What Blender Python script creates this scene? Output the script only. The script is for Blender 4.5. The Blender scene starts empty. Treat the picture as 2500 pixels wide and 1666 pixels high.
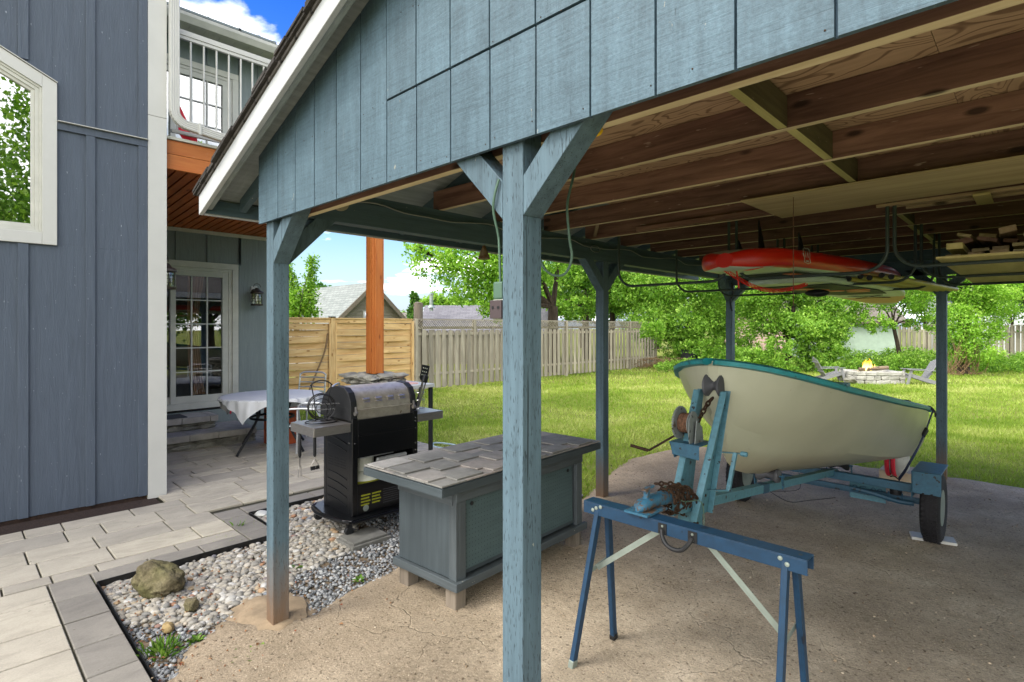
import bpy, math, random
import numpy as np
from mathutils import Vector, Matrix, noise as mnoise
random.seed(7); rs = np.random.RandomState(11)
R = math.radians
scene = bpy.context.scene
# ------------------------------------------------------------------ camera, world, sun, exposure
CAMH = 1.65; TH = R(44)
cam = bpy.data.cameras.new('camera'); camo = bpy.data.objects.new('camera', cam); scene.collection.objects.link(camo)
camo.location = (0, 0, CAMH); camo.rotation_euler = (R(90), 0, TH)
cam.sensor_width = 36; cam.lens = 36 * 1340 / 2500; cam.shift_y = -0.014; cam.clip_start = .05; cam.clip_end = 800
scene.camera = camo
SUN_EL = R(50); SUN_AZ = R(200)      # azimuth clockwise from +Y (north) for the sky texture
w = bpy.data.worlds.new('World'); scene.world = w; w.use_nodes = True
nt = w.node_tree; N = nt.nodes; L = nt.links; N.clear()
out = N.new('ShaderNodeOutputWorld'); bg = N.new('ShaderNodeBackground'); L.new(bg.outputs[0], out.inputs[0])
sky = N.new('ShaderNodeTexSky'); sky.sky_type = 'NISHITA'; sky.sun_disc = False
sky.sun_elevation = SUN_EL; sky.sun_rotation = SUN_AZ; sky.air_density = 1.3; sky.dust_density = .6; sky.ozone_density = 2.5
hs = N.new('ShaderNodeHueSaturation'); hs.inputs['Saturation'].default_value = 1.25; L.new(sky.outputs[0], hs.inputs['Color']); hs.inputs['Value'].default_value = .40
tc = N.new('ShaderNodeTexCoord'); sep = N.new('ShaderNodeSeparateXYZ'); L.new(tc.outputs['Generated'], sep.inputs[0])
# cloud coordinates: direction projected on a high plane
dv = N.new('ShaderNodeMath'); dv.operation = 'ADD'; dv.inputs[1].default_value = .12; L.new(sep.outputs[2], dv.inputs[0])
vm = N.new('ShaderNodeVectorMath'); vm.operation = 'DIVIDE'; cb = N.new('ShaderNodeCombineXYZ')
for i in range(3): L.new(dv.outputs[0], cb.inputs[i])
L.new(tc.outputs['Generated'], vm.inputs[0]); L.new(cb.outputs[0], vm.inputs[1])
nz = N.new('ShaderNodeTexNoise'); nz.inputs['Scale'].default_value = 1.15; nz.inputs['Detail'].default_value = 9; nz.inputs['Roughness'].default_value = .56
nz.inputs['Distortion'].default_value = .25
ofs = N.new('ShaderNodeVectorMath'); ofs.operation = 'ADD'; ofs.inputs[1].default_value = (3.0409, 5.7241, 0.0)
L.new(vm.outputs[0], ofs.inputs[0]); L.new(ofs.outputs[0], nz.inputs['Vector'])
cr = N.new('ShaderNodeValToRGB'); cr.color_ramp.elements[0].position = .445; cr.color_ramp.elements[1].position = .60
dt = N.new('ShaderNodeVectorMath'); dt.operation = 'DOT_PRODUCT'; dt.inputs[1].default_value = (.45, -.85, .28); L.new(tc.outputs['Generated'], dt.inputs[0])
mxd = N.new('ShaderNodeMath'); mxd.operation = 'MAXIMUM'; mxd.inputs[1].default_value = -.25; L.new(dt.outputs['Value'], mxd.inputs[0])
of2 = N.new('ShaderNodeMath'); of2.operation = 'ADD'; of2.inputs[1].default_value = -.03; L.new(nz.outputs['Fac'], of2.inputs[0])
bi = N.new('ShaderNodeMath'); bi.operation = 'MULTIPLY_ADD'; bi.inputs[1].default_value = .27; L.new(mxd.outputs[0], bi.inputs[0]); L.new(of2.outputs[0], bi.inputs[2])   # extra cloud on the sunny side, added behind the camera for neutral fill
L.new(bi.outputs[0], cr.inputs[0])
mx = N.new('ShaderNodeMixRGB'); mx.inputs[2].default_value = (8.6, 8.5, 8.5, 1)
# clear-day gradient: deep blue overhead, milky blue-white haze instead of a yellow rim at the horizon
zr = N.new('ShaderNodeValToRGB'); el = zr.color_ramp.elements; el[0].position = 0.0; el[0].color = (1, 1, 1, 1); el[1].position = .50; el[1].color = (.22, .50, 1.15, 1); e2 = el.new(.22); e2.color = (.72, .86, 1.0, 1)
L.new(sep.outputs[2], zr.inputs[0]); mu = N.new('ShaderNodeMixRGB'); mu.blend_type = 'MULTIPLY'; mu.inputs[0].default_value = 1; L.new(hs.outputs[0], mu.inputs[1]); L.new(zr.outputs[0], mu.inputs[2])
hr = N.new('ShaderNodeValToRGB'); hr.color_ramp.elements[0].position = 0.0; hr.color_ramp.elements[0].color = (.85, .85, .85, 1); hr.color_ramp.elements[1].position = .20; hr.color_ramp.elements[1].color = (0, 0, 0, 1); L.new(sep.outputs[2], hr.inputs[0])
hz = N.new('ShaderNodeMixRGB'); 
hm = N.new('ShaderNodeMixRGB'); hm.inputs[1].default_value = (1.15, 1.5, 2.05, 1); hm.inputs[2].default_value = (5.2, 5.2, 5.3, 1)   # haze dim in view, brightened behind the camera to keep the fill
hd = N.new('ShaderNodeMath'); hd.operation = 'MULTIPLY_ADD'; hd.use_clamp = True; hd.inputs[1].default_value = 1.0; hd.inputs[2].default_value = .25; L.new(dt.outputs['Value'], hd.inputs[0]); L.new(hd.outputs[0], hm.inputs[0]); L.new(hm.outputs[0], hz.inputs[2]); L.new(hr.outputs[0], hz.inputs[0]); L.new(mu.outputs[0], hz.inputs[1])
L.new(cr.outputs[0], mx.inputs[0]); L.new(hz.outputs[0], mx.inputs[1]); L.new(mx.outputs[0], bg.inputs[0])
bg.inputs[1].default_value = .15
sd = bpy.data.lights.new('sun', 'SUN'); so = bpy.data.objects.new('sun', sd); scene.collection.objects.link(so)
sd.energy = .9; sd.angle = R(22); sd.color = (1, .95, .87)
sdir = Vector((math.sin(SUN_AZ) * math.cos(SUN_EL), math.cos(SUN_AZ) * math.cos(SUN_EL), math.sin(SUN_EL)))
so.rotation_euler = sdir.to_track_quat('Z', 'Y').to_euler()
vs = scene.view_settings; vs.view_transform = 'Standard'; vs.look = 'None'; vs.exposure = 1.95; vs.gamma = 1
scene.cycles.max_bounces = 7; scene.cycles.diffuse_bounces = 5; scene.cycles.transparent_max_bounces = 10

fwd = (-math.sin(TH), math.cos(TH)); rgt = (math.cos(TH), math.sin(TH))
def at(px, py, d):     # photo pixel + real distance -> a place in the world
    u = (px - 1250) / 1340; v = (798 - py) / 1340
    return Vector(((fwd[0] + rgt[0] * u) * d, (fwd[1] + rgt[1] * u) * d, CAMH + v * d))
# ------------------------------------------------------------------ materials
def lin(c):
    if isinstance(c, str):
        c = [int(c[i:i + 2], 16) / 255 for i in (0, 2, 4)]
    return tuple(((x / 12.92) if x < .04045 else ((x + .055) / 1.055) ** 2.4) for x in c) + (1,)
class G:
    """small node-graph helper"""
    def __init__(s, name):
        s.m = bpy.data.materials.new(name); s.m.use_nodes = True; s.t = s.m.node_tree; s.n = s.t.nodes
        s.b = s.n['Principled BSDF']; s.o = s.n['Material Output']
    def node(s, typ, **k):
        n = s.n.new(typ)
        for a, b in k.items():
            if a.startswith('i_'): n.inputs[a[2:].replace('_', ' ')].default_value = b
            else: setattr(n, a, b)
        return n
    def link(s, a, b): s.t.links.new(a, b); return b
    def coord(s, kind='gc', scale=(1, 1, 1)):
        if kind == 'gc': a = s.node('ShaderNodeAttribute', attribute_name='gc').outputs['Vector']
        else: a = s.node('ShaderNodeTexCoord').outputs['Object']
        mp = s.node('ShaderNodeMapping'); mp.inputs['Scale'].default_value = scale; s.link(a, mp.inputs[0]); return mp.outputs[0]
    def noise(s, vec, scale=5, detail=4, rough=.5, dist=0):
        n = s.node('ShaderNodeTexNoise'); n.inputs['Scale'].default_value = scale; n.inputs['Detail'].default_value = detail
        n.inputs['Roughness'].default_value = rough; n.inputs['Distortion'].default_value = dist
        s.link(vec, n.inputs['Vector']); return n.outputs['Fac']
    def vor(s, vec, scale=5, feat='F1', out='Distance'):
        n = s.node('ShaderNodeTexVoronoi'); n.feature = feat; n.inputs['Scale'].default_value = scale
        s.link(vec, n.inputs['Vector']); return n.outputs[out]
    def ramp(s, fac, stops):
        n = s.node('ShaderNodeValToRGB'); e = n.color_ramp.elements
        while len(e) < len(stops): e.new(.5)
        for q, (p, c) in zip(e, stops):
            q.position = p; q.color = c if isinstance(c, tuple) and len(c) == 4 else (lin(c) if isinstance(c, str) else (c, c, c, 1))
        s.link(fac, n.inputs[0]); return n.outputs[0]
    def mix(s, f, a, b, mode='MIX'):
        n = s.node('ShaderNodeMixRGB', blend_type=mode)
        for v, i in ((f, 0), (a, 1), (b, 2)):
            if hasattr(v, 'links'): s.link(v, n.inputs[i])
            elif i == 0: n.inputs[0].default_value = v
            else: n.inputs[i].default_value = lin(v) if isinstance(v, str) else (v if isinstance(v, tuple) else (v, v, v, 1))
        return n.outputs[0]
    def math(s, op, a, b=0.):
        n = s.node('ShaderNodeMath', operation=op)
        for v, i in ((a, 0), (b, 1)):
            if hasattr(v, 'links'): s.link(v, n.inputs[i])
            else: n.inputs[i].default_value = v
        return n.outputs[0]
    def rnd(s): return s.node('ShaderNodeAttribute', attribute_name='rnd').outputs['Fac']
    def bump(s, h, strength=.3, dist=.01):
        n = s.node('ShaderNodeBump'); n.inputs['Strength'].default_value = strength; n.inputs['Distance'].default_value = dist
        s.link(h, n.inputs['Height']); s.link(n.outputs[0], s.b.inputs['Normal'])
    def col(s, c):
        if hasattr(c, 'links'): s.link(c, s.b.inputs['Base Color'])
        else: s.b.inputs['Base Color'].default_value = lin(c) if isinstance(c, str) else c
    def set(s, rough=.6, metal=0., spec=.4):
        s.b.inputs['Roughness'].default_value = rough; s.b.inputs['Metallic'].default_value = metal
        s.b.inputs['Specular IOR Level'].default_value = spec
def plain(name, c, rough=.6, metal=0., var=.12, scale=9, spec=.4, bump=0., kind='obj', vscale=(1, 1, 1)):
    g = G(name); v = g.coord(kind, vscale); n = g.noise(v, scale, 5, .6)
    base = lin(c) if isinstance(c, str) else c
    g.col(g.mix(1.0, base, g.ramp(n, [(.25, 1 - var * 1.6), (.75, 1.0)]), 'MULTIPLY')); g.set(rough, metal, spec)
    if bump: g.bump(g.noise(v, scale * 6, 4, .6), bump, .004)
    return g.m
def painted(name, c, streak=.2, crack=.5, dirt=0., incise=False, rough=.6, grain=1., sawn=False):
    """weathered exterior paint on sawn timber; gc.x runs along the grain"""
    g = G(name); v = g.coord('gc', (1, 1, 1)); vs_ = g.coord('gc', (1.4, 26, 26)); vf = g.coord('gc', (3.5, 170, 170)); vc = g.coord('gc', (15, 130, 130))
    a = g.noise(vs_, 1.3, 5, .6); b = g.noise(v, 2.2, 4, .6); f = g.noise(vf, 1.0, 3, .6)
    c0 = lin(c)
    col = g.mix(1.0, c0, g.ramp(a, [(.3, 1 - streak), (.7, 1.08)]), 'MULTIPLY')
    col = g.mix(1.0, col, g.ramp(b, [(.3, 1 - streak * .7), (.75, 1.05)]), 'MULTIPLY')
    rd = g.rnd(); col = g.mix(1.0, col, g.ramp(rd, [(0, .9), (1, 1.06)]), 'MULTIPLY')
    ck = g.ramp(g.noise(vc, 1.0, 2, .5), [(.22, 1.0), (.26, 0.0)])
    if crack: col = g.mix(g.math('MULTIPLY', ck, crack), col, '2c3133')
    fl = g.ramp(g.noise(g.coord('gc', (9, 22, 22)), 1.5, 4, .7), [(.70, 0.0), (.72, 1.0)])
    col = g.mix(g.math('MULTIPLY', fl, .7), col, 'b9b6a4')
    h = g.math('SUBTRACT', g.math('MULTIPLY', f, grain), g.math('MULTIPLY', ck, 1.6))
    if sawn:      # rough-sawn face veneer: fine saw lines across the board, speckled wear, a few nail stains
        sw_ = g.noise(g.coord('gc', (110, 5, 5)), 1.0, 4, .7, .6); sp_ = g.noise(g.coord('gc', (90, 90, 90)), 1.0, 3, .7); cl_ = g.noise(g.coord('gc', (2.5, 5, 5)), 1.2, 5, .65, .8)
        col = g.mix(1.0, col, g.ramp(sw_, [(.32, .80), (.5, 1.0), (.72, 1.12)]), 'MULTIPLY'); col = g.mix(1.0, col, g.ramp(sp_, [(.3, .80), (.68, 1.10)]), 'MULTIPLY'); col = g.mix(1.0, col, g.ramp(cl_, [(.3, .82), (.7, 1.12)]), 'MULTIPLY')
        run = g.ramp(g.noise(g.coord('gc', (2.2, 45, 45)), 1.0, 2, .5), [(.73, 0.0), (.80, 1.0)]); col = g.mix(g.math('MULTIPLY', run, .45), col, 'b8c6cc')
        h = g.math('ADD', h, g.math('ADD', sw_, sp_))
    if incise:
        br = g.node('ShaderNodeTexBrick'); br.inputs['Scale'].default_value = 1; br.inputs['Brick Width'].default_value = .05
        br.inputs['Row Height'].default_value = .011; br.inputs['Mortar Size'].default_value = .0016; br.inputs['Bias'].default_value = 0
        g.link(v, br.inputs['Vector'])
        dash = g.ramp(g.noise(g.coord('gc', (38, 250, 250)), 1.0, 1, .4), [(.30, .9), (.38, 0.0)])
        chk = g.ramp(g.noise(g.coord('gc', (1.1, 34, 34)), 1.0, 2, .5, .3), [(.255, 1.0), (.275, 0.0)]); dash = g.math('MAXIMUM', dash, chk)
        col = g.mix(g.math('MULTIPLY', dash, .75), col, '222a2e'); h = g.math('SUBTRACT', h, dash)
    if dirt:
        z = g.node('ShaderNodeSeparateXYZ'); g.link(g.node('ShaderNodeTexCoord').outputs['Object'], z.inputs[0])
        m = g.ramp(g.math('ADD', z.outputs[2], g.math('MULTIPLY', g.noise(g.coord('gc', (3, 20, 20)), 1.5, 4, .6), .35)), [(.20, 1.0), (dirt, 0.0)])
        col = g.mix(g.math('MULTIPLY', m, .9), col, '7d6146')
    g.col(col); g.set(rough, 0, .3); g.bump(h, .45, .003)
    return g.m
def rawwood(name, c1, c2, knots=True, var=.25, rough=.75, along=2.0, cross=24, bump=.35, dark='1c120d'):
    g = G(name); v = g.coord('gc', (along, cross, cross)); vl = g.coord('gc', (.8, 3, 3))
    a = g.noise(v, 1.0, 6, .65, .6); b = g.noise(vl, 1.6, 3, .5)
    col = g.mix(g.ramp(a, [(.3, 0.0), (.7, 1.0)]), c1, c2)
    col = g.mix(1.0, col, g.ramp(b, [(.3, 1 - var), (.75, 1.1)]), 'MULTIPLY')
    col = g.mix(1.0, col, g.ramp(g.rnd(), [(0, 1 - var), (1, 1.1)]), 'MULTIPLY')
    if knots:
        k = g.vor(g.coord('gc', (3.2, 8, 8)), 1.0); km = g.ramp(k, [(.09, 1.0), (.17, 0.0)]); wh_ = g.ramp(g.noise(g.coord('gc', (12, 70, 70)), 1.0, 2, .5), [(.70, 0.0), (.76, 1.0)]); col = g.mix(g.math('MULTIPLY', wh_, .35), col, 'c4b09a')
        col = g.mix(g.math('MULTIPLY', km, .8), col, dark)
    g.col(col); g.set(rough, 0, .25); g.bump(a, bump, .003)
    return g.m
def plywood(name, c1, c2, sc=1.0):
    """rotary-cut veneer: warped contour rings with football knots"""
    g = G(name); v = g.coord('gc', (1.7 * sc, 5.5 * sc, 5.5 * sc))
    n = g.noise(v, .8, 2, .45, .5)
    k = g.vor(g.coord('gc', (2.4 * sc, 4.8 * sc, 4.8)), 1.0)
    hh = g.math('ADD', n, g.math('MULTIPLY', g.ramp(k, [(0, 1.0), (.35, 0.0)]), .22))
    sn = g.math('SINE', g.math('MULTIPLY', hh, 95.))
    line = g.ramp(sn, [(.45, 0.0), (.98, 1.0)])
    col = g.mix(g.math('MULTIPLY', line, .75), c1, c2)
    col = g.mix(1.0, col, g.ramp(g.noise(g.coord('gc', (2, 40, 40)), 1., 4, .6), [(.3, .82), (.7, 1.06)]), 'MULTIPLY')
    col = g.mix(g.ramp(k, [(.035, .95), (.06, 0.0)]), col, '2a170d')
    g.col(col); g.set(.7, 0, .25); return g.m
def leafmat(name, c1, c2, c3, trans=.35):
    g = G(name); col = g.ramp(g.rnd(), [(0, c1), (.5, c2), (1, c3)]); g.col(col); g.set(.55, 0, .25)
    tr = g.node('ShaderNodeBsdfTranslucent'); g.link(g.mix(1.0, col, (1.25, 1.35, .55, 1), 'MULTIPLY'), tr.inputs[0])
    ms = g.node('ShaderNodeMixShader'); ms.inputs[0].default_value = trans
    g.link(g.b.outputs[0], ms.inputs[1]); g.link(tr.outputs[0], ms.inputs[2]); g.link(ms.outputs[0], g.o.inputs[0]); return g.m
def glassmat(name, refl=.3, tint=(.75, .8, .8, 1), rough=.01):
    g = G(name); tr = g.node('ShaderNodeBsdfTransparent'); tr.inputs[0].default_value = tint
    gl = g.node('ShaderNodeBsdfGlossy'); gl.inputs['Roughness'].default_value = rough
    lw = g.node('ShaderNodeLayerWeight'); lw.inputs[0].default_value = .35
    f = g.math('ADD', g.math('MULTIPLY', lw.outputs['Fresnel'], .7), refl)
    n = g.noise(g.coord('obj', (1, 1, 1)), 1.3, 1, .3); bp = g.node('ShaderNodeBump'); bp.inputs['Strength'].default_value = .05; bp.inputs['Distance'].default_value = .02
    g.link(n, bp.inputs['Height']); g.link(bp.outputs[0], gl.inputs['Normal'])
    ms = g.node('ShaderNodeMixShader'); g.link(f, ms.inputs[0]); g.link(tr.outputs[0], ms.inputs[1]); g.link(gl.outputs[0], ms.inputs[2])
    g.link(ms.outputs[0], g.o.inputs[0]); return g.m
def rusty(name, c, rust='4a2c1a', amount=.5, dark='15181a', scale=9, rough=.5):
    g = G(name); v = g.coord('obj'); a = g.noise(v, scale, 6, .65); b = g.noise(v, scale * 4, 4, .6)
    col = g.mix(1.0, c, g.ramp(b, [(.3, .78), (.7, 1.1)]), 'MULTIPLY')
    m = g.ramp(a, [(amount, 0.0), (amount + .05, 1.0)]); col = g.mix(m, col, rust)
    m2 = g.ramp(g.noise(v, scale * 2.3, 3, .5), [(.66, 0.0), (.69, 1.0)]); col = g.mix(m2, col, dark)
    g.col(col); g.set(rough, 0, .45); g.bump(a, .2, .002); return g.m
M = {}
M['white'] = plain('white_trim_paint', 'd9d9d2', .45, var=.07, scale=3)
M['whiteold'] = plain('aged_white_paint', 'd9d9cd', .5, var=.16, scale=5)
def siding_mat(name, c):
    g = G(name); v = g.coord('obj', (6, 6, .55)); v2 = g.coord('obj', (90, 90, 5)); v3 = g.coord('obj', (1, 1, 1))
    a = g.noise(v, 3, 5, .6, 1.2); b = g.noise(v2, 1, 3, .6); st = g.noise(g.coord('obj', (130, 130, 26)), 1, 2, .5)
    col = g.mix(1.0, c, g.ramp(a, [(.25, .85), (.75, 1.08)]), 'MULTIPLY'); col = g.mix(1.0, col, g.ramp(b, [(.3, .93), (.7, 1.04)]), 'MULTIPLY')
    spk = g.ramp(g.noise(g.coord('obj', (75, 75, 26)), 1, 1, .5), [(.755, 0.0), (.79, 1.0)])
    col = g.mix(g.math('MULTIPLY', spk, .55), col, 'b9c2cc')
    g.col(col); g.set(.6, 0, .3); g.bump(g.math('ADD', a, g.math('MULTIPLY', st, .4)), .7, .006); return g.m
M['siding'] = siding_mat('blue_grey_siding', '5b6674')
M['siding2'] = siding_mat('sage_grey_siding', '84908f')
M['soildark'] = plain('dark_mulch', '35251c', .95, var=.5, scale=40, bump=1.)
M['post'] = painted('weathered_blue_post_paint', '647c88', .34, .12, dirt=.62, incise=True)
M['beam'] = painted('blue_beam_paint', '4c6068', .25, .5)
M['gable'] = painted('gable_blue_paint', '66818f', .2, .45, grain=1.3, sawn=True)
M['soffit'] = painted('pale_soffit_paint', '8f9896', .25, .85)
M['groove'] = plain('groove_shadow_paint', '4a6070', .8)
M['joist'] = rawwood('old_brown_joist_wood', '5a3f34', '8f6d5c', var=.34)
M['joistpale'] = rawwood('pale_joist_wood', '8a7355', 'a89476', var=.2)
M['mossy'] = rawwood('greenish_block_wood', '453d2a', '625a40', var=.2)
M['joistbounce'] = rawwood('bounce_lit_joist_underside', 'b3a27c', 'd0c29c', var=.15)  # bounce light from the ground painted into the bottom faces as paler wood
M['blockbounce'] = rawwood('bounce_lit_block_underside', '8c8650', 'aaa46c', var=.15, knots=False)  # same painted ground bounce for the blocking, in a paler olive
M['ply'] = plywood('ceiling_plywood', 'a58b6c', '604732')
M['plyold'] = rawwood('weathered_plywood', '9c8a62', 'b6a67e', knots=False, along=1.0, cross=16)
M['plyyel'] = rawwood('yellow_plywood', 'ab9c62', 'c2b47c', knots=False, along=1.0, cross=10)
M['shingle'] = plain('asphalt_shingle_edge', '3e3a36', .95, var=.5, scale=30, bump=1.)
M['roofgrey'] = plain('asphalt_roof_grey', '6a6866', .95, var=.35, scale=40, bump=.6)
M['barge'] = plain('white_barge_paint', 'dcdfe0', .5, var=.1, scale=4)
M['cedar'] = rawwood('orange_cedar_stain', 'b2622c', 'cd8040', var=.12, rough=.5, dark='6a3212')
M['cedarsoffit'] = rawwood('orange_cedar_slats', '9c4f22', 'b86530', var=.2, rough=.55, dark='5a2a10')
M['fencenew'] = rawwood('new_fence_pine', 'cfa468', 'ebca90', var=.16, cross=14, dark='8a5c2a')
M['fenceold'] = rawwood('grey_weathered_fence', '8b8272', 'ada591', var=.28, cross=30, knots=False)
M['fencefar'] = rawwood('pale_weathered_fence', 'a39c88', 'c0b9a2', var=.2, cross=30, knots=False)
M['black'] = plain('black_enamel', '0d0e10', .28, var=.2, spec=.5)
M['blackmatt'] = plain('black_plastic', '17181a', .6, var=.2)
M['blackwire'] = plain('black_wire', '131315', .4, metal=.3, var=.1)
M['steel'] = plain('brushed_steel', 'b9b4ae', .36, metal=.85, var=.15, scale=20, kind='obj', vscale=(1, 1, 12))
M['steelwarm'] = rusty('tarnished_steel_hood', 'c4bbac', '7c6344', .70, '8a7a62', 5, .42); M['steelwarm'].node_tree.nodes['Principled BSDF'].inputs['Metallic'].default_value = .7
M['chrome'] = plain('bright_wire', 'b8b8b4', .25, metal=.9, var=.1)
M['alum'] = plain('aluminium_tube', 'c4c7c8', .35, metal=.6, var=.08)
M['slate'] = plain('slate_tile', '7f7a72', .7, var=.3, scale=6, bump=.3)
M['bench'] = painted('grey_blue_bench_paint', '505a5e', .22, .3, grain=.5)
M['benchedge'] = painted('worn_bench_paint', '575f62', .25, .6)
M['woodleg'] = rawwood('grey_wood_leg', '5d554a', '7b7164', var=.15, knots=False)
M['hull'] = None
M['teal'] = rusty('teal_gunwale_paint', '22848a', 'a59c86', .78, '1b5c60', 7, .45)
M['trailer'] = rusty('chipped_blue_trailer_paint', '2b5c74', '3a2a20', .66, '15181a', 9, .5)
M['trailerlt'] = rusty('pale_blue_trailer_paint', '4f808e', '4d3a2c', .70, '1a1c1e', 11, .5)
M['trailerdk'] = rusty('dark_blue_frame_paint', '1c4256', '33241b', .64, '131619', 9, .55)
M['sawblue'] = rusty('blue_sawhorse_enamel', '133c5a', '2f4a60', .72, '0b1f33', 7, .5)
M['galv'] = plain('galvanised_steel', '9aa59c', .45, metal=.6, var=.2, scale=12)
M['rust'] = plain('rusty_chain', '44301f', .8, metal=.4, var=.5, scale=60)
M['winch'] = rusty('grey_winch_steel', '6e7472', '3f352a', .58, '2c2a28', 14, .5)
M['rope'] = plain('frayed_cable', '7c5a44', .9, var=.5, scale=80)
M['rubber'] = plain('tyre_rubber', '17161a', .8, var=.3, scale=30, bump=.5)
M['rubbergrey'] = plain('roller_rubber', '4b4c50', .6, var=.25, scale=14)
M['red'] = plain('red_board_rail', 'c8220c', .3, var=.08, scale=3)
M['redplastic'] = plain('red_leash', 'd0200f', .35, var=.1)
M['mint'] = plain('pale_mint_board', 'c9dcc8', .35, var=.06, scale=3)
M['boardtop'] = plain('pale_board_base', 'a59c88', .5, var=.06)
M['orange'] = plain('orange_pad', 'e0743c', .5, var=.1)
M['orangelt'] = plain('light_orange_stripe', 'e8ad72', .45, var=.08)
M['padgreen'] = plain('dark_green_deck_pad', '2d3a2c', .7, var=.2)
M['navy'] = plain('navy_webbing', '17244a', .7, var=.15)
M['yellowpole'] = plain('yellow_pole', 'b8aa45', .5, var=.25, scale=7)
M['rackpipe'] = plain('grey_green_rack_pipe', '3c4844', .5, metal=.2, var=.2)
M['greencord'] = plain('green_cord', '46604f', .5, var=.15)
M['wire'] = plain('grey_cable', '8b8f8a', .6, var=.2)
M['brass'] = rusty('rusty_bell', '75654a', '5c4126', .45, '33261a', 16, .6)
M['stone'] = plain('dry_stone', 'a3a091', .9, var=.45, scale=7, bump=1.)
M['limestone'] = plain('pale_limestone', 'd2cfc2', .9, var=.35, scale=6, bump=1.)
M['capstone'] = plain('concrete_cap', 'b7b2a8', .85, var=.22, scale=9, bump=.4)
M['mat'] = plain('dark_doormat', '3b3e3f', .9, var=.2, scale=30)
M['cloth'] = plain('white_tablecloth', 'e6e8e8', .8, var=.06, scale=4)
M['clothred'] = plain('red_cloth', 'c8283a', .8, var=.1)
M['terracotta'] = plain('orange_planter', 'a54a1e', .6, var=.2)
M['chairgrey'] = plain('grey_garden_chair_paint', '8f8f90', .6, var=.12, scale=8)
M['roofshingle'] = None
M['greysiding'] = plain('taupe_lap_siding', '8d8678', .7, var=.08)
M['stucco'] = plain('pale_green_stucco', 'b9cdbb', .9, var=.12, scale=5, bump=.4)
M['bark'] = plain('tree_bark', '4d4034', .95, var=.5, scale=14, bump=1., vscale=(1, 1, .25))
M['twig'] = plain('dry_brush', '8c7252', .9, var=.4, scale=20)
M['bluehouse'] = plain('white_lap_wall', 'd8dcdd', .7, var=.05)
M['interior'] = plain('dim_room', '4a443c', .9, var=.2)
M['curtain'] = plain('tan_curtain', 'b98d70', .9, var=.25, scale=4, vscale=(4, 4, .3))
M['glass'] = glassmat('window_glass', .28)
M['glassup'] = glassmat('upper_door_glass', .22)
M['glassdoor'] = glassmat('patio_door_glass', .10, (.92, .94, .93, 1))
M['glasslamp'] = glassmat('lamp_glass', .12, (.9, .9, .8, 1), .15)
M['lampmetal'] = plain('aged_bronze', '4d443c', .5, metal=.5, var=.3, scale=20)
M['plasticwhite'] = plain('white_plastic', 'd5d8c8', .5, var=.08)
M['boxbrown'] = plain('brown_outlet_cover', '3f3435', .5, var=.15)
M['beige'] = plain('beige_plastic', '9a9478', .6, var=.15)
M['labelgreen'] = plain('yellow_green_label', '85871f', .6, var=.1)
M['concrete'] = plain('grey_concrete_slab', '6f6e68', .9, var=.3, scale=10, bump=.5)
M['log'] = rawwood('fire_log', '6b5a48', '8d7c66')
M['bin'] = plain('black_compost_bin', '1b1d1f', .6, var=.2)
def boulder_mat():
    g = G('mossy_boulder'); v = g.coord('obj'); a = g.noise(v, 7, 7, .65); b = g.noise(v, 3, 3, .5)
    col = g.ramp(a, [(.25, '4c4632'), (.5, '887d62'), (.75, 'a89d80')]); z = g.node('ShaderNodeSeparateXYZ'); g.link(g.node('ShaderNodeTexCoord').outputs['Object'], z.inputs[0])
    col = g.mix(g.ramp(b, [(.42, 0.0), (.6, .6)]), col, '5d6128'); col = g.mix(1.0, col, g.ramp(g.noise(v, 38, 5, .7), [(.3, .62), (.7, 1.2)]), 'MULTIPLY'); g.col(col); g.set(.95, 0, .2); g.bump(g.math('ADD', a, g.noise(v, 30, 5, .7)), 1., .03); return g.m
M['boulder'] = boulder_mat()
def hull_mat():
    g = G('cream_hull_paint'); v = g.coord('obj'); a = g.noise(v, 2.2, 5, .6); b = g.noise(v, 30, 3, .6)
    col = g.mix(1.0, 'a9aa94', g.ramp(a, [(.25, .86), (.75, 1.06)]), 'MULTIPLY')
    sp = g.ramp(g.noise(v, 26, 2, .5), [(.74, 0.0), (.77, 1.0)]); col = g.mix(g.math('MULTIPLY', sp, .6), col, '6d604c')
    z = g.node('ShaderNodeSeparateXYZ'); g.link(g.node('ShaderNodeTexCoord').outputs['Object'], z.inputs[0])
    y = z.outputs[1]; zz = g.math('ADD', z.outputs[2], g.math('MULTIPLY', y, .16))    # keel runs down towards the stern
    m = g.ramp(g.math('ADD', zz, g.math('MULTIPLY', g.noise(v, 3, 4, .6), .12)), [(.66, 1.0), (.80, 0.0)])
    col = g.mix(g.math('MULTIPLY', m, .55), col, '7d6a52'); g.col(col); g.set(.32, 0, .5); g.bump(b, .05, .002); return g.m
def shingle_mat(name, c1, c2, c3):
    g = G(name); br = g.node('ShaderNodeTexBrick'); br.inputs['Scale'].default_value = 1; br.inputs['Brick Width'].default_value = .30; br.inputs['Row Height'].default_value = .15
    br.inputs['Mortar Size'].default_value = .008; br.inputs['Color1'].default_value = lin(c1); br.inputs['Color2'].default_value = lin(c2); br.inputs['Mortar'].default_value = lin(c3)
    g.link(g.coord('gc'), br.inputs['Vector']); v = g.coord('gc', (1, 1, 1))
    col = g.mix(1.0, br.outputs['Color'], g.ramp(g.noise(v, 14, 4, .6), [(.3, .8), (.7, 1.08)]), 'MULTIPLY'); g.col(col); g.set(.95, 0, .2); return g.m
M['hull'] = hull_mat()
M['roofshingle'] = shingle_mat('pale_grey_shingles', 'a3a8a2', '8f958f', '6c706a')
M['roofbrown'] = shingle_mat('brown_grey_shingles', '8f887e', '7b7268', '5a5248')
M['roofdark'] = shingle_mat('charcoal_shingles', '57534f', '474340', '2c2a28')
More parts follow.
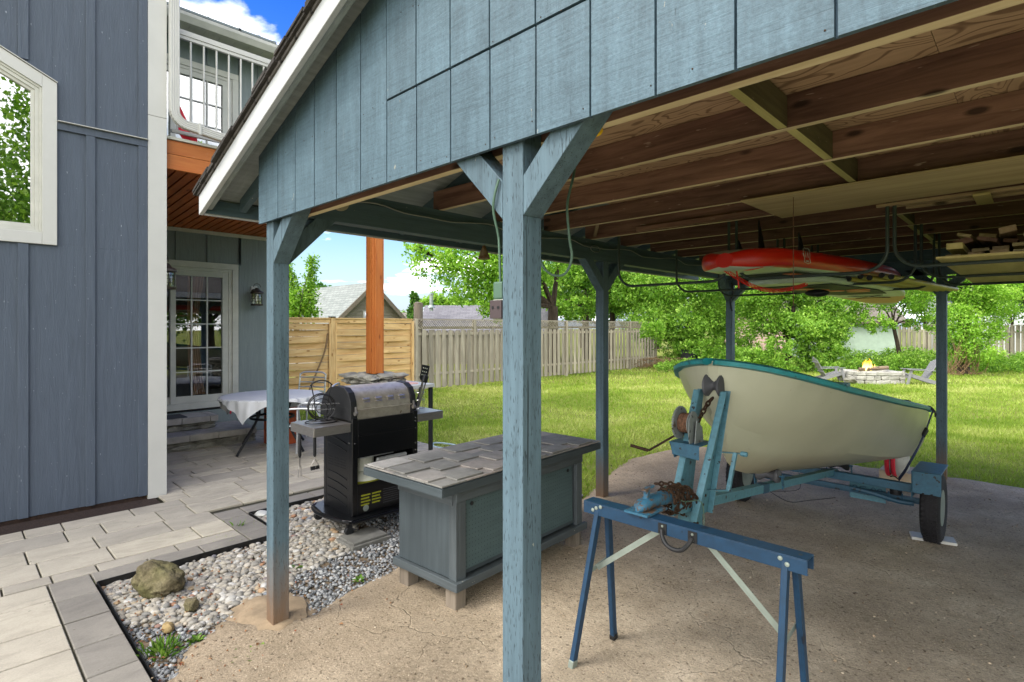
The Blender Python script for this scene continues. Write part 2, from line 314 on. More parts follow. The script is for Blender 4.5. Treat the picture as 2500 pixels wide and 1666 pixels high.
M['roofmid'] = shingle_mat('mid_grey_shingles', '8d8b8f', '7c7a7e', '6a686c')
def lattice_mat(): return M['fenceold']
# ------------------------------------------------------------------ mesh builder
WM = {}
class MB:
    def __init__(s): s.v = []; s.f = []; s.gc = []; s.mi = []; s.rn = []; s.cm = 0; s.smooth = False
    def add(s, vs, fs, gcs=None, m=None, r=None):
        o = len(s.v); s.v += [tuple(v) for v in vs]
        off = (random.random() * 20, random.random() * 20, random.random() * 20)
        gcs = gcs if gcs is not None else vs
        s.gc += [(g[0] + off[0], g[1] + off[1], g[2] + off[2]) for g in gcs]
        r = random.random() if r is None else r; m = s.cm if m is None else m
        for f in fs: s.f.append(tuple(i + o for i in f)); s.mi.append(m); s.rn.append(r)
    BF = [(0, 3, 2, 1), (4, 5, 6, 7), (0, 1, 5, 4), (1, 2, 6, 5), (2, 3, 7, 6), (3, 0, 4, 7)]
    def box(s, x0, x1, y0, y1, z0, z1, m=None, r=None):
        x0, x1 = sorted((x0, x1)); y0, y1 = sorted((y0, y1)); z0, z1 = sorted((z0, z1))
        vs = [(x0, y0, z0), (x1, y0, z0), (x1, y1, z0), (x0, y1, z0), (x0, y0, z1), (x1, y0, z1), (x1, y1, z1), (x0, y1, z1)]
        d = [(x1 - x0, 0), (y1 - y0, 1), (z1 - z0, 2)]; d.sort(reverse=True); ax = [q[1] for q in d]
        s.add(vs, s.BF, [(v[ax[0]], v[ax[1]], v[ax[2]]) for v in vs], m, r)
    def bar(s, p0, p1, w, h, up=(0, 0, 1), m=None, r=None, w2=None, h2=None):
        p0 = Vector(p0); p1 = Vector(p1); a = (p1 - p0); ln = a.length; a.normalize(); up = Vector(up)
        sd_ = a.cross(up)
        if sd_.length < 1e-4: sd_ = a.cross(Vector((0, 1, 0)))
        sd_.normalize(); u = sd_.cross(a).normalized(); w2 = w if w2 is None else w2; h2 = h if h2 is None else h2
        vs = []; g = []
        for (p, t, ww, hh) in ((p0, 0, w, h), (p1, ln, w2, h2)):
            for (i, j) in ((-1, -1), (1, -1), (1, 1), (-1, 1)):
                vs.append(p + sd_ * (i * ww / 2) + u * (j * hh / 2)); g.append((t, i * ww / 2, j * hh / 2))
        s.add(vs, [(0, 1, 2, 3), (7, 6, 5, 4), (0, 4, 5, 1), (1, 5, 6, 2), (2, 6, 7, 3), (3, 7, 4, 0)], g, m, r)
    def tube(s, pts, rad, seg=8, m=None, closed=False, r=None, cap=True):
        pts = [Vector(p) for p in pts]; n = len(pts); rr = rad if hasattr(rad, '__len__') else [rad] * n
        vs = []; g = []; prev = None; ln = 0
        for i, p in enumerate(pts):
            if closed: t = pts[(i + 1) % n] - pts[i - 1]
            else: t = pts[min(i + 1, n - 1)] - pts[max(i - 1, 0)]
            t.normalize()
            if prev is None:
                a = Vector((0, 0, 1)) if abs(t.z) < .9 else Vector((1, 0, 0)); u = t.cross(a).normalized()
            else: u = (prev - t * prev.dot(t)).normalized()
            prev = u; b = t.cross(u)
            if i: ln += (p - pts[i - 1]).length
            for k in range(seg):
                an = 2 * math.pi * k / seg; vs.append(p + (u * math.cos(an) + b * math.sin(an)) * rr[i]); g.append((ln, rr[i] * math.cos(an), rr[i] * math.sin(an)))
        fs = []
        for i in range(n if closed else n - 1):
            j = (i + 1) % n
            for k in range(seg): k2 = (k + 1) % seg; fs.append((i * seg + k, i * seg + k2, j * seg + k2, j * seg + k))
        if not closed and cap: fs.append(tuple(range(seg - 1, -1, -1))); fs.append(tuple(range((n - 1) * seg, n * seg)))
        s.add(vs, fs, g, m, r)
    def lathe(s, prof, c=(0, 0, 0), seg=24, axis=(0, 0, 1), m=None, r=None):
        ax = Vector(axis).normalized(); a = Vector((1, 0, 0)) if abs(ax.x) < .9 else Vector((0, 1, 0)); u = ax.cross(a).normalized(); b = ax.cross(u); c = Vector(c)
        vs = []; fs = []
        for (rr, h) in prof:
            for k in range(seg):
                an = 2 * math.pi * k / seg; vs.append(c + ax * h + (u * math.cos(an) + b * math.sin(an)) * max(rr, 1e-4))
        for i in range(len(prof) - 1):
            for k in range(seg): k2 = (k + 1) % seg; fs.append((i * seg + k, i * seg + k2, (i + 1) * seg + k2, (i + 1) * seg + k))
        fs.append(tuple(range(seg - 1, -1, -1))); fs.append(tuple(range((len(prof) - 1) * seg, len(prof) * seg)))
        s.add(vs, fs, None, m, r)
    def prism(s, poly, ext, m=None, r=None, gc=None):
        """poly: 3-D points of one face, ext: extrusion vector"""
        n = len(poly); e = Vector(ext); a = [Vector(p) for p in poly]; b = [p + e for p in a]
        fs = [tuple(range(n - 1, -1, -1)), tuple(range(n, 2 * n))] + [(i, (i + 1) % n, n + (i + 1) % n, n + i) for i in range(n)]
        vs = a + b; s.add(vs, fs, [gc(v) for v in vs] if gc else None, m, r)
    def quad(s, a, b, c, d, m=None, r=None): s.add([a, b, c, d], [(0, 1, 2, 3)], None, m, r)
    def rock(s, c, rx, ry, rz, seed=0, rough=.25, sub=2, m=None, r=None, rz_=0):
        vs, fs = ico(sub); o = []; ca, sa = math.cos(rz_), math.sin(rz_)
        for v in vs:
            k = 1 + rough * mnoise.noise(Vector((v[0] * 1.3 + seed * 7.1, v[1] * 1.3 + seed, v[2] * 1.3))) + rough * .4 * mnoise.noise(Vector((v[0] * 4 + seed, v[1] * 4, v[2] * 4)))
            x, y, z = v[0] * rx * k, v[1] * ry * k, v[2] * rz * k; o.append((c[0] + x * ca - y * sa, c[1] + x * sa + y * ca, c[2] + z))
        s.add(o, fs, None, m, r)
    def build(s, name, mats, parent=None, bevel=0, smooth=False, local=False):
        me = bpy.data.meshes.new(name); v = s.v
        if parent is not None and not local:
            iv = WM[parent.as_pointer()].inverted(); v = [tuple(iv @ Vector(p)) for p in v]
        me.from_pydata(v, [], s.f)
        if not isinstance(mats, (list, tuple)): mats = [mats]
        for m_ in mats: me.materials.append(M[m_] if isinstance(m_, str) else m_)
        a = me.attributes.new('gc', 'FLOAT_VECTOR', 'POINT'); a.data.foreach_set('vector', np.array(s.gc, dtype=np.float32).ravel())
        a = me.attributes.new('rnd', 'FLOAT', 'FACE'); a.data.foreach_set('value', np.array(s.rn, dtype=np.float32))
        me.polygons.foreach_set('material_index', np.array(s.mi, dtype=np.int32))
        if smooth:
            me.polygons.foreach_set('use_smooth', np.ones(len(s.f), dtype=bool))
            if hasattr(me, 'set_sharp_from_angle'): me.set_sharp_from_angle(angle=R(40 if smooth is True else smooth))
        o = bpy.data.objects.new(name, me); scene.collection.objects.link(o)
        if parent is not None: o.parent = parent; WM[o.as_pointer()] = WM[parent.as_pointer()]
        else: WM[o.as_pointer()] = Matrix()
        if bevel:
            b = o.modifiers.new('bevel', 'BEVEL'); b.width = bevel; b.segments = 2; b.limit_method = 'ANGLE'; b.angle_limit = R(40); b.harden_normals = False
        return o
_ico = {}
def ico(sub):
    if sub in _ico: return _ico[sub]
    t = (1 + 5 ** .5) / 2
    v = [(-1, t, 0), (1, t, 0), (-1, -t, 0), (1, -t, 0), (0, -1, t), (0, 1, t), (0, -1, -t), (0, 1, -t), (t, 0, -1), (t, 0, 1), (-t, 0, -1), (-t, 0, 1)]
    v = [tuple(Vector(a).normalized()) for a in v]
    f = [(0, 11, 5), (0, 5, 1), (0, 1, 7), (0, 7, 10), (0, 10, 11), (1, 5, 9), (5, 11, 4), (11, 10, 2), (10, 7, 6), (7, 1, 8), (3, 9, 4), (3, 4, 2), (3, 2, 6), (3, 6, 8), (3, 8, 9), (4, 9, 5), (2, 4, 11), (6, 2, 10), (8, 6, 7), (9, 8, 1)]
    for _ in range(sub):
        d = {}; nf = []
        def mid(a, b):
            k = (min(a, b), max(a, b))
            if k not in d: v.append(tuple(((Vector(v[a]) + Vector(v[b])) / 2).normalized())); d[k] = len(v) - 1
            return d[k]
        for a, b, c in f:
            x, y, z = mid(a, b), mid(b, c), mid(c, a); nf += [(a, x, z), (b, y, x), (c, z, y), (x, y, z)]
        f = nf
    _ico[sub] = (list(v), f); return _ico[sub]
def empty(name, loc, rz=0., rx=0.):
    o = bpy.data.objects.new(name, None); scene.collection.objects.link(o); o.location = loc; o.rotation_euler = (rx, 0, rz); o.empty_display_size = .2
    WM[o.as_pointer()] = Matrix.Translation(Vector(loc)) @ Matrix.Rotation(rz, 4, 'Z') @ Matrix.Rotation(rx, 4, 'X'); return o
def tag(o, label=None, cat=None, group=None, kind=None):
    if label: o['label'] = label
    if cat: o['category'] = cat
    if group: o['group'] = group
    if kind: o['kind'] = kind
    return o
def thing(name, label, cat, loc, rz=0., group=None, rx=0.): return tag(empty(name, loc, rz, rx), label, cat, group)
def copy_tree(o, parent=None):
    c = o.copy(); scene.collection.objects.link(c); c.parent = parent
    if parent is None: WM[c.as_pointer()] = WM[o.as_pointer()]
    for ch in list(o.children): copy_tree(ch, c)
    return c
def fast_mesh(name, V, F4, rn, mats, parent=None, mi=None, gc=None):
    """numpy arrays -> mesh, all polygons with the same number of corners"""
    me = bpy.data.meshes.new(name); n = len(V); m, k = F4.shape
    me.vertices.add(n); me.vertices.foreach_set('co', V.astype(np.float32).ravel())
    me.loops.add(m * k); me.loops.foreach_set('vertex_index', F4.astype(np.int32).ravel())
    me.polygons.add(m); me.polygons.foreach_set('loop_start', np.arange(0, m * k, k, dtype=np.int32)); me.polygons.foreach_set('loop_total', np.full(m, k, dtype=np.int32))
    for q in (mats if isinstance(mats, (list, tuple)) else [mats]): me.materials.append(M[q] if isinstance(q, str) else q)
    if mi is not None: me.polygons.foreach_set('material_index', mi.astype(np.int32))
    me.update(calc_edges=True)
    a = me.attributes.new('rnd', 'FLOAT', 'FACE'); a.data.foreach_set('value', rn.astype(np.float32))
    o = bpy.data.objects.new(name, me); scene.collection.objects.link(o)
    if parent is not None: o.parent = parent; WM[o.as_pointer()] = WM[parent.as_pointer()]
    return o
def arc(c, r, a0, a1, n, ax1, ax2):
    c = Vector(c); ax1 = Vector(ax1); ax2 = Vector(ax2)
    return [c + ax1 * (r * math.cos(a0 + (a1 - a0) * i / n)) + ax2 * (r * math.sin(a0 + (a1 - a0) * i / n)) for i in range(n + 1)]
def smoothpath(pts, n=8):
    pts = [Vector(p) for p in pts]; o = []
    for i in range(len(pts) - 1):
        p0 = pts[max(i - 1, 0)]; p1 = pts[i]; p2 = pts[i + 1]; p3 = pts[min(i + 2, len(pts) - 1)]
        for k in range(n):
            t = k / n; o.append(.5 * ((2 * p1) + (p2 - p0) * t + (2 * p0 - 5 * p1 + 4 * p2 - p3) * t * t + (3 * p1 - p0 - 3 * p2 + p3) * t ** 3))
    o.append(pts[-1]); return o
def text_mesh(txt, size, mat, parent, origin, xdir, ydir, extr=.001, name='lettering', shear=0.):
    cu = bpy.data.curves.new('t', 'FONT'); cu.body = txt; cu.size = size; cu.extrude = extr; cu.align_x = 'CENTER'; cu.align_y = 'CENTER'; cu.shear = shear
    to = bpy.data.objects.new('t', cu); me = bpy.data.meshes.new_from_object(to); me.name = name
    x = Vector(xdir).normalized(); y = Vector(ydir).normalized(); z = x.cross(y)
    mt = Matrix((x, y, z)).transposed().to_4x4(); mt.translation = Vector(origin); me.transform(WM[parent.as_pointer()].inverted() @ mt)
    me.materials.clear(); me.materials.append(M[mat]); o = bpy.data.objects.new(name, me); scene.collection.objects.link(o); o.parent = parent; WM[o.as_pointer()] = WM[parent.as_pointer()]
    bpy.data.objects.remove(to); return o
def albedo(name, k):
    m = M[name] if isinstance(name, str) else name; t = m.node_tree
    for n in t.nodes:
        for s_ in (n.inputs.get('Base Color') if n.type == 'BSDF_PRINCIPLED' else None, n.inputs[0] if n.type == 'BSDF_TRANSLUCENT' else None):
            if s_ is None: continue
            if s_.links:
                src = s_.links[0].from_socket; q = t.nodes.new('ShaderNodeMixRGB'); q.blend_type = 'MULTIPLY'; q.inputs[0].default_value = 1; q.inputs[2].default_value = (k, k, k, 1); t.links.new(src, q.inputs[1]); t.links.new(q.outputs[0], s_)
            else: c_ = s_.default_value; s_.default_value = (c_[0] * k, c_[1] * k, c_[2] * k, 1)
# ================================================================== GROUND
def ground_mat():
    g = G('lawn_soil'); v = g.coord('obj'); a = g.noise(v, .35, 5, .6); b = g.noise(v, 6, 4, .6); c = g.noise(v, 60, 3, .6)
    col = g.mix(a, '76822e', '98a04e'); col = g.mix(g.ramp(b, [(.5, 0.0), (.75, .5)]), col, 'a39a68')
    col = g.mix(1.0, col, g.ramp(c, [(.3, .7), (.7, 1.1)]), 'MULTIPLY'); g.col(col); g.set(.95, 0, .1); g.bump(c, .8, .02); return g.m
def dirt_mat():
    g = G('dusty_cracked_drive'); v = g.coord('obj'); big = g.noise(v, .55, 4, .55, .4); mid = g.noise(v, 3.5, 6, .65); fine = g.noise(v, 85, 5, .75); grit = g.noise(v, 22, 5, .7); s = g.node('ShaderNodeSeparateXYZ'); g.link(v, s.inputs[0])
    t = g.math('ADD', g.math('MULTIPLY', s.outputs[0], .16), g.math('ADD', .42, g.math('MULTIPLY', mid, .35)))   # browner soil to the left, greyer tarmac to the right
    col = g.mix(g.ramp(t, [(.05, 0.0), (.75, 1.0)]), 'b6a388', 'aea698')
    col = g.mix(1.0, col, g.ramp(mid, [(.3, .74), (.7, 1.12)]), 'MULTIPLY')
    st = g.ramp(g.math('ADD', big, g.math('MULTIPLY', grit, .25)), [(.52, 0.0), (.74, 1.0)]); col = g.mix(g.math('MULTIPLY', st, .55), col, '6d6253'); col = g.mix(1.0, col, g.ramp(grit, [(.3, .72), (.68, 1.14)]), 'MULTIPLY')
    vd = g.node('ShaderNodeVectorMath', operation='ADD'); nn = g.node('ShaderNodeTexNoise'); nn.inputs['Scale'].default_value = 3.; nn.inputs['Detail'].default_value = 5; g.link(v, nn.inputs['Vector'])
    sc = g.node('ShaderNodeVectorMath', operation='SCALE'); sc.inputs['Scale'].default_value = .5; g.link(nn.outputs['Color'], sc.inputs[0]); g.link(v, vd.inputs[0]); g.link(sc.outputs[0], vd.inputs[1])
    ck = g.vor(vd.outputs[0], 1.5, 'DISTANCE_TO_EDGE'); cm = g.ramp(ck, [(.0, 1.0), (.010, 0.0)]); cm = g.math('MULTIPLY', cm, g.ramp(g.noise(v, .9, 3, .5), [(.50, 0.0), (.60, 1.0)]))
    xm = g.ramp(g.math('ADD', g.math('MULTIPLY', s.outputs[0], .35), g.math('MULTIPLY', big, 1.3)), [(.55, 0.0), (.9, 1.0)])
    col = g.mix(g.math('MULTIPLY', g.math('MULTIPLY', cm, xm), .75), col, '3a332c')
    sp = g.ramp(g.noise(v, 42, 2, .6), [(.60, 0.0), (.68, 1.0)]); col = g.mix(g.math('MULTIPLY', sp, .6), col, '443a30')
    sp2 = g.ramp(g.noise(g.coord('obj', (1.02, 1.01, 1)), 95, 2, .6), [(.66, 0.0), (.70, 1.0)]); col = g.mix(g.math('MULTIPLY', sp2, .6), col, 'c9bda8')
    col = g.mix(1.0, col, g.ramp(fine, [(.3, .62), (.7, 1.25)]), 'MULTIPLY')
    g.col(col); g.set(.95, 0, .15); h = g.math('SUBTRACT', g.math('ADD', g.math('MULTIPLY', fine, .6), mid), g.math('MULTIPLY', cm, .5)); g.bump(h, .9, .015); return g.m
def paver_mat(name, c1, c2, c3):
    g = G(name); v = g.coord('gc', (3.2, 8, 8)); a = g.noise(v, 1.1, 7, .7, .9); b = g.noise(g.coord('gc'), 2.6, 4, .6); f = g.noise(g.coord('gc'), 110, 3, .7)
    col = g.mix(g.rnd(), c1, c2); col = g.mix(g.ramp(a, [(.45, 0.0), (.75, .65)]), col, c3)
    col = g.mix(1.0, col, g.ramp(b, [(.3, .86), (.7, 1.06)]), 'MULTIPLY'); col = g.mix(1.0, col, g.ramp(f, [(.3, .88), (.7, 1.06)]), 'MULTIPLY')
    dk = g.ramp(g.noise(g.coord('gc'), 17, 2, .5), [(.74, 0.0), (.77, 1.0)]); col = g.mix(g.math('MULTIPLY', dk, .5), col, '4c4438')
    g.col(col); g.set(.8, 0, .3); g.bump(f, .25, .003); return g.m
M['lawn'] = ground_mat(); M['dirt'] = dirt_mat()
M['paver'] = paver_mat('light_paver', 'aca597', 'c9c0ab', '938b7e'); M['paverdark'] = paver_mat('grey_border_paver', '8c877e', '9d978c', '75706a')
M['joint'] = plain('sandy_joint', '3d3a28', .95, var=.5, scale=7)
M['pebble'] = None
def stone_set(name, stops, rough=.75):
    g = G(name); col = g.ramp(g.rnd(), stops); col = g.mix(1.0, col, g.ramp(g.noise(g.coord('obj'), 60, 4, .6), [(.3, .82), (.7, 1.08)]), 'MULTIPLY'); g.col(col); g.set(rough, 0, .35); return g.m
M['pebble'] = stone_set('river_pebbles', [(0, '86847e'), (.25, 'a39d92'), (.5, 'b8b0a0'), (.7, '9d968a'), (.88, 'cac8c2'), (.95, 'b09a78'), (.985, 'a8785c'), (1, '7d8288')])
M['gravel'] = stone_set('crushed_grey_stone', [(0, '5f6263'), (.4, '86888a'), (.75, 'a2a4a4'), (.93, 'c0c0bd'), (1, '8a7460')])
mb = MB(); mb.quad((-250, -60, -.05), (250, -60, -.05), (250, 420, -.05), (-250, 420, -.05)); tag(mb.build('lawn_ground', 'lawn'), kind='structure')
# dusty drive under the carport: flat top, edges that feather down to the lawn and gravel
outl = [(-2.9, -4), (-2.92, .66), (-3.22, .86), (-3.42, 1.12), (-3.2, 1.32), (-3.1, 1.5), (-3.2, 1.8), (-3.3, 2.3), (-3.34, 2.9), (-3.3, 3.5), (-3.22, 4.0), (-3.25, 4.4), (-3.42, 4.9), (-3.6, 5.4), (-3.78, 6.1), (-3.7, 6.8), (-3.5, 7.35), (-2.8, 7.5), (-1.9, 7.66), (-1.1, 7.7), (-.6, 7.85), (.4, 7.7), (1.6, 7.75), (3.4, 7.8), (3.6, 5), (3.6, -4)]
def dens(poly, step):
    o = []
    for i, p in enumerate(poly):
        q = poly[(i + 1) % len(poly)]; d = math.dist(p, q); n = max(1, int(d / step))
        for k in range(n):
            t = k / n; o.append((p[0] + (q[0] - p[0]) * t, p[1] + (q[1] - p[1]) * t))
    return o
def inpoly(x, y, poly):
    c = False; j = len(poly) - 1
    for i in range(len(poly)):
        xi, yi = poly[i]; xj, yj = poly[j]
        if (yi > y) != (yj > y) and x < (xj - xi) * (y - yi) / (yj - yi) + xi: c = not c
        j = i
    return c
ST = .06; nx, ny = int(7.6 / ST), int(12.2 / ST); gx = -4.0 + ST * np.arange(nx); gy = -4.0 + ST * np.arange(ny); GX, GY = np.meshgrid(gx, gy)
PP = np.array(outl); Dm = np.full(GX.shape, 1e9)
for i in range(len(PP)):
    p, q = PP[i], PP[(i + 1) % len(PP)]; e = q - p; t = np.clip(((GX - p[0]) * e[0] + (GY - p[1]) * e[1]) / (e @ e), 0, 1); Dm = np.minimum(Dm, np.hypot(GX - p[0] - t * e[0], GY - p[1] - t * e[1]))
ins = np.array([[inpoly(x, y, outl) for x in gx] for y in gy]); Dm = np.where(ins, Dm, -Dm)
nzv = np.array([[mnoise.noise(Vector((x * 5, y * 5, 0))) * .05 + .004 / .11 * 0 for x in gx] for y in gy]); fine_ = np.array([[mnoise.noise(Vector((x * 2.2, y * 2.2, 7))) * .007 + mnoise.noise(Vector((x * 9, y * 9, 3))) * .0025 for x in gx] for y in gy])
tt = np.clip((Dm + nzv + .06) / .2, 0, 1); ZZ = -.062 + .060 * tt * tt * (3 - 2 * tt) + fine_ * tt
Vv = np.stack([GX, GY, ZZ], 2).reshape(-1, 3); idx = np.arange(nx * ny).reshape(ny, nx); Fq = np.stack([idx[:-1, :-1], idx[:-1, 1:], idx[1:, 1:], idx[1:, :-1]], 2).reshape(-1, 4)
keepf = (tt.reshape(-1)[Fq] > 0).any(1)
fl = fast_mesh('carport_floor', Vv, Fq[keepf], np.zeros(int(keepf.sum())), 'dirt'); fl.data.polygons.foreach_set('use_smooth', np.ones(int(keepf.sum()), dtype=bool)); tag(fl, kind='structure')
from mathutils.geometry import tessellate_polygon
def inpoly(x, y, poly):
    c = False; j = len(poly) - 1
    for i in range(len(poly)):
        xi, yi = poly[i]; xj, yj = poly[j]
        if (yi > y) != (yj > y) and x < (xj - xi) * (y - yi) / (yj - yi) + xi: c = not c
        j = i
    return c
# gravel bed soil
bed = [(-4.38, .68), (-2.9, .68), (-3.0, 1.4), (-3.2, 4.1), (-3.3, 4.45), (-4.0, 4.55), (-5.05, 4.7), (-5.05, 1.87), (-4.38, 1.87)]
mb = MB(); mb.add([(x, y, -.042) for x, y in bed], [tuple(range(len(bed)))]); M['bedsoil'] = plain('stony_soil', '7a6a55', .95, var=.4, scale=12, bump=.8)
tag(mb.build('gravel_bed_soil', 'bedsoil'), kind='structure')
# ---- paving
mb = MB()
def slab(x0, x1, y0, y1, m=0):
    g_ = .0055; zz = random.uniform(-.002, .002); xa, xb, ya, yb = x0 + g_, x1 - g_, y0 + g_, y1 - g_
    if xb - xa < .03 or yb - ya < .03: return
    c = .004; z0 = -.06; r = random.random()
    vs = [(xa, ya, z0), (xb, ya, z0), (xb, yb, z0), (xa, yb, z0), (xa, ya, zz - c), (xb, ya, zz - c), (xb, yb, zz - c), (xa, yb, zz - c), (xa + c, ya + c, zz), (xb - c, ya + c, zz), (xb - c, yb - c, zz), (xa + c, yb - c, zz)]
    fs = [(0, 1, 5, 4), (1, 2, 6, 5), (2, 3, 7, 6), (3, 0, 4, 7), (4, 5, 9, 8), (5, 6, 10, 9), (6, 7, 11, 10), (7, 4, 8, 11), (8, 9, 10, 11)]
    mb.add(vs, fs, [(v[1], v[0], v[2]) for v in vs], m, r)
pr = random.Random(3)
def rows(xa, xb, yfun):
    x = xa
    while x < xb - .04:
        wd = pr.choice([.16, .24, .24, .32]); x1 = min(x + wd, xb)
        if xb - x1 < .1: x1 = xb
        ya, yb = yfun((x + x1) / 2); y = ya - pr.uniform(0, .3)
        while y < yb:
            ln = pr.choice([.24, .32, .4, .48, .56]); y1 = y + ln
            if yb - y1 < .12: y1 = yb
            slab(x, x1, max(y, ya), min(y1, yb)); y = y1
        x = x1
rows(-5.93, -4.58, lambda x: (-2.5, 1.65 if x > -5.27 else 4.75))     # path beside the house wing
rows(-9.0, -5.93, lambda x: (1.53 if x < -6.2 else 1.45, 4.75))       # patio
y = .68
while y < 1.62: slab(-4.58, -4.38, y, min(y + .325, 1.65), 1); y += .325
for k in range(3): slab(-4.58 - .0 - k * .23 - (.0), -4.38 - k * .23 - 0, 1.65, 1.87, 1) if k == 0 else slab(-4.58 - k * .23, -4.58 - (k - 1) * .23, 1.65, 1.87, 1)
y = 1.87
while y < 4.7: slab(-5.27, -5.05, y, min(y + .325, 4.75), 1); y += .325
slab(-5.27, -5.04, 1.65, 1.87, 1)
x = -4.58
while x < -2.95: slab(x, min(x + .34, -2.9), .46, .68, 1); x += .34
y = .46
while y > -2.5:
    wd = pr.choice([.24, .32, .16]); x = -4.58 - pr.uniform(0, .3)
    while x < -2.95: ln = pr.choice([.32, .4, .48, .56]); slab(max(x, -4.58), min(x + ln, -2.9), y - wd, y); x += ln
    y -= wd
pv = mb.build('paving', ['paver', 'paverdark']); tag(pv, kind='structure')
mb = MB()
for (a, b, c, d) in ((-9, -5.27, 1.45, 4.75), (-5.93, -4.38, -2.5, 1.87), (-5.27, -5.05, 1.87, 4.75), (-4.38, -2.9, -2.5, .68), (-9, -6.24, 1.53, 1.6)): 
    mb.box(a + .004, b - .004, c + .004, d - .004, -.049, -.014 - .0004 * abs(a))
tag(mb.build('paving_bed', 'joint'), kind='structure')
mb = MB()   # black plastic edging strip that retains the pavers
for p0, p1 in (((-4.375, .69, -.02), (-4.375, 1.87, -.02)), ((-4.375, .686, -.02), (-2.7, .686, -.02)), ((-4.375, 1.876, -.02), (-5.045, 1.876, -.02)), ((-5.045, 1.88, -.02), (-5.045, 4.7, -.02))):
    mb.bar(p0, p1, .006, .06)
tag(mb.build('edging_strip', 'black'), 'thin black plastic edging strip between the pavers and the pebbles', 'edging')
mb = MB(); mb.box(-6.3, -5.935, -2.5, 1.43, -.049, -.018)
vsx = []
o = mb.build('soil_strip', 'soildark'); tag(o, kind='structure')
# ---- loose stones
def scatter_stones(name, pts, size, flat, mat, base_sub, lift=.0, irregular=.0, smooth=True):
    bv, bf = ico(base_sub); bv = np.array(bv); bf = np.array(bf); n = len(pts); V = []; 
    sz = size[0] + (size[1] - size[0]) * rs.rand(n) ** 1.6
    sx = sz * (1 + .45 * rs.rand(n)); sy = sz * (.8 + .3 * rs.rand(n)); szz = sz * (flat[0] + (flat[1] - flat[0]) * rs.rand(n))
    a = rs.rand(n) * 6.283; tilt = (rs.rand(n) - .5) * .9; tx = rs.rand(n) * 6.283
    P = bv[None, :, :] * np.stack([sx, sy, szz], 1)[:, None, :]
    if irregular: P *= (1 + irregular * (rs.rand(n, len(bv), 1) - .5))
    ct, st = np.cos(tilt)[:, None], np.sin(tilt)[:, None]; y = P[:, :, 1] * ct - P[:, :, 2] * st; z = P[:, :, 1] * st + P[:, :, 2] * ct
    ca, sa = np.cos(a)[:, None], np.sin(a)[:, None]; x = P[:, :, 0] * ca - y * sa; y2 = P[:, :, 0] * sa + y * ca
    pts = np.array(pts); V = np.stack([x + pts[:, 0:1], y2 + pts[:, 1:2], z + pts[:, 2:3] + (szz * .55)[:, None]], 2)
    F = (bf[None] + (np.arange(n) * len(bv))[:, None, None]).reshape(-1, 3)
    o = fast_mesh(name, V.reshape(-1, 3), F, np.repeat(rs.rand(n), len(bf)), mat)
    if smooth: o.data.polygons.foreach_set('use_smooth', np.ones(len(F), dtype=bool))
    return o
pebzone = [(-4.36, .70), (-3.75, .70), (-3.35, 1.0), (-3.5, 1.22), (-3.3, 1.38), (-3.62, 1.66), (-3.75, 2.1), (-3.95, 2.32), (-4.9, 3.1), (-5.03, 3.3), (-5.03, 1.9), (-4.36, 1.9)]
pts = []
while len(pts) < 6500:
    x, y = random.uniform(-5.05, -3.2), random.uniform(.68, 3.3); q = .07 * mnoise.noise(Vector((x * 6, y * 6, 2)))
    if inpoly(x + q, y + q, pebzone): pts.append((x, y, -.045 + random.choice((0, 0, .012))))
    elif random.random() < .004 and inpoly(x, y, bed): pts.append((x, y, -.042))
tag(scatter_stones('river_pebbles', pts, (.011, .027), (.45, .7), 'pebble', 1), kind='stuff')
pts = []
while len(pts) < 15000:
    x, y = random.uniform(-5.05, -2.85), random.uniform(.69, 4.6)
    if not inpoly(x, y, bed): continue
    q = .09 * mnoise.noise(Vector((x * 5, y * 5, 9))); near = inpoly(x + q, y + q, pebzone)
    if near and random.random() > .04: continue
    if 1.0 < y < 1.35 and x < -3.05 and random.random() < .75: continue
    if y < 1.0 and random.random() < .25: continue
    pts.append((x, y, -.040 + .008 * random.random()))
tag(scatter_stones('crushed_gravel', pts, (.006, .0145), (.5, .9), 'gravel', 0, irregular=.5, smooth=False), kind='stuff')
# crumbs and small stones on the dirt
pts = []
while len(pts) < 5200:
    x, y = random.uniform(-3.8, 1.2), random.uniform(.2, 7.8)
    if inpoly(x + .1, y, outl): pts.append((x, y, -.004))
M['crumb'] = stone_set('dirt_crumbs', [(0, '4a4036'), (.5, '7d6c58'), (.85, 'a08e76'), (1, 'b0a592')], .95)
tag(scatter_stones('dirt_crumbs', pts, (.0016, .0075), (.5, .9), 'crumb', 0, irregular=.6, smooth=False), kind='stuff')
# boulder and the stones one can pick out
def stone(name, label, cat, c, r3, seed, mat, sub=4, rough=.3, rz=0):
    b = MB(); b.rock((0, 0, r3[2] * .8), *r3, seed=seed, rough=rough, sub=sub, rz_=rz); o = b.build(name, mat, smooth=True); o.location = c; return tag(o, label, cat)
stone('boulder', 'large mossy tan boulder lying among the river pebbles beside the paved path', 'boulder', (-4.02, .95, -.05), (.145, .120, .115), 3, 'boulder', 4, .30, .6)
stone('rock', 'fist sized rough brown rock among the pebbles in front of the boulder', 'rock', (-3.63, 1.02, -.03), (.045, .04, .038), 8, 'boulder', 2, .4)
stone('rock', 'flat white shell shaped stone beside the dark paver corner', 'rock', (-5.0, 1.97, -.03), (.075, .055, .02), 2, 'white', 2, .2)
stone('rock', 'ochre yellow stone at the dirt edge of the pebbles', 'rock', (-3.47, .86, -.03), (.036, .03, .026), 5, plain('ochre_stone', '8f7a52', .8), 2, .3)
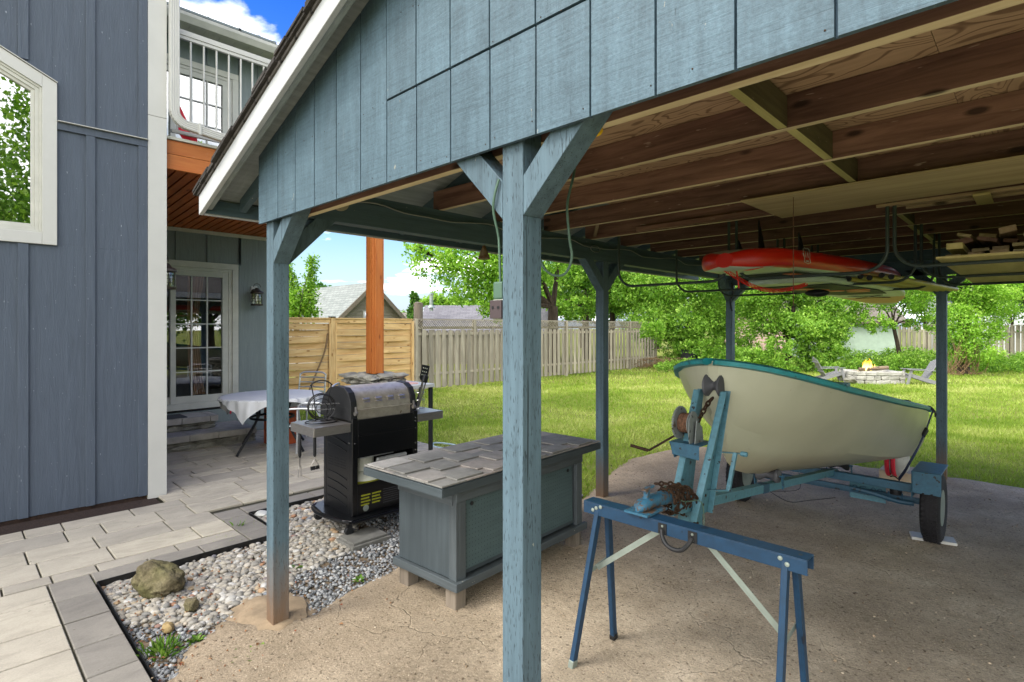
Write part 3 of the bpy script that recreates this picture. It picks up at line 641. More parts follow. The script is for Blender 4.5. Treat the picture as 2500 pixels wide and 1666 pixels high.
# ---- grass
M['grassblade'] = leafmat('grass_blades', '7f9e30', 'a8bf4e', 'd0d284', .3)
def in_lawn(x, y):
    q_ = .10 * mnoise.noise(Vector((x * 7, y * 7, 4))) + .04; sx_, sy_ = (x - .0) , y
    if inpoly(x - q_ * (1 if x > -2.5 else -1) * 0 + (q_ if x < -3 else 0) * -1, y + (q_ if y > 7 else 0), outl): return False
    if -9 < x < -5.03 and y < 4.75: return False
    if inpoly(x, y, bed): return False
    return x > -11.9
P_ = []
def add_grass(n, d0, d1, h0, h1, wd, spread):
    u = rs.uniform(-1.05, 1.0, n); d = np.sqrt(rs.uniform(d0 * d0, d1 * d1, n)); X = (fwd[0] + rgt[0] * u) * d; Y = (fwd[1] + rgt[1] * u) * d
    keep = np.array([in_lawn(a, b) for a, b in zip(X, Y)]); X, Y = X[keep], Y[keep]; m = len(X)
    h = rs.uniform(h0, h1, m); a = rs.rand(m) * 6.283; lx, ly = rs.normal(0, spread, m), rs.normal(0, spread, m); w_ = rs.uniform(.6, 1.2, m) * wd
    b0 = np.stack([X - np.cos(a) * w_, Y - np.sin(a) * w_, np.full(m, -.05)], 1); b1 = np.stack([X + np.cos(a) * w_, Y + np.sin(a) * w_, np.full(m, -.05)], 1)
    tp = np.stack([X + lx * h, Y + ly * h, h - .05], 1); V = np.stack([b0, b1, tp], 1).reshape(-1, 3)
    nn = np.array([mnoise.noise(Vector((x * .45, y * .45, 3))) + .5 * mnoise.noise(Vector((x * 1.9, y * 1.9, 1))) for x, y in zip(X, Y)])
    return V, np.clip(.42 + nn * .95 + rs.normal(0, .17, m), 0, 1)
A = [add_grass(*q) for q in ((120000, 4.2, 10, .03, .065, .0045, .5), (120000, 8, 16, .035, .075, .007, .5), (70000, 14, 28, .05, .10, .014, .5), (25000, 24, 60, .06, .16, .05, .5))]
V = np.concatenate([q[0] for q in A]); Rn = np.concatenate([q[1] for q in A])
tag(fast_mesh('lawn_grass', V, np.arange(len(V)).reshape(-1, 3), Rn, 'grassblade'), kind='stuff')
# small weeds
M['weed'] = leafmat('weed_leaves', '4f7a26', '6f9a36', '93b050', .3)
def weed(label, x, y, nl, ln, z=-.04, narrow=False):
    b = MB()
    for k in range(nl):
        a = random.random() * 6.283; l = ln * random.uniform(.6, 1.1); r0 = random.uniform(0, ln * (.35 if nl < 60 else 1.1)); el = random.uniform(.15, 1.0) if not narrow else random.uniform(.8, 1.5)
        c = Vector((r0 * math.cos(a), r0 * math.sin(a), 0)); d = Vector((math.cos(a) * math.cos(el), math.sin(a) * math.cos(el), math.sin(el))); s_ = Vector((-math.sin(a), math.cos(a), 0)); wd = l * (.07 if narrow else .24)
        tipd = d * l + Vector((0, 0, -l * .25)); md = d * l * .5
        b.add([c, c + md * .5 - s_ * wd * .8, c + md + s_ * -wd, c + tipd, c + md + s_ * wd, c + md * .5 + s_ * wd * .8], [(0, 1, 2, 3), (0, 3, 4, 5)])
    o = b.build('weed', 'weed'); o.location = (x, y, z); return tag(o, label, 'weed')
for lab, px, py, n_, ln, nr in (('tuft of green grass at the near edge of the pebbles', 395, 1590, 90, .085, True), ('broad leaved weed below the ochre stone', 480, 1560, 30, .05, False), ('weed sprouting between the pavers left of the boulder', 222, 1425, 12, .05, False),
    ('largest clump of broad green weeds on the dirt in front of the post', 570, 1605, 85, .062, False), ('second broad weed clump right of the largest one', 625, 1602, 70, .06, False), ('small weed rooted under the left side of the boulder', 303, 1398, 8, .045, False),
    ('small weed in the grey gravel near the cabinet', 878, 1415, 14, .05, False), ('tiny weed in the pebbles behind the front corner post', 722, 1385, 10, .05, False), ('wispy grass blade growing from the dark paver joint', 575, 1290, 6, .11, True)):
    p = at(px, py, 1.67 * 1340 / (py - 798)); weed(lab, p.x, p.y, n_, ln, -.03, nr)
mb = MB()
for k in range(240):
    x, y = random.uniform(-4.3, -2.7), random.uniform(.72, 1.9) if k < 150 else random.uniform(.7, 1.15); a = random.random() * 6.28; s_ = random.uniform(.008, .02); z = random.uniform(-.02, .0)
    mb.add([(x, y, z), (x + s_ * math.cos(a), y + s_ * math.sin(a), z + .006), (x + s_ * 1.6 * math.cos(a + .5), y + s_ * 1.6 * math.sin(a + .5), z), (x + s_ * math.cos(a + 1), y + s_ * math.sin(a + 1), z + .008)], [(0, 1, 2, 3)])
M['deadleaf'] = leafmat('dead_leaves', '5b3a26', '84603e', '7d4430', .15); tag(mb.build('fallen_leaves', 'deadleaf'), kind='stuff')

# ================================================================== CARPORT
XL = -3.05; XR = 2.25; YF = 1.262; YM = 4.43; YB = 7.5; PW = .09; XC = -.4; SL = .35
def roofz(x): return 2.609 + SL * ((x + 3.195) if x < XC else (2 * XC - x + 3.195))   # underside of roof deck
cp = thing('carport', 'open timber carport painted slate blue with gabled front wall and brown joists overhead', 'carport', (-3.095, 1.295, 0))
def post(x, y, z0=-.03, z1=2.28, mat='post'):
    b = MB(); b.bar((x + PW / 2, y + PW / 2, z0), (x + PW / 2, y + PW / 2, z1), PW, PW, (0, 1, 0)); return b.build('post', mat, cp, bevel=.003)
post(XL - PW, YF); post(-1.262, YF); post(XL - PW, YM); post(XL - PW, YB); post(-.83, YB); post(XR, YF); post(XR, YM); post(XR, YB)
b = MB(); b.box(-3.215, -3.0, 1.19, 1.40, -.05, .004); 
def beam(name, p0, p1, w_, h_, mat='beam', up=(0, 0, 1), bev=.003):
    b = MB(); b.bar(p0, p1, w_, h_, up); return b.build(name, mat, cp, bevel=bev)
for xx in (XL, XR + PW):     # eave headers: a doubled lower member with a narrower plate above
    beam('header_beam', (xx - .045, 1.42, 2.352), (xx - .045, 7.66, 2.352), .088, .140)
    beam('top_plate', (xx - .052, 1.42, 2.450), (xx - .052, 7.66, 2.450), .07, .052)
b = MB(); b.bar((-3.14, YF + .111, 2.345), (XR + .15, YF + .111, 2.345), .038, .19); b.mi[min(range(6), key=lambda i: sum(b.v[j][2] for j in b.f[i]))] = 1; b.build('header_beam', ['joist', 'joistbounce'], cp, bevel=.002)
beam('header_beam', (-3.14, YB + .045, 2.30), (XR + .09, YB + .045, 2.30), .088, .17)
beam('header_beam', (-3.14, YB + .05, 2.45), (XR + .09, YB + .05, 2.45), .07, .12)
s45 = .36
def brace(x, y, dx, dy, z0=2.03, rise=.25, run=.27):
    p0 = Vector((x, y, z0 + .035)); d = Vector((dx * run, dy * run, rise)).normalized()
    n_ = Vector((-dx * rise, -dy * rise, run)).normalized()
    # a mitred knee brace: quadrilateral profile in the vertical plane, extruded across
    t = .088; ext = Vector((dy, dx, 0)) if (dx or dy) else Vector()
    e = Vector((abs(dy), abs(dx), 0)) * t
    a = Vector((x, y, 0)) - e / 2; h = t * 1.414
    poly = [a + Vector((0, 0, z0)), a + Vector((0, 0, z0 + h)), a + Vector((dx, dy, 0)) * (run + .0) + Vector((0, 0, z0 + h + run * rise / run)), a + Vector((dx, dy, 0)) * (run + h * run / rise * 1.0) + Vector((0, 0, z0 + h + rise))]
    b = MB(); D_ = Vector((dx, dy, 0)).normalized() * run + Vector((0, 0, rise)); Dn = D_.normalized(); Nn = Vector((0, 0, 1)).cross(Dn); 
    def gc(v):
        r_ = v - (a); return (r_.dot(Dn), r_.dot(Vector((0, 0, 1))), r_.dot(e.normalized()))
    b.prism(poly, e, gc=gc); return b.build('knee_brace', 'post', cp, bevel=.002)
c = PW / 2
def braces(px_, py_, dirs, **k):
    for dx, dy in dirs: brace(px_ + c + dx * c, py_ + c + dy * c, dx, dy, z0=1.99, rise=.16, run=.16, **k)
def brace2(x, y, dx, dy):   # foot on the post at 2.0 m, head against the header
    t = .088; e = Vector((abs(dy), abs(dx), 0)) * t; a = Vector((x, y, 0)) - e / 2; D_ = Vector((dx, dy, 0)); k = 1.0; h = t * 1.414; top = 2.285; zf = 2.0
    x0 = top - zf                       # horizontal reach of the lower edge
    poly = [a + Vector((0, 0, zf)), a + D_ * x0 + Vector((0, 0, top)), a + D_ * max(x0 - h, .02) + Vector((0, 0, top)), a + Vector((0, 0, zf + h))]
    Dn = (D_ + Vector((0, 0, 1))).normalized()
    b = MB(); b.prism(poly, e, gc=lambda v: ((v - a).dot(Dn), (v - a).dot(Vector((0, 0, 1)).cross(e.normalized()).normalized()), (v - a).dot(e.normalized())))
    return b.build('knee_brace', 'post', cp, bevel=.002)
def bset(px_, py_, dirs):
    for dx, dy in dirs: brace2(px_ + c + dx * (c + .0015), py_ + c + dy * (c + .0015), dx, dy)
bset(XL - PW, YF, ((1, 0), (0, 1))); bset(-1.262, YF, ((1, 0), (-1, 0))); bset(XL - PW, YM, ((0, 1), (0, -1))); bset(XL - PW, YB, ((0, -1), (1, 0))); bset(-.83, YB, ((1, 0), (-1, 0)))
bset(XR, YF, ((-1, 0), (0, 1))); bset(XR, YM, ((0, 1), (0, -1))); bset(XR, YB, ((0, -1), (-1, 0)))
# joists and blocking
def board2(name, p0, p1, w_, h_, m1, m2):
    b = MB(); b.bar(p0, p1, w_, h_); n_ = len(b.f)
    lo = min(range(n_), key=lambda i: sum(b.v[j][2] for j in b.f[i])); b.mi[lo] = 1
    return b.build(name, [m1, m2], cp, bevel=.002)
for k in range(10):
    y = 1.85 + .605 * k; board2('joist', (XL - .085, y, 2.545), (XR + .08, y, 2.545), .038, .138, 'joist', 'joistbounce')
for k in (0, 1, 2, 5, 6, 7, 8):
    y0 = 1.85 + .605 * k; board2('blocking', (-.78 + .02 * (k % 2), y0 + .0195, 2.543), (-.78 + .02 * (k % 2), y0 + .5855, 2.543), .038, .13, 'mossy', 'blockbounce')
board2('blocking', (-.78, 1.393, 2.543), (-.78, 1.8305, 2.543), .038, .13, 'mossy', 'blockbounce')
beam('nailer', (-2.55, 4.22, 2.50), (-1.2, 4.22, 2.50), .038, .04, 'joist')
beam('tie_strut', (-3.03, 4.26, 2.50), (-2.55, 3.66, 2.57), .03, .02, 'joistpale')
# attic floor of plywood sheets
yy = 1.36
mbp = []
for i, (ya, yb) in enumerate(((1.36, 2.47), (2.472, 3.68), (3.682, 4.89), (4.892, 6.1), (6.102, 7.45))):
    for (xa, xb) in ((-2.45, -.262), (-.26, .93), (.932, 1.65)):
        b = MB(); sh = random.uniform(-.5, .5); b.box(xa, xb, ya, yb, 2.6155, 2.628); b.build('ceiling_sheet', 'ply', cp)
# roof: deck, rafters, shingles
def slope_slab(name, mat, xa, xb, ya, yb, dz0, dz1, parent=cp, bev=0):
    b = MB(); n_ = Vector((0, 0, 1)); P = [(xa, ya, roofz(xa) + dz0), (xb, ya, roofz(xb) + dz0), (xb, yb, roofz(xb) + dz0), (xa, yb, roofz(xa) + dz0)]
    b.prism([Vector(p) for p in P], (0, 0, dz1 - dz0), gc=lambda v: (v.y, v.x, v.z)); return b.build(name, mat, parent, bevel=bev)
XE = -3.69; XE2 = 2 * XC - XE
for (xa, xb) in ((XE, XC), (XC, XE2)):
    n_ = 4; e = (xb - xa) / n_
    slope_slab('roof_deck', 'soffit', xa, xb, 1.115, 7.80, 0, .018)
    slope_slab('roof_shingles', 'roofdark', xa - (.02 if xa == XE else 0), xb + (.02 if xb == XE2 else 0), 1.075, 7.85, .02, .045)
for k in range(11):
    y = 1.31 + .605 * k if k else 1.32
    for sgn in (1, -1):
        xa, xb = (XE + .04, XC - .02) if sgn == 1 else (XE2 - .04, XC + .02)
        b = MB(); P = [Vector((xa, y - .019, roofz(xa) - .001)), Vector((xb, y - .019, roofz(xb) - .001)), Vector((xb, y - .019, roofz(xb) - .12)), Vector((xa, y - .019, roofz(xa) - (.075)))]
        b.prism(P, (0, .038, 0), gc=lambda v: (v.x, v.y, v.z)); b.build('rafter', 'beam', cp)
# eave fascia, barge boards, ragged shingle edge
for xe, s in ((XE, -1), (XE2, 1)):
    b = MB(); b.box(xe, xe + s * .022, 1.115, 7.80, 2.335, 2.465); b.build('fascia', 'barge', cp, bevel=.002)
    b = MB(); b.box(xe + s * -.001, xe + s * -.020, 1.115, 7.80, 2.345, 2.428); b.build('subfascia', 'beam', cp)
for s in (1, -1):
    xa, xb = (XE - .022, XC) if s == 1 else (XE2 + .022, XC)
    b = MB(); P = [Vector((x, 1.085, roofz(x) + dz)) for x, dz in ((xa, -.095), (xb, -.095), (xb, .065 - .03), (xa, .065 - .03))]
    b.prism(P, (0, .025, 0)); b.build('barge_board', 'barge', cp, bevel=.003)
    b = MB(); P = [Vector((x, 1.111, roofz(x) + dz)) for x, dz in ((xa + s * .06, -.085), (xb, -.085), (xb, -.001), (xa + s * .06, -.001))]
    b.prism(P, (0, .03, 0), gc=lambda v: (v.x, v.y, v.z)); b.build('barge_liner', 'soffit', cp)
    b = MB(); x = xa - s * .03; ln = abs(xb - xa) + .03; t = 0
    while t < ln:
        l = random.uniform(.09, .17); l = min(l, ln - t)
        for lay in range(3):
            a_ = x + s * t; bb = x + s * (t + l * random.uniform(.9, 1.0)); yo = 1.058 + random.uniform(-.012, .01) + lay * .004; z0 = .036 + lay * .015
            P = [Vector((a_, yo, roofz(a_) + z0)), Vector((bb, yo, roofz(bb) + z0)), Vector((bb, yo, roofz(bb) + z0 + .013)), Vector((a_, yo, roofz(a_) + z0 + .013))]
            b.prism(P, (0, .25, 0))
        t += l
    b.build('shingle_edge', 'shingle', cp)
# gable wall of grooved plywood
zb = 2.229; x = -3.185
b = MB(); bg_ = MB(); xs = [-3.185, -2.928, -2.719, -2.511, -2.300, -2.092]
while xs[-1] < XR + .3: xs.append(xs[-1] + .1996)
def top(x): return roofz(x) - .004
seamz = 2.557
for i in range(len(xs) - 1):
    a_, e_ = xs[i] + .0035, min(xs[i + 1] - .0035, XR + .35)
    pts = [a_, e_] if not (a_ < XC < e_) else [a_, XC, e_]
    def piece(z0, z1f, yo):
        P = [Vector((q, yo, z0)) for q in reversed(pts)] + [Vector((q, yo, z1f(q))) for q in pts]
        r_ = random.random(); b.prism(P, (0, 1.250 - yo, 0), gc=lambda v: (v.z, v.x, v.y), r=.4 + .25 * r_)
    if xs[i] > -1.91:
        piece(zb, lambda q: min(seamz - .004, top(q)), 1.236); piece(seamz + .004, lambda q: top(q), 1.2335)
    else: piece(zb, top, 1.236)
b.build('gable_siding', 'gable', cp)
P = [Vector((-3.18, 1.2505, zb + .004)), Vector((XR + .3, 1.2505, zb + .004)), Vector((XR + .3, 1.2505, top(XR + .3))), Vector((XC, 1.2505, top(XC))), Vector((-3.18, 1.2505, top(-3.18)))]
bg_.prism(P, (0, .009, 0)); bg_.build('siding_backing', 'groove', cp)
nb_ = MB(); nr_ = random.Random(21)
for i in range(len(xs) - 1):
    for zz in (zb + .03, zb + .33, zb + .63, zb + .93):
        for xx in (xs[i] + .02, xs[i] + .10, xs[i] + .18):
            if nr_.random() < .55 and zz < top(xx) - .05: xq = xx + nr_.uniform(-.008, .008); zq = zz + nr_.uniform(-.012, .012); nb_.lathe([(.0024, 0), (.002, .0012)], (xq, 1.2357 if (xs[i] < -1.91 or zz < seamz) else 1.233, zq), 6, (0, -1, 0))
nb_.build('nail_heads', 'rust', cp)
b = MB(); b.lathe([(.048, 0), (.048, .028), (.040, .034)], (XL + .0, 1.66, 2.395), 20, (1, 0, 0)); b.build('junction_box', 'beige', cp, smooth=True)
# cable stapled along the header, small coil
b = MB(); pts = [(XL + .006, 1.72 + .2 * k, 2.415 + .018 * math.sin(k * 1.3) - (.02 if k % 5 == 2 else 0)) for k in range(30)]
b.tube(smoothpath(pts, 4), .0042, 6); b.tube([Vector((XL + .012, 4.28 + .075 * math.cos(a), 2.385 + .03 * math.sin(a))) for a in [i * .35 for i in range(40)]], .004, 6); b.build('stapled_cable', 'wire', cp, smooth=True)
# footing of the corner post
mbf = MB(); mbf.rock((-3.22, 1.33, -.035), .34, .23, .045, seed=4, rough=.35, sub=3); M['pad'] = plain('dusty_concrete_pad', 'b09a7c', .95, var=.3, scale=9, bump=.5)
mbf.build('concrete_footing', 'pad', cp, smooth=True)
# ================================================================== HOUSE
WX = -6.24; RX = -9.0; YW = 1.529; YE = 3.78
ho = thing('house', 'grey blue board and batten house with white trimmed windows and a first floor balcony', 'house', (WX, YW, 0))
b = MB()
win = [(-1.3, 2.364), (.692, 2.364), (.692, 3.783), (-1.3, 4.80)]
# main skin around the five sided window opening: strips
def skin(x0, x1):
    b.box(x0, x1, -4.2, 1.378, .02, 2.37)           # below window
    b.box(x0, x1, .665, 1.378, 2.37, 7.2); b.box(x0, x1, -4.2, -1.28, 2.37, 7.2)
    P = [Vector((x0, -1.28, 4.76)), Vector((x0, .665, 3.775)), Vector((x0, .665, 7.2)), Vector((x0, -1.28, 7.2))]
    b.prism(P, (x1 - x0, 0, 0))
skin(WX - .03, WX - .002)
bt = .016
for yc in (.47, .93, 1.335, .02, -.43, -.88, -1.33, -1.78, -2.23, -2.68, -3.13, -3.58):
    wd = .034 if yc != 1.335 else .038
    segs = [(.02, 7.2)]
    if yc == .47: segs = [(.02, 2.36), (3.93, 7.2)]
    elif yc in (.02, -.43, -.88): segs = [(.02, 2.36), (4.2 - (yc - .02) * .5 + .1, 7.2)]
    elif yc in (.93, 1.335): segs = [(.02, 3.385), (3.468, 7.2)]
    for z0, z1 in segs: b.box(WX - .0033, WX + bt, yc - wd, yc + wd, z0, z1)
b.box(WX - .003, WX + bt + .003, .692, 1.372, 3.386, 3.452)
b.box(-12, WX - .031, 1.50, 1.527, .02, 7.2); b.box(-12, WX - .04, -4.2, 1.49, 7.0, 7.19)
b.build('wing_wall', 'siding', ho, bevel=.002)
b = MB(); b.box(WX - .003, WX + .045, .695, 1.374, 3.4535, 3.4595); b.bar((WX + .012, .695, 3.7915), (WX + .012, -1.3, 4.81), .05, .006, (0, 0, 1)); b.build('flashing', 'white', ho)
b = MB(); b.box(WX - .02, WX + .022, 1.374, 1.531, -.02, 3.70); b.box(WX - .02, WX + .0215, 1.374, 1.531, 3.704, 7.2); b.box(WX - .16, WX - .02, 1.5275, 1.5295, -.02, 7.2); b.build('corner_trim', 'white', ho, bevel=.003)
b = MB(); b.box(WX - .06, WX - .012, -4.2, 1.37, -.05, .018); b.build('foundation', 'soildark', ho)
# window with raked head
def rake(y): return 3.783 + (.692 - y) * .5105
wf = MB(); x0, x1 = WX - .004, WX + .024; t = .105
def ring(yr, zb_, off, th, xa, xb, bb):
    """five sided frame: outer edge inset by off, width th"""
    def head(y, o_): return rake(y) - o_ * 1.12
    oy = yr - off; iy = yr - off - th; zo = zb_ + off; zi = zb_ + off + th
    bb.prism([Vector((xa, oy, zo)), Vector((xa, oy, head(oy, off))), Vector((xa, iy, head(iy, off))), Vector((xa, iy, zo))], (xb - xa, 0, 0))
    bb.prism([Vector((xa, iy - .0004, zo)), Vector((xa, iy - .0004, zi)), Vector((xa, -1.3 + off, zi)), Vector((xa, -1.3 + off, zo))], (xb - xa, 0, 0))
    bb.prism([Vector((xa, iy - .0004, head(iy, off))), Vector((xa, -1.3 + off, head(-1.3 + off, off))), Vector((xa, -1.3 + off, head(-1.3 + off, off + th))), Vector((xa, iy - .0004, head(iy, off + th)))], (xb - xa, 0, 0))
ring(.692, 2.364, 0, .10, WX - .004, WX + .026, wf); win_o = wf.build('window', 'white', ho, bevel=.003)
wf = MB(); ring(.692, 2.364, .1005, .018, WX - .03, WX + .012, wf); ring(.692, 2.364, .119, .028, WX - .05, WX + .002, wf); ring(.692, 2.364, .1475, .024, WX - .06, WX - .012, wf); wf.build('window_frame', 'whiteold', win_o, bevel=.002)
wf = MB(); o_ = .165; P = [Vector((WX - .035, -1.25, 2.364 + o_)), Vector((WX - .035, .692 - o_, 2.364 + o_)), Vector((WX - .035, .692 - o_, rake(.692 - o_) - o_ * 1.12)), Vector((WX - .035, -1.25, rake(-1.25) - o_ * 1.12))]
wf.prism(P, (-.004, 0, 0)); wf.build('window_pane', 'glass', win_o)
b = MB(); b.box(WX - .45, WX - .44, -1.4, .9, 2.2, 4.9); b.build('room_backdrop', M['interior'], ho)
# ---- rear wall with the patio door
b = MB(); DY0, DY1 = 1.62, 3.182      # door trim outer edges
b.box(RX - .03, RX, 1.53, 1.64, 0, 6.3); b.box(RX - .03, RX, 3.17, YE, 0, 6.3); b.box(RX - .03, RX, 1.64, 3.17, 2.6, 3.9); b.box(RX - .03, RX, 1.64, 3.17, 5.55, 6.3); b.box(RX - .03, RX, 1.64, 3.17, 0, .40)
for yc in (1.90, 2.339, 2.756, 3.205):
    for z0, z1 in ((2.612, 3.9), (5.57, 6.3)): b.box(RX - .002, RX + .016, yc - .017, yc + .017, z0, z1)
b.box(RX - .002, RX + .016, 3.19, 3.225, -.02, 6.3)
for yc in (3.50, 3.74): b.box(RX - .002, RX + .016, yc - .02, yc + .02, 3.3, 6.3)
b.box(RX - 4, RX - .03, YE - .03, YE, 0, 6.3)
b.build('rear_wall', 'siding2', ho, bevel=.002)
def door(zs, zt, name, glassm, cols=3, rowsn=5, y0=1.62, y1=3.182, curtain=False):
    b = MB(); t = .09; X = RX
    b.box(X - .02, X + .028, y1 - t, y1, zs + .09, zt - t + .0); b.box(X - .02, X + .028, y0, y1, zt - t + .0005, zt); b.box(X - .02, X + .028, y0, y0 + t, zs + .09, zt - t)
    b.box(X - .04, X + .045, y0, y1, zs, zs + .0895)
    d = b.build(name, 'whiteold', ho, bevel=.003)
    b = MB(); zi0, zi1 = zs + .09, zt - t; yr = y1 - t
    b.box(X - .05, X + .012, yr - .05, yr - .0005, zi0, zi1); b.box(X - .05, X + .012, y0 + t, yr - .05, zi1 - .045, zi1 - .0005)
    # active leaf
    la, lb = yr - .135, 2.26; z0, z1 = zi0 + .0005, zi1 - .046
    b.box(X - .045, X + .004, la, yr - .0505, z0, z1); b.box(X - .045, X + .004, lb, lb + .07, z0, z1); b.box(X - .045, X + .004, lb + .07, la, z0, z0 + .10); b.box(X - .045, X + .004, lb + .07, la, z1 - .08, z1)
    b.box(X - .06, X - .02, y0 + t, lb, z0, z0 + .1); b.box(X - .06, X - .02, y0 + t, lb, z1 - .08, z1)
    b.build('door_frame', 'whiteold', d, bevel=.002)
    b = MB(); ga, gb = lb + .07, la; gz0, gz1 = z0 + .1, z1 - .08
    for i in range(1, cols): yy = ga + (gb - ga) * i / cols; b.box(X - .028, X - .010, yy - .010, yy + .010, gz0, gz1)
    for i in range(1, rowsn): zz = gz0 + (gz1 - gz0) * i / rowsn; b.box(X - .0275, X - .0105, ga, gb, zz - .008, zz + .008)
    b.build('glazing_bars', 'white', d)
    b = MB(); b.box(X - .034, X - .031, ga - .01, gb + .01, gz0, gz1); b.box(X - .052, X - .049, y0 + t, lb, z0 + .1, z1 - .08); b.build('door_pane', glassm, d)
    if curtain:
        b = MB(); n = 40; pts = []
        for j in range(n + 1): tt = j / n; pts.append((ga + (gb - ga) * (.32 + .36 * tt), .02 * math.sin(tt * 34)))
        for lv in range(8):
            pass
        vs = []; fs = []
        for q in range(13):
            zz = gz1 + .05 - (gz1 - gz0 + .05) * q / 12; k = 1 - .35 * math.sin(math.pi * min(1, q / 12 * 1.05)) if q < 9 else .78
            mid_ = ga + (gb - ga) * .5 - .05 * math.sin(q * .3)
            for (yy, dx) in pts: vs.append((X - .16 + dx, mid_ + (yy - (ga + gb) / 2) * k, zz))
        for q in range(12):
            for j in range(n): fs.append((q * (n + 1) + j, q * (n + 1) + j + 1, (q + 1) * (n + 1) + j + 1, (q + 1) * (n + 1) + j))
        b.add(vs, fs); b.build('curtain', 'curtain', d, smooth=True)
    return d
door(.44, 2.612, 'patio_door', 'glassdoor', curtain=True)
b = MB(); b.box(RX - 2.2, RX - 2.19, 1.0, 3.75, .3, 3.0); b.box(RX - 2.2, RX - .2, 1.0, 3.75, .30, .34); b.box(RX - 1.4, RX - .6, 1.9, 2.5, .34, 1.0); b.build('room_interior', 'interior', ho)
door(3.45, 5.55, 'balcony_door', 'glassup')
b = MB(); b.box(RX - .5, RX - .49, 1.0, 3.75, 3.3, 6.0); b.build('upper_room_backdrop', M['plasticwhite'], ho)
# eaves with gutter
b = MB(); b.box(RX, -8.55, 1.532, 4.3, 5.86, 5.875)
for k in range(14): b.box(RX + .02, -8.56, 1.6 + .2 * k, 1.606 + .2 * k, 5.855, 5.861)
b.build('soffit', 'whiteold', ho)
b = MB(); prof = [(-8.55, 5.84), (-8.47, 5.84), (-8.43, 5.92), (-8.43, 5.965), (-8.45, 5.975), (-8.455, 5.955), (-8.52, 5.955), (-8.55, 5.975)]
b.prism([Vector((x, 1.532, z)) for x, z in prof], (0, 2.9, 0)); b.build('gutter', 'whiteold', ho, bevel=.003)
b = MB(); b.prism([Vector((-8.6, 1.532, 5.98)), Vector((-8.45, 1.532, 5.982)), Vector((-11.5, 1.532, 7.2)), Vector((-11.6, 1.532, 7.15))], (0, 3, 0)); b.build('roof', 'roofdark', ho)
# deck: fascia, slatted ceiling, floor
DF = -6.3; DE = 4.075
b = MB(); b.box(DF - .03, DF, 1.535, DE, 3.235, 3.385); b.box(DF - .028, DF - .003, 1.535, DE, 3.388, 3.53); b.box(RX, DF - .03, DE - .03, DE, 3.22, 3.53); b.build('deck_fascia', 'cedar', ho, bevel=.004)
b = MB(); b.box(DF - .04, DF + .02, 1.535, DE + .02, 3.533, 3.56); b.box(RX + .02, DF - .04, 1.535, DE, 3.545, 3.565); b.build('deck_edge_trim', 'whiteold', ho)
b = MB(); k = 0; y = 1.54
while y < DE - .05:
    b.prism([Vector((DF - .032, y, 3.232)), Vector((RX + .002, y, 3.085)), Vector((RX + .002, y + .088, 3.085)), Vector((DF - .032, y + .088, 3.232))], (0, 0, .018), gc=lambda v: (v.x, v.y, v.z)); y += .107
b.build('slatted_ceiling', 'cedarsoffit', ho)
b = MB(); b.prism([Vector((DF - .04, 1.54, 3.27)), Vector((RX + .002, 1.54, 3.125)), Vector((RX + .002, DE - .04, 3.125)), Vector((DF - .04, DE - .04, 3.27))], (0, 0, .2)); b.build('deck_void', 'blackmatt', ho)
b = MB(); b.box(RX + .001, RX + .03, 1.535, YE, 3.03, 3.084); b.build('ledger_trim', 'whiteold', ho)
rl = MB(); rl.box(DF - .07, DF - .02, 1.60, DE, 4.635, 4.69); rl.box(DF - .062, DF - .028, 1.60, DE, 4.60, 4.6345); rl.box(DF - .062, DF - .028, 1.60, DE, 3.62, 3.655)
ro = rl.build('railing', 'white', ho, bevel=.003)
y = 1.655
while y < DE: 
    q = MB(); q.tube([(DF - .045, y, 3.65), (DF - .045, y, 4.605)], .0105, 10); q.build('baluster', 'white', ro, smooth=True); y += .1235
# downspout with elbow
def rect_sweep(bb, pts, w_, h_, side):
    for i in range(len(pts) - 1): bb.bar(pts[i], Vector(pts[i + 1]) + (Vector(pts[i + 1]) - Vector(pts[i])).normalized() * .004, w_, h_, side)
b = MB(); X = WX + .05; el = arc((X, 1.588 + .13, 3.80), .13, math.pi, math.pi * 1.43, 7, (0, 1, 0), (0, 0, 1))
pts = [(X, 1.588, 7.2), (X, 1.588, 3.80)] + [tuple(p) for p in el[1:]] + [(X, 2.6, 3.56)]
def fluted(bb, pts, w_, h_):
    rect_sweep(bb, pts, w_, h_, (1, 0, 0))
    for o_ in (-.03, -.01, .01, .03):
        pp = []
        for i, p in enumerate(pts):
            a = Vector(pts[max(i - 1, 0)]); c_ = Vector(pts[min(i + 1, len(pts) - 1)]); d = (c_ - a).normalized(); n2 = Vector((0, -d.z, d.y)); pp.append(Vector(p) + Vector((h_ / 2, 0, 0)) + n2 * o_ * 1.0)
        bb.tube(pp, .005, 5)
fluted(b, pts, .085, .06); b.box(X + .02, X + .040, 1.80, 1.825, 3.60, 3.72); dsp = b.build('downspout', 'white', ho, bevel=.004)
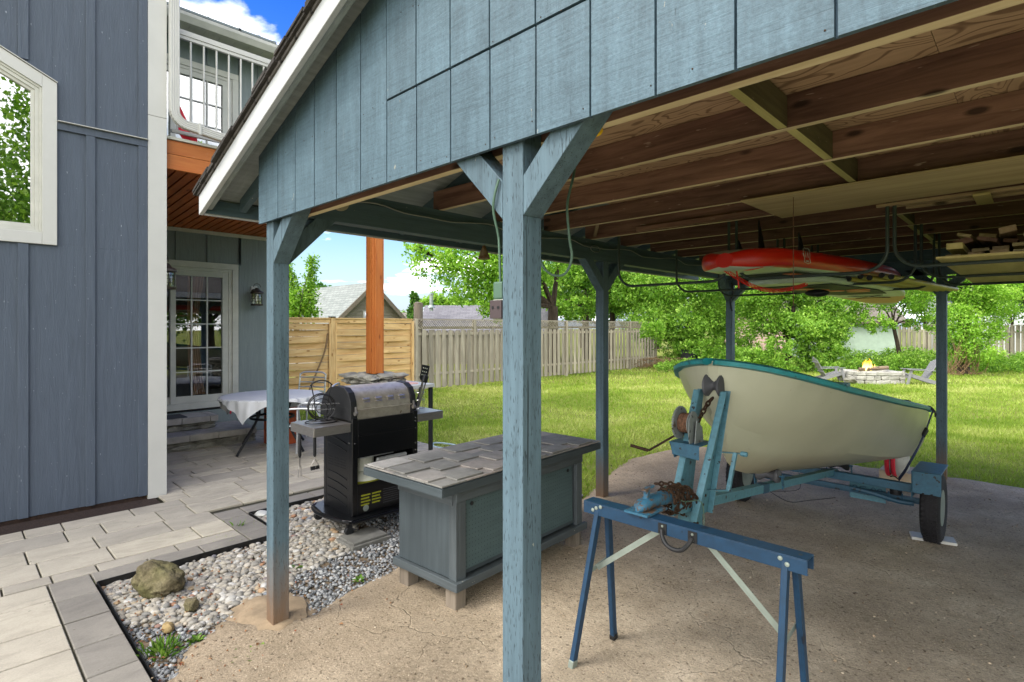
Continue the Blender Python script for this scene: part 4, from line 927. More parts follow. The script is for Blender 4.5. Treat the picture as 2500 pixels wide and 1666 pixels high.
# cedar post on a stone plinth carrying the balcony
b = MB(); b.box(-6.46, -6.30, 3.90, 4.07, 1.03, 3.22); b.box(-6.3, -6.285, 3.93, 4.04, 1.035, 3.22); b.box(-6.485, -6.47 + .01, 3.92, 4.05, 1.035, 3.2); b.box(-6.44, -6.32, 3.885, 3.90, 1.035, 3.2)
po = b.build('balcony_post', 'cedar', ho, bevel=.004)
b = MB(); rr = random.Random(5)
for (z0, z1, inset) in [(-.05 + .12 * i, .07 + .12 * i, .03 * (i % 2) + .04) for i in range(8)] + [(.90, .965, -.01), (.965, 1.028, -.03)]:
    X0, X1, Y0, Y1 = -6.72 + inset, -6.09 - inset, 3.69 + inset, 4.28 - inset
    n = 3
    for i in range(n):
        for j in range(n):
            if 0 < i < n - 1 and 0 < j < n - 1 and z1 < .9: continue
            a, e = X0 + (X1 - X0) * i / n, X0 + (X1 - X0) * (i + 1) / n; c_, d_ = Y0 + (Y1 - Y0) * j / n, Y0 + (Y1 - Y0) * (j + 1) / n
            b.rock(((a + e) / 2 + rr.uniform(-.01, .01), (c_ + d_) / 2, (z0 + z1) / 2), (e - a) * .62, (d_ - c_) * .62, (z1 - z0) * .62, seed=rr.random() * 50, rough=.45, sub=2)
b.build('stone_plinth', 'stone', po)
# stone steps
st = thing('stone_steps', 'two low stone steps with pale block treads below the patio door', 'steps', (-8.6, 2.4, 0))
def step(x0, x1, y0, y1, z, zbot):
    b = MB(); y = y0
    while y < y1 - .01: l = min(.36, y1 - y); b.box(x0 - .0, x1, y + .003, y + l - .003, z - .085, z - .0); y += l
    y = y0; o = b.build('tread', 'capstone', st, bevel=.006); b = MB()
    while y < y1 - .03:
        l = min(rr.uniform(.14, .3), y1 - y); zz = zbot
        while zz < z - .09: hh = min(rr.uniform(.05, .09), z - .085 - zz); b.rock((x1 - .07, y + l / 2, zz + hh / 2), .045, l * .56, hh * .58, seed=rr.random() * 40, rough=.35, sub=2); zz += hh
        y += l
    b.box(x0, x1 - .07, y0 + .03, y1 - .03, zbot, z - .087); b.build('riser', 'stone', st)
step(RX + .002, -8.17, 1.56, 3.15, .20, -.02); step(RX + .002, -8.52, 1.56, 2.75, .385, .2)
b = MB(); b.box(-8.93, -8.56, 1.62, 2.36, .386, .396); tag(b.build('doormat', 'mat'), 'dark grey doormat on the top stone step', 'doormat')
# ================================================================== FENCES
FXp = -11.75
fn = thing('fence', 'new golden pine fence of woven horizontal boards', 'fence', (FXp, 8.0, 0))
def fpost(parent, x, y, z0, z1, s, mat, name='fence_post'):
    b = MB(); b.box(x - s / 2, x + s / 2, y - s / 2, y + s / 2, z0, z1); o = b.build(name, mat, parent, bevel=.004); return o
yps = [.3, 3.3, 6.2, 8.47]
for y in yps[:3]: 
    fpost(fn, FXp + .02, y, -.05, 1.86, .10, 'fencenew'); b = MB(); b.box(FXp - .045, FXp + .085, y - .065, y + .065, 1.861, 1.885); b.build('post_cap', 'blackmatt' if y == 6.2 else 'fencenew', fn)
fpost(fn, FXp + .0, 8.46, -.05, 1.80, .05, 'fencenew')
for i in range(3):
    ya, yb = yps[i] + .055, yps[i + 1] - .055
    b = MB(); b.box(FXp - .03, FXp + .07, ya, yb, 1.825, 1.855); b.box(FXp + .02, FXp + .045, ya, yb, 1.735, 1.8245); b.build('top_rail', 'fencenew', fn, bevel=.003)
    b = MB(); nb = 12; seg = 14
    for k in range(nb):
        z1 = 1.725 - k * .147; z0 = z1 - .14; vs = []; g = []; ln = yb - ya
        ph = 1 if k % 2 else -1
        for j in range(seg + 1):
            t_ = j / seg; dx = ph * .042 * math.sin(t_ * math.pi * 2.0) + .005 * math.sin(t_ * 9 + k); sag = .006 * math.sin(t_ * 5 + k)
            for (ox, oz) in ((0, z0), (0, z1), (.016, z1), (.016, z0)): vs.append((FXp + dx + ox, ya + ln * t_, oz + sag)); g.append((ln * t_, oz - z0, ox))
        fs = []
        for j in range(seg):
            a = j * 4; 
            for q in range(4): fs.append((a + q, a + (q + 1) % 4, a + 4 + (q + 1) % 4, a + 4 + q))
        fs += [(0, 1, 2, 3), tuple(seg * 4 + q for q in (3, 2, 1, 0))]
        b.add(vs, fs, g)
    for yv in (ya + .02, yb - .02): b.box(FXp + .045, FXp + .07, yv - .02, yv + .02, -.02, 1.735)
    b.build('woven_boards', 'fencenew', fn)
b = MB(); b.tube(smoothpath([(FXp + .12, 5.5, 0), (FXp + .14, 5.75, .6), (FXp + .1, 5.98, 1.1), (FXp + .1, 6.05, 1.5)], 4), .02, 7); tag(b.build('dead_vine', 'twig'), 'dead brown vine stem climbing the golden pine fence', 'vine')
fo = thing('fence', 'long weathered grey fence of upright boards with a lattice strip on top', 'fence', (FXp, 14, 0))
ypo = [8.56, 10.6, 14.85, 18.9, 20.9]
for y in ypo: fpost(fo, FXp, y, -.05, 1.86, .09, 'fenceold')
b = MB(); y = 8.62; i = 0
while y < 20.88:
    wd = .125; s_ = 1 if i % 2 else -1
    if min(abs(y + wd / 2 - q) for q in ypo) > .09: b.box(FXp + s_ * .03 - .009, FXp + s_ * .03 + .009, y, y + wd, .02 + random.uniform(-.02, .02), 1.56 + random.uniform(-.02, .02))
    y += .112; i += 1
b.build('upright_boards', 'fenceold', fo)
b = MB()
for z in (.35, 1.42, 1.585, 1.83): b.box(FXp - .018, FXp + .018, 8.5, 20.9, z, z + (.07 if z < 1.8 else .03))
b.build('rails', 'fenceold', fo)
b = MB(); y = 8.5
while y < 20.9:
    b.bar((FXp + .022, y, 1.60), (FXp + .022, y + .23, 1.83), .006, .022, (1, 0, 0)); b.bar((FXp + .030, y + .23, 1.60), (FXp + .030, y, 1.83), .006, .022, (1, 0, 0)); y += .075
b.build('lattice', 'fenceold', fo)
# short return of the old fence at the far corner
b = MB(); y = 0
fr = thing('fence', 'short dark return of the old board fence at the far left corner of the lawn', 'fence', (FXp - .5, 21.1, 0))
for k in range(6): b.box(-12.3 + .0 * k, -12.28, 20.9 + .12 * k, 21.0 + .12 * k, 0, 1.75)
b.build('upright_boards', 'fenceold', fr)
b = MB(); b.tube([(-11.95, 8.78, 0), (-11.95, 8.78, 1.5), (-11.97, 8.8, 2.28)], [.13, .12, .125], 12); b.rock((-11.97, 8.8, 2.27), .11, .11, .04, 3); tag(b.build('timber_stub', 'woodleg', smooth=True), 'thick sawn off grey timber post sticking up behind the fence joint', 'post')
def far_fence(label, pxa, pxb, d, h, y0p=None):
    a = at(pxa, 798, d); e = at(pxb, 798, d); f = thing('fence', label, 'fence', (a.x, a.y, 0)); dr = Vector((e.x - a.x, e.y - a.y, 0)); ln = dr.length; dr.normalize(); n_ = Vector((-dr.y, dr.x, 0))
    b = MB(); t = 0; i = 0
    while t < ln:
        p = Vector((a.x, a.y, 0)) + dr * t + n_ * (.03 if i % 2 else -.03); b.bar(p + Vector((0, 0, 0)), p + Vector((0, 0, h + random.uniform(-.03, .03))), .02, .11, dr); t += .125; i += 1
    b.build('upright_boards', 'fencefar', f); b = MB()
    for z in (.4, h - .3): b.bar(Vector((a.x, a.y, z)), Vector((a.x, a.y, z)) + dr * ln, .03, .08)
    b.bar(Vector((a.x, a.y, h + .02)), Vector((a.x, a.y, h + .02)) + dr * ln, .09, .03); b.build('rails', 'fencefar', f)
far_fence('pale weathered fence section between the stucco shed and the back post of the carport', 2192, 2302, 27, 1.72)
far_fence('pale weathered fence section at the far right edge behind the ivy tree', 2415, 2620, 25, 1.70)
# ================================================================== NEIGHBOURS
def gable_house(name, label, c, ridge_dir, L_, W_, eave, ridge, roofm, wallm, ov=.3, cat='building', lap=.0, window=None):
    f = thing(name, label, cat, (c[0], c[1], 0)); rd = Vector((math.cos(ridge_dir), math.sin(ridge_dir), 0)); nd = Vector((-rd.y, rd.x, 0)); C0 = Vector((c[0], c[1], 0))
    def P(a, bb, z): return C0 + rd * a + nd * bb + Vector((0, 0, z))
    h = W_ / 2; b = MB()
    for s in (0, -L_ + .1):
        b.prism([P(s, -h, -.05), P(s, h, -.05), P(s, h, eave), P(s, 0, ridge - .02), P(s, -h, eave)], rd * -.1)
        if lap and s == 0:
            z = .3
            while z < ridge - .1:
                k = h if z < eave else h * (ridge - z) / (ridge - eave); b.prism([P(.0, -k, z), P(.0, k, z), P(.018, k, z - .0), P(.018, -k, z)], Vector((0, 0, .012))); b.prism([P(.001, -k, z), P(.001, k, z), P(.016, k, z - lap * .9), P(.016, -k, z - lap * .9)], Vector((0, 0, .01))); z += lap
    b.prism([P(0, -h, -.05), P(-L_, -h, -.05), P(-L_, -h, eave), P(0, -h, eave)], nd * .1); b.prism([P(0, h, -.05), P(-L_, h, -.05), P(-L_, h, eave), P(0, h, eave)], nd * -.1)
    b.build('wall', wallm, f)
    sl = (ridge - eave) / h; ho_ = h + ov; ze = eave - sl * ov
    b = MB()
    for s in (1, -1):
        pl = [P(ov, 0, ridge), P(-L_ - ov, 0, ridge), P(-L_ - ov, s * ho_, ze), P(ov, s * ho_, ze)]
        def gcf(v, s=s): r_ = v - C0; return (r_.dot(rd), math.hypot(r_.dot(nd), (ridge - v.z)) , 0)
        b.prism(pl, (0, 0, .06), gc=gcf)
    b.build('roof', roofm, f)
    b = MB()
    for s in (1, -1): b.prism([P(ov + .002, 0, ridge - .16), P(ov + .002, s * ho_, ze - .16), P(ov + .002, s * ho_, ze + .055), P(ov + .002, 0, ridge + .055)], rd * .03)
    b.build('rake_board', 'woodleg', f)
    if window:
        a0, a1, z0, z1 = window; b = MB(); b.box(0, 1, 0, 1, 0, 1); b = MB(); b.prism([P(.02, a0, z0), P(.02, a1, z0), P(.02, a1, z1), P(.02, a0, z1)], rd * .04); wo = b.build('window', 'white', f)
        b = MB(); b.prism([P(.061, a0 + .06, z0 + .06), P(.061, a1 - .06, z0 + .06), P(.061, a1 - .06, z1 - .06), P(.061, a0 + .06, z1 - .06)], rd * .004); b.build('pane', 'glassup', wo)
    return f
gable_house('garage', 'garage with pale grey shingle roof and taupe lap siding behind the pine fence', (-20, 12.25), 0.0, 7.5, 4.6, 1.30, 3.42, 'roofshingle', 'greysiding', lap=.14, window=(-.35, .35, 1.95, 2.3))
q_ = at(1345, 798, 27.5); f = gable_house('shed', 'low shed with mid grey shingle roof and a steel flue behind the old fence', (q_.x, q_.y), TH, 6.2, 5.0, 1.3, 2.66, 'roofmid', 'greysiding', ov=.1)
b = MB(); p = at(1053, 749, 26); b.tube([(p.x, p.y, 2.4), (p.x, p.y, 3.15)], .09, 12); b.lathe([(.12, 0), (.12, .05), (.02, .1)], (p.x, p.y, 3.16), 12); b.lathe([(.2, 0), (.1, .12)], (p.x, p.y, 2.55), 12); b.build('flue', 'galv', f, smooth=True)
gable_house('house_far', 'distant brown roofed house low on the skyline left of the conifer', (-38, 36), R(30), 9, 7, 1.8, 3.0, 'roofbrown', 'greysiding').name = 'far_house'
f = thing('stucco_garage', 'pale green stucco garage with brown shingle roof half hidden by shrubs', 'garage', tuple(at(2110, 798, 27).xy) + (0,))
a = at(2020, 798, 27.5); e = at(2192, 798, 26.5); dr = Vector((e.x - a.x, e.y - a.y, 0)).normalized(); nd = Vector((-dr.y, dr.x, 0)); A0 = Vector((a.x, a.y, 0)) - dr * 1.0; E0 = Vector((e.x, e.y, 0))
Z_ = lambda z: Vector((0, 0, z))
b = MB(); b.prism([A0 + Z_(-.05), E0 + Z_(-.05), E0 + Z_(1.93), A0 + Z_(1.93)], nd * 5); b.build('wall', 'stucco', f)
b = MB(); q0, q1 = A0 - dr * .3 - nd * .3, E0 + dr * .3 - nd * .3; b.prism([q0 + Z_(1.88), q1 + Z_(1.88), q1 + nd * 2.8 + Z_(3.15), q0 + nd * 2.8 + Z_(3.15)], Z_(.07), gc=lambda v: (v.dot(dr), v.dot(nd), 0)); b.prism([q0 + nd * 5.6 + Z_(1.88), q1 + nd * 5.6 + Z_(1.88), q1 + nd * 2.8 + Z_(3.15), q0 + nd * 2.8 + Z_(3.15)], Z_(.07)); b.build('roof', 'roofbrown', f)
b = MB(); b.prism([q0 + Z_(1.80), q1 + Z_(1.80), q1 + Z_(1.93), q0 + Z_(1.93)], nd * -.03); b.build('eave_board', 'woodleg', f)
for lab, px, d, L_, ez, rz_ in (('white walled house behind the trees beyond the back post', 2290, 40, 9, 3.6, 5.4), ('white walled house at the far right behind the ivy tree', 2540, 36, 8, 3.3, 4.9), ('pinkish brick house glimpsed through the bushes behind the boat', 1760, 42, 10, 2.6, 4.4)):
    p = at(px, 798, d); gable_house('white_house' if 'white' in lab else 'brick_house', lab, (p.x, p.y), R(200), L_, 7, ez, rz_, 'roofbrown', 'bluehouse' if 'white' in lab else M.setdefault('brickpink', plain('pink_brick', 'b59a90', .9, var=.2, scale=8)))

# ================================================================== CABINET WITH SLATE TOP
def V3(*a): return Vector(a)
bn = thing('cabinet', 'low grey blue wooden cabinet with perforated side panel on stubby square feet under the carport', 'cabinet', (-2.72, 2.06, 0), R(3))
Wd, Ln = .54, 1.30     # local: x 0..-? centre, y 0..Ln ; z up
def lb(b, x0, x1, y0, y1, z0, z1, **k):
    mt = WM[bn.as_pointer()]; o = len(b.v); b.box(x0, x1, y0, y1, z0, z1, **k)
    for i in range(o, len(b.v)): b.v[i] = tuple(mt @ Vector(b.v[i]))
h = Wd / 2
b = MB(); lb(b, -h + .012, h - .03, .012, Ln - .012, .17, .68); b.build('body', 'bench', bn)
b = MB(); lb(b, -h, h - .062, 0, .0115, .165, .675); b.build('end_panel', 'bench', bn, bevel=.002)
b = MB(); lb(b, h - .06, h + .0, -.004, .018, .15, .675); lb(b, h - .029, h, .0185, .075, .15, .62); lb(b, h - .029, h + .002, Ln - .07, Ln, .15, .62); lb(b, h - .029, h + .006, -.004, Ln + .004, .622, .70); lb(b, -h - .002, h - .03, -.010, -.0005, .60, .70); b.build('stile_frame', 'benchedge', bn, bevel=.003)
# perforated panel: holes are real dark dots on a slightly leaning board
g = G('pegboard_paint'); v = g.coord('gc', (1, 1, 1)); mp = g.node('ShaderNodeMapping'); mp.inputs['Scale'].default_value = (38, 38, 38); g.link(v, mp.inputs[0])
fr = g.node('ShaderNodeVectorMath', operation='FRACTION'); g.link(mp.outputs[0], fr.inputs[0]); sb = g.node('ShaderNodeVectorMath', operation='SUBTRACT'); sb.inputs[1].default_value = (.5, .5, 0); g.link(fr.outputs[0], sb.inputs[0])
sx = g.node('ShaderNodeSeparateXYZ'); g.link(sb.outputs[0], sx.inputs[0]); rr_ = g.math('ADD', g.math('POWER', sx.outputs[0], 2.), g.math('POWER', sx.outputs[1], 2.)); hole = g.ramp(rr_, [(.008, 1.0), (.016, 0.0)])
col = g.mix(1.0, '4f6264', g.ramp(g.noise(g.coord('gc', (3, 9, 9)), 2, 4, .6), [(.3, .85), (.7, 1.08)]), 'MULTIPLY'); g.col(g.mix(g.math('MULTIPLY', hole, .85), col, '1d2628')); g.set(.6, 0, .3); M['peg'] = g.m
b = MB(); mt = WM[bn.as_pointer()]
P = [mt @ Vector(p) for p in ((h - .020, .078, .20), (h - .020, Ln - .095, .20), (h - .022, Ln - .105, .615), (h - .022, .078, .615))]
b.prism(P, (mt.to_3x3() @ Vector((-.004, 0, 0))), gc=lambda v: ((mt.inverted() @ v).y, (mt.inverted() @ v).z, (mt.inverted() @ v).x)); b.build('pegboard_panel', 'peg', bn)
for yy in (.14, Ln - .16): b = MB(); b.lathe([(.013, 0), (.013, .003)], mt @ Vector((h - .0165, yy, .585)), 12, mt.to_3x3() @ Vector((1, 0, 0))); b.build('finger_hole', 'blackmatt', bn)
b = MB(); lb(b, -h - .03, h + .03, -.03, 0.0 + .0, .115, .165); lb(b, h + .0, h + .03, .0005, Ln + .03, .115, .165); lb(b, -h - .03, -h, .0005, Ln + .03, .115, .165); lb(b, -h, h - .001, .001, Ln + .02, .118, .150); b.build('base_rail', 'benchedge', bn, bevel=.004)
for (x, y) in ((-h + .05, .04), (h - .05, .04), (h - .05, Ln - .05), (-h + .05, Ln - .05)):
    b = MB(); lb(b, x - .045, x + .045, y - .045, y + .045, -.02, .1145); b.build('foot', 'woodleg', bn, bevel=.008)
b = MB(); lb(b, -h - .17, h + .0 + .02, -.13, Ln + .20, .725, .745); b.build('top_board', 'benchedge', bn, bevel=.002)
b = MB(); lb(b, -h - .185, h + .035, -.145, -.1305, .690, .738); lb(b, h + .0205, h + .035, -.13, Ln + .215, .690, .738); lb(b, -h - .185, -h - .1705, -.13, Ln + .215, .690, .738); lb(b, -h - .17, h + .02, -.13, Ln + .20, .69, .724); b.build('top_edging', 'bench', bn, bevel=.002)
b = MB(); rt_ = random.Random(9)
def tile(x0, y0, w_, l, z, rot_, r_):
    ps = [mt @ Vector((min(max(x0 + dx - dy * rot_, -h - .183), h + .034), min(max(y0 + dy + dx * rot_, -.142), Ln + .212), z)) for dx, dy in ((0, 0), (w_, 0), (w_, l), (0, l))]; b.prism(ps, (0, 0, .0088), r=r_)
W_ = Wd + .215
for i in range(5):
    y = -.142 - (.1 if i % 2 else 0)
    while y < Ln + .26:
        l = rt_.uniform(.19, .26); tile(-h - .182 + i * W_ / 5, y, W_ / 5 - .002, l - .002, .7452 + rt_.uniform(0, .001), 0, rt_.random()); y += l
for (u_, v_, w_, l) in ((.02, .0, .17, .24), (.21, .02, .18, .22), (.45, -.01, .19, .20), (.60, .13, .14, .22), (.33, .21, .17, .18), (.09, .27, .17, .26), (.50, .37, .16, .19), (.24, .43, .18, .2), (.62, .42, .13, .25), (.03, .60, .18, .24), (.40, .62, .19, .2), (.25, .78, .16, .21), (.58, .72, .17, .24), (.05, .92, .17, .2), (.42, .95, .17, .22), (.22, 1.06, .19, .25), (.60, 1.02, .15, .24), (.04, 1.22, .18, .22), (.46, 1.24, .18, .22), (.60, 1.34, .15, .2)):
    tile(-h - .175 + u_ * .97, -.135 + v_ * 1.02, w_, l, .7552 + rt_.uniform(0, .0006), rt_.uniform(-.03, .03), rt_.random())
M['slatetop'] = None
g = G('slate_tiles'); col = g.ramp(g.rnd(), [(0, '7b7a75'), (.5, '8d8b86'), (.85, '989089'), (1, '9c9a95')]); col = g.mix(1.0, col, g.ramp(g.noise(g.coord('obj'), 14, 5, .65), [(.3, .75), (.7, 1.1)]), 'MULTIPLY'); g.col(col); g.set(.75, 0, .3); g.bump(g.noise(g.coord('obj'), 60, 3, .6), .3, .003); M['slatetop'] = g.m
b.build('slate_tiles', 'slatetop', bn, bevel=.001)
# ================================================================== BARBECUE
gr = thing('barbecue', 'black gas barbecue seen from behind with steel lid and two steel side shelves', 'barbecue', (-4.17, 2.56, 0), 0)
gx0, gx1, gy0, gy1 = -4.40, -3.925, 2.25, 2.875
b = MB()
P = [V3(-4.52, y, z) for y, z in ((2.19, .10), (2.93, .10), (2.93, .135), (2.19, .135))]
pl = [(-4.50, 2.24), (-4.42, 2.17), (-4.2, 2.13), (-3.93, 2.16), (-3.86, 2.20), (-3.85, 2.90), (-3.93, 2.96), (-4.42, 2.96), (-4.50, 2.9)]
b.prism([V3(x, y, .105) for x, y in pl], (0, 0, .035)); b.build('base_tray', 'black', gr, bevel=.008)
b = MB(); b.tube([(-3.845, 2.20, .125), (-3.845, 2.9, .125)], .012, 10); b.tube(smoothpath([(-3.86, 2.19, .125), (-4.2, 2.12, .125), (-4.43, 2.16, .125), (-4.51, 2.25, .125)], 5), .012, 8); b.build('base_rail', 'black', gr, smooth=True)
for (x, y) in ((-3.93, 2.22), (-4.44, 2.22), (-3.93, 2.90), (-4.44, 2.90)):
    b = MB(); b.lathe([(.005, -.018), (.034, -.016), (.037, 0), (.034, .016), (.005, .018)], (x, y, .04), 18, (1, 0, 0)); b.box(x - .012, x + .012, y - .022, y + .022, .06, .105); b.build('castor', 'blackmatt', gr, smooth=True)
for y in (gy0, gy1 - .022):   # pressed side panels
    b = MB(); b.box(gx0, gx1 - .07, y, y + .022, .14, .80); b.build('side_panel', 'black', gr, bevel=.004)
for z in (.22, .29, .36, .43, .66, .72): b = MB(); b.tube(smoothpath([(gx0 + .07, gy0 - .001, z + .02), (-4.17, gy0 - .001, z + .012), (-4.02, gy0 - .001, z - .012)], 5), .0045, 6); b.build('pressed_rib', 'black', gr, smooth=True)
b = MB()
for r_ in range(4):
    for c_ in range(3): b.box(gx0 + .08 + c_ * .10, gx0 + .16 + c_ * .10, gy0 - .0015, gy0 + .002, .50 + r_ * .022, .508 + r_ * .022)
b.build('vent_slots', 'blackmatt', gr)
b = MB(); b.box(gx1 - .0695, gx1, gy0 - .004, gy0 + .045, .14, .92); b.box(gx1 - .0695, gx1, gy1 - .045, gy1 + .004, .14, .92); b.box(gx0, gx0 + .05, gy0 - .003, gy0 + .03, .14, .9); b.build('corner_post', 'black', gr, bevel=.006)
b = MB(); b.box(gx1 - .012, gx1 - .004, gy0 + .0455, gy1 - .0455, .14, .385); b.build('lower_back_panel', 'black', gr, bevel=.002)
b = MB(); b.box(gx1 - .02, gx1 + .002, gy0 + .0455, gy1 - .0455, .60, .905); b.box(gx1 + .002, gx1 + .006, gy0 + .047, gy1 - .047, .77, .79); b.box(gx0, gx1 - .021, gy0 + .03, gy1 - .03, .62, .90); b.box(gx0 + .01, gx0 + .02, gy0 + .02, gy1 - .02, .14, .6); b.build('firebox', 'black', gr, bevel=.003)
b = MB(); b.box(gx0 + .02, gx1 - .06, gy0 + .10, gy0 + .42, .575, .60); b.tube([(gx1 - .05, gy0 + .25, .545), (gx1 - .03, gy1 - .1, .555)], .018, 8); b.build('drip_tray', 'alum', gr, bevel=.003)
b = MB(); rnd_ = random.Random(4)
for r_ in range(4):
    for c_ in range(2): b.box(gx1 - .004, gx1 - .0025, gy0 + .075 + c_ * .10, gy0 + .16 + c_ * .10 - .01 * (r_ % 2), .285 - r_ * .025, .297 - r_ * .025)
b.build('warning_label', 'labelgreen', gr)
b = MB()
for r_ in range(7): b.box(gx1 - .004, gx1 - .0025, gy0 + .28, gy0 + .44 - .01 * (r_ % 3), .30 - r_ * .018, .303 - r_ * .018)
b.build('label_print', 'rubbergrey', gr)
b = MB(); b.lathe([(.026, 0), (.026, .0015)], (gx1 - .004, gy0 + .12, .185), 20, (1, 0, 0)); b.build('round_sticker', 'galv', gr)
b = MB()
for z in (.86, .83, .77, .64, .58): b.lathe([(.006, 0), (.005, .003)], (gx1 + .001, gy1 - .02, z), 8, (1, 0, 0))
for z in (.72,): b.lathe([(.006, 0), (.005, .003)], (gx1 + .001, gy0 + .02, z), 8, (1, 0, 0)); b.lathe([(.006, 0), (.005, .003)], (gx1 - .05, gy0 - .004, z), 8, (0, -1, 0))
b.build('screws', 'chrome', gr)
# lid: side profile swept along y, dark end caps and a steel skin
prof = [(-3.955, .985), (-3.965, 1.05), (-4.0, 1.115), (-4.06, 1.15), (-4.18, 1.158), (-4.30, 1.135), (-4.40, 1.06), (-4.45, .96), (-4.45, .90), (-3.955, .90)]
b = MB(); b.prism([V3(x, gy0 + .055, z) for x, z in prof], (0, gy1 - gy0 - .11, 0)); lid = b.build('lid', 'steelwarm', gr, smooth=True)
def scale_prof(k): cx_, cz_ = -4.2, 1.0; return [(cx_ + (x - cx_) * k, cz_ + (z - cz_) * k) for x, z in prof]
for y in (gy0 - .005, gy1 - .0535): b = MB(); b.prism([V3(x, y, z) for x, z in scale_prof(1.035)], (0, .0585, 0)); b.build('end_cap', 'blackmatt', lid, bevel=.006)
b = MB()
for k in range(4):
    y = gy0 + .115 + k * .115
    for z in (1.035, 1.058): b.prism([V3(-3.958 - (z - .985) * .18, y, z), V3(-3.958 - (z - .985) * .18, y + .06, z), V3(-3.944 - (z - .985) * .18, y + .058, z + .002), V3(-3.944 - (z - .985) * .18, y + .002, z + .002)], (-.012, 0, .010))
b.build('vent_louvre', 'steel', lid)
b = MB(); b.box(-3.962, -3.935, gy0 + .05, gy1 - .05, .975, .984); b.build('lid_lip', 'steelwarm', lid)
b = MB()
for y in (gy0 + .03, gy1 - .035): b.bar((-3.93, y, .96), (-3.955, y + .01, 1.0), .014, .03); b.lathe([(.017, -.012), (.017, .012)], (-3.93, y, .955), 12, (0, 1, 0))
b.build('hinge', 'steel', gr)
b = MB(); b.prism([V3(-4.42, gy0 - .006, .90), V3(-3.96, gy0 - .006, .90), V3(-3.96, gy0 - .006, .97), V3(-4.02, gy0 - .006, 1.0), V3(-4.38, gy0 - .006, 1.0)], (0, .02, 0)); b.build('side_casting', 'blackmatt', gr, bevel=.004)
def shelf(ya, yb, rz=0):
    b = MB(); x0, x1, z0, z1 = -4.33, -3.935, .815, .885
    b.box(x0, x1, ya, yb, z1 - .006, z1); b.box(x0, x1, ya if ya < 2.5 else yb - .006, (ya if ya < 2.5 else yb - .006) + .006, z0, z1 - .0065); b.box(x1 - .006, x1, ya + .0065, yb - .0065, z0, z1 - .0065); b.box(x0, x0 + .006, ya + .0065, yb - .0065, z0, z1 - .0065); return b.build('side_shelf', 'steel', gr, bevel=.004)
shelf(1.93, gy0 - .005); shelf(gy1 + .005, 3.17)
# things on and around the barbecue
def tool(name, label, cat, x, y, ztop, kind):
    t = thing(name, label, cat, (x, y, ztop)); b = MB(); b.tube([(x, y, ztop), (x, y, ztop - .02), (x, y, ztop - .17), (x, y, ztop - .185)], [.006, .012, .013, .007], 8); b.build('handle', 'blackmatt', t, smooth=True)
    b = MB()
    if kind == 'fork':
        b.bar((x, y, ztop - .185), (x, y, ztop - .255), .008, .004, (1, 0, 0)); 
        for s in (-1, 1): b.tube([(x, y + s * .003, ztop - .25), (x, y + s * .010, ztop - .27), (x, y + s * .011, ztop - .33), (x, y + s * .010, ztop - .345)], [.0035, .003, .0025, .001], 6)
        b.build('prongs', 'steel', t)
    else:
        b.tube([(x, y, ztop - .18), (x, y, ztop - .20), (x, y - .03, ztop - .25), (x, y - .03, ztop - .262), (x, y + .03, ztop - .262), (x, y + .03, ztop - .25), (x, y, ztop - .20)], .0025, 6); b.build('wire_frame', 'steel', t)
        b = MB(); 
        for k in range(90): yy = y - .036 + .072 * random.random(); xx = x + random.uniform(-.01, .01); b.bar((xx, yy, ztop - .258), (xx + random.uniform(-.006, .006), yy + random.uniform(-.006, .006), ztop - .285), .0022, .0022)
        b.build('bristles', 'blackmatt', t)
    return t
tool('barbecue_fork', 'two pronged barbecue fork hanging below the near side shelf', 'fork', -4.18, 1.937, .81, 'fork')
tool('grill_brush', 'wire grill brush hanging beside the barbecue fork', 'brush', -4.12, 2.03, .81, 'brush')
bk = thing('wire_basket', 'black wire rib rack with tall twisted handle on the near barbecue shelf', 'wire rack', (-4.13, 2.09, .886))
b = MB(); C = V3(-4.13, 2.09, .886)
dv1 = V3(.35, .94, 0).normalized(); dv2 = V3(-.94, .35, 0).normalized(); up = V3(0, 0, 1)
b.tube(arc(C + up * .006, .10, 0, 2 * math.pi, 28, dv1, dv2 * .75)[:-1], .0035, 6, closed=True); b.tube(arc(C + up * .018, .075, 0, 2 * math.pi, 28, dv1, dv2 * .75)[:-1], .003, 6, closed=True)
for o_, r_ in ((-.045, .082), (-.015, .085), (.02, .083), (.05, .078)): b.tube(arc(C + up * .105 + dv2 * o_, r_, 0, 2 * math.pi, 30, dv1, up)[:-1], .0033, 6, closed=True)
for r_ in (.06, .035): b.tube(arc(C + up * .10 - dv2 * .03, r_, 0, 2 * math.pi, 24, dv1, up)[:-1], .0025, 6, closed=True)
for s in (-1, 1): b.tube([C + dv1 * s * .035 + up * .01, C + dv1 * s * .035 + up * .06, C + dv1 * s * .045 + up * .16, C + dv1 * s * .062 + up * .25], .0038, 6)
b.build('wire_rings', 'blackwire', bk, smooth=True)
b = MB(); pa = arc(C + up * .19, .085, R(38), R(142), 26, dv1, up)
for i, p in enumerate(pa[:-1]): q = pa[i + 1]; b.tube([p + up * (.003 if i % 2 else -.001), q + up * (-.001 if i % 2 else .003)], .0055 if i % 2 else .0048, 6)
b.build('twisted_handle', 'blackwire', bk)
b = MB()
for z, l in ((.12, .125), (.085, .10)):
    for o_ in (-.012, .012): b.tube([C - dv1 * l + up * z + dv2 * o_, C + dv1 * l * .9 + up * z + dv2 * o_], .0022, 5)
b.build('skewers', 'chrome', bk); bk.scale = (1.22, 1.22, 1.22)
ut = thing('utensil_holder', 'bright wire utensil holder standing on the far barbecue shelf', 'utensil holder', (-4.2, 3.03, .886)); b = MB(); C = V3(-4.2, 3.03, .886)
for z in (.004, .07, .13): b.tube(arc(C + up * z, .04, 0, 2 * math.pi, 16, V3(1, 0, 0), V3(0, 1, 0))[:-1], .002, 5, closed=True)
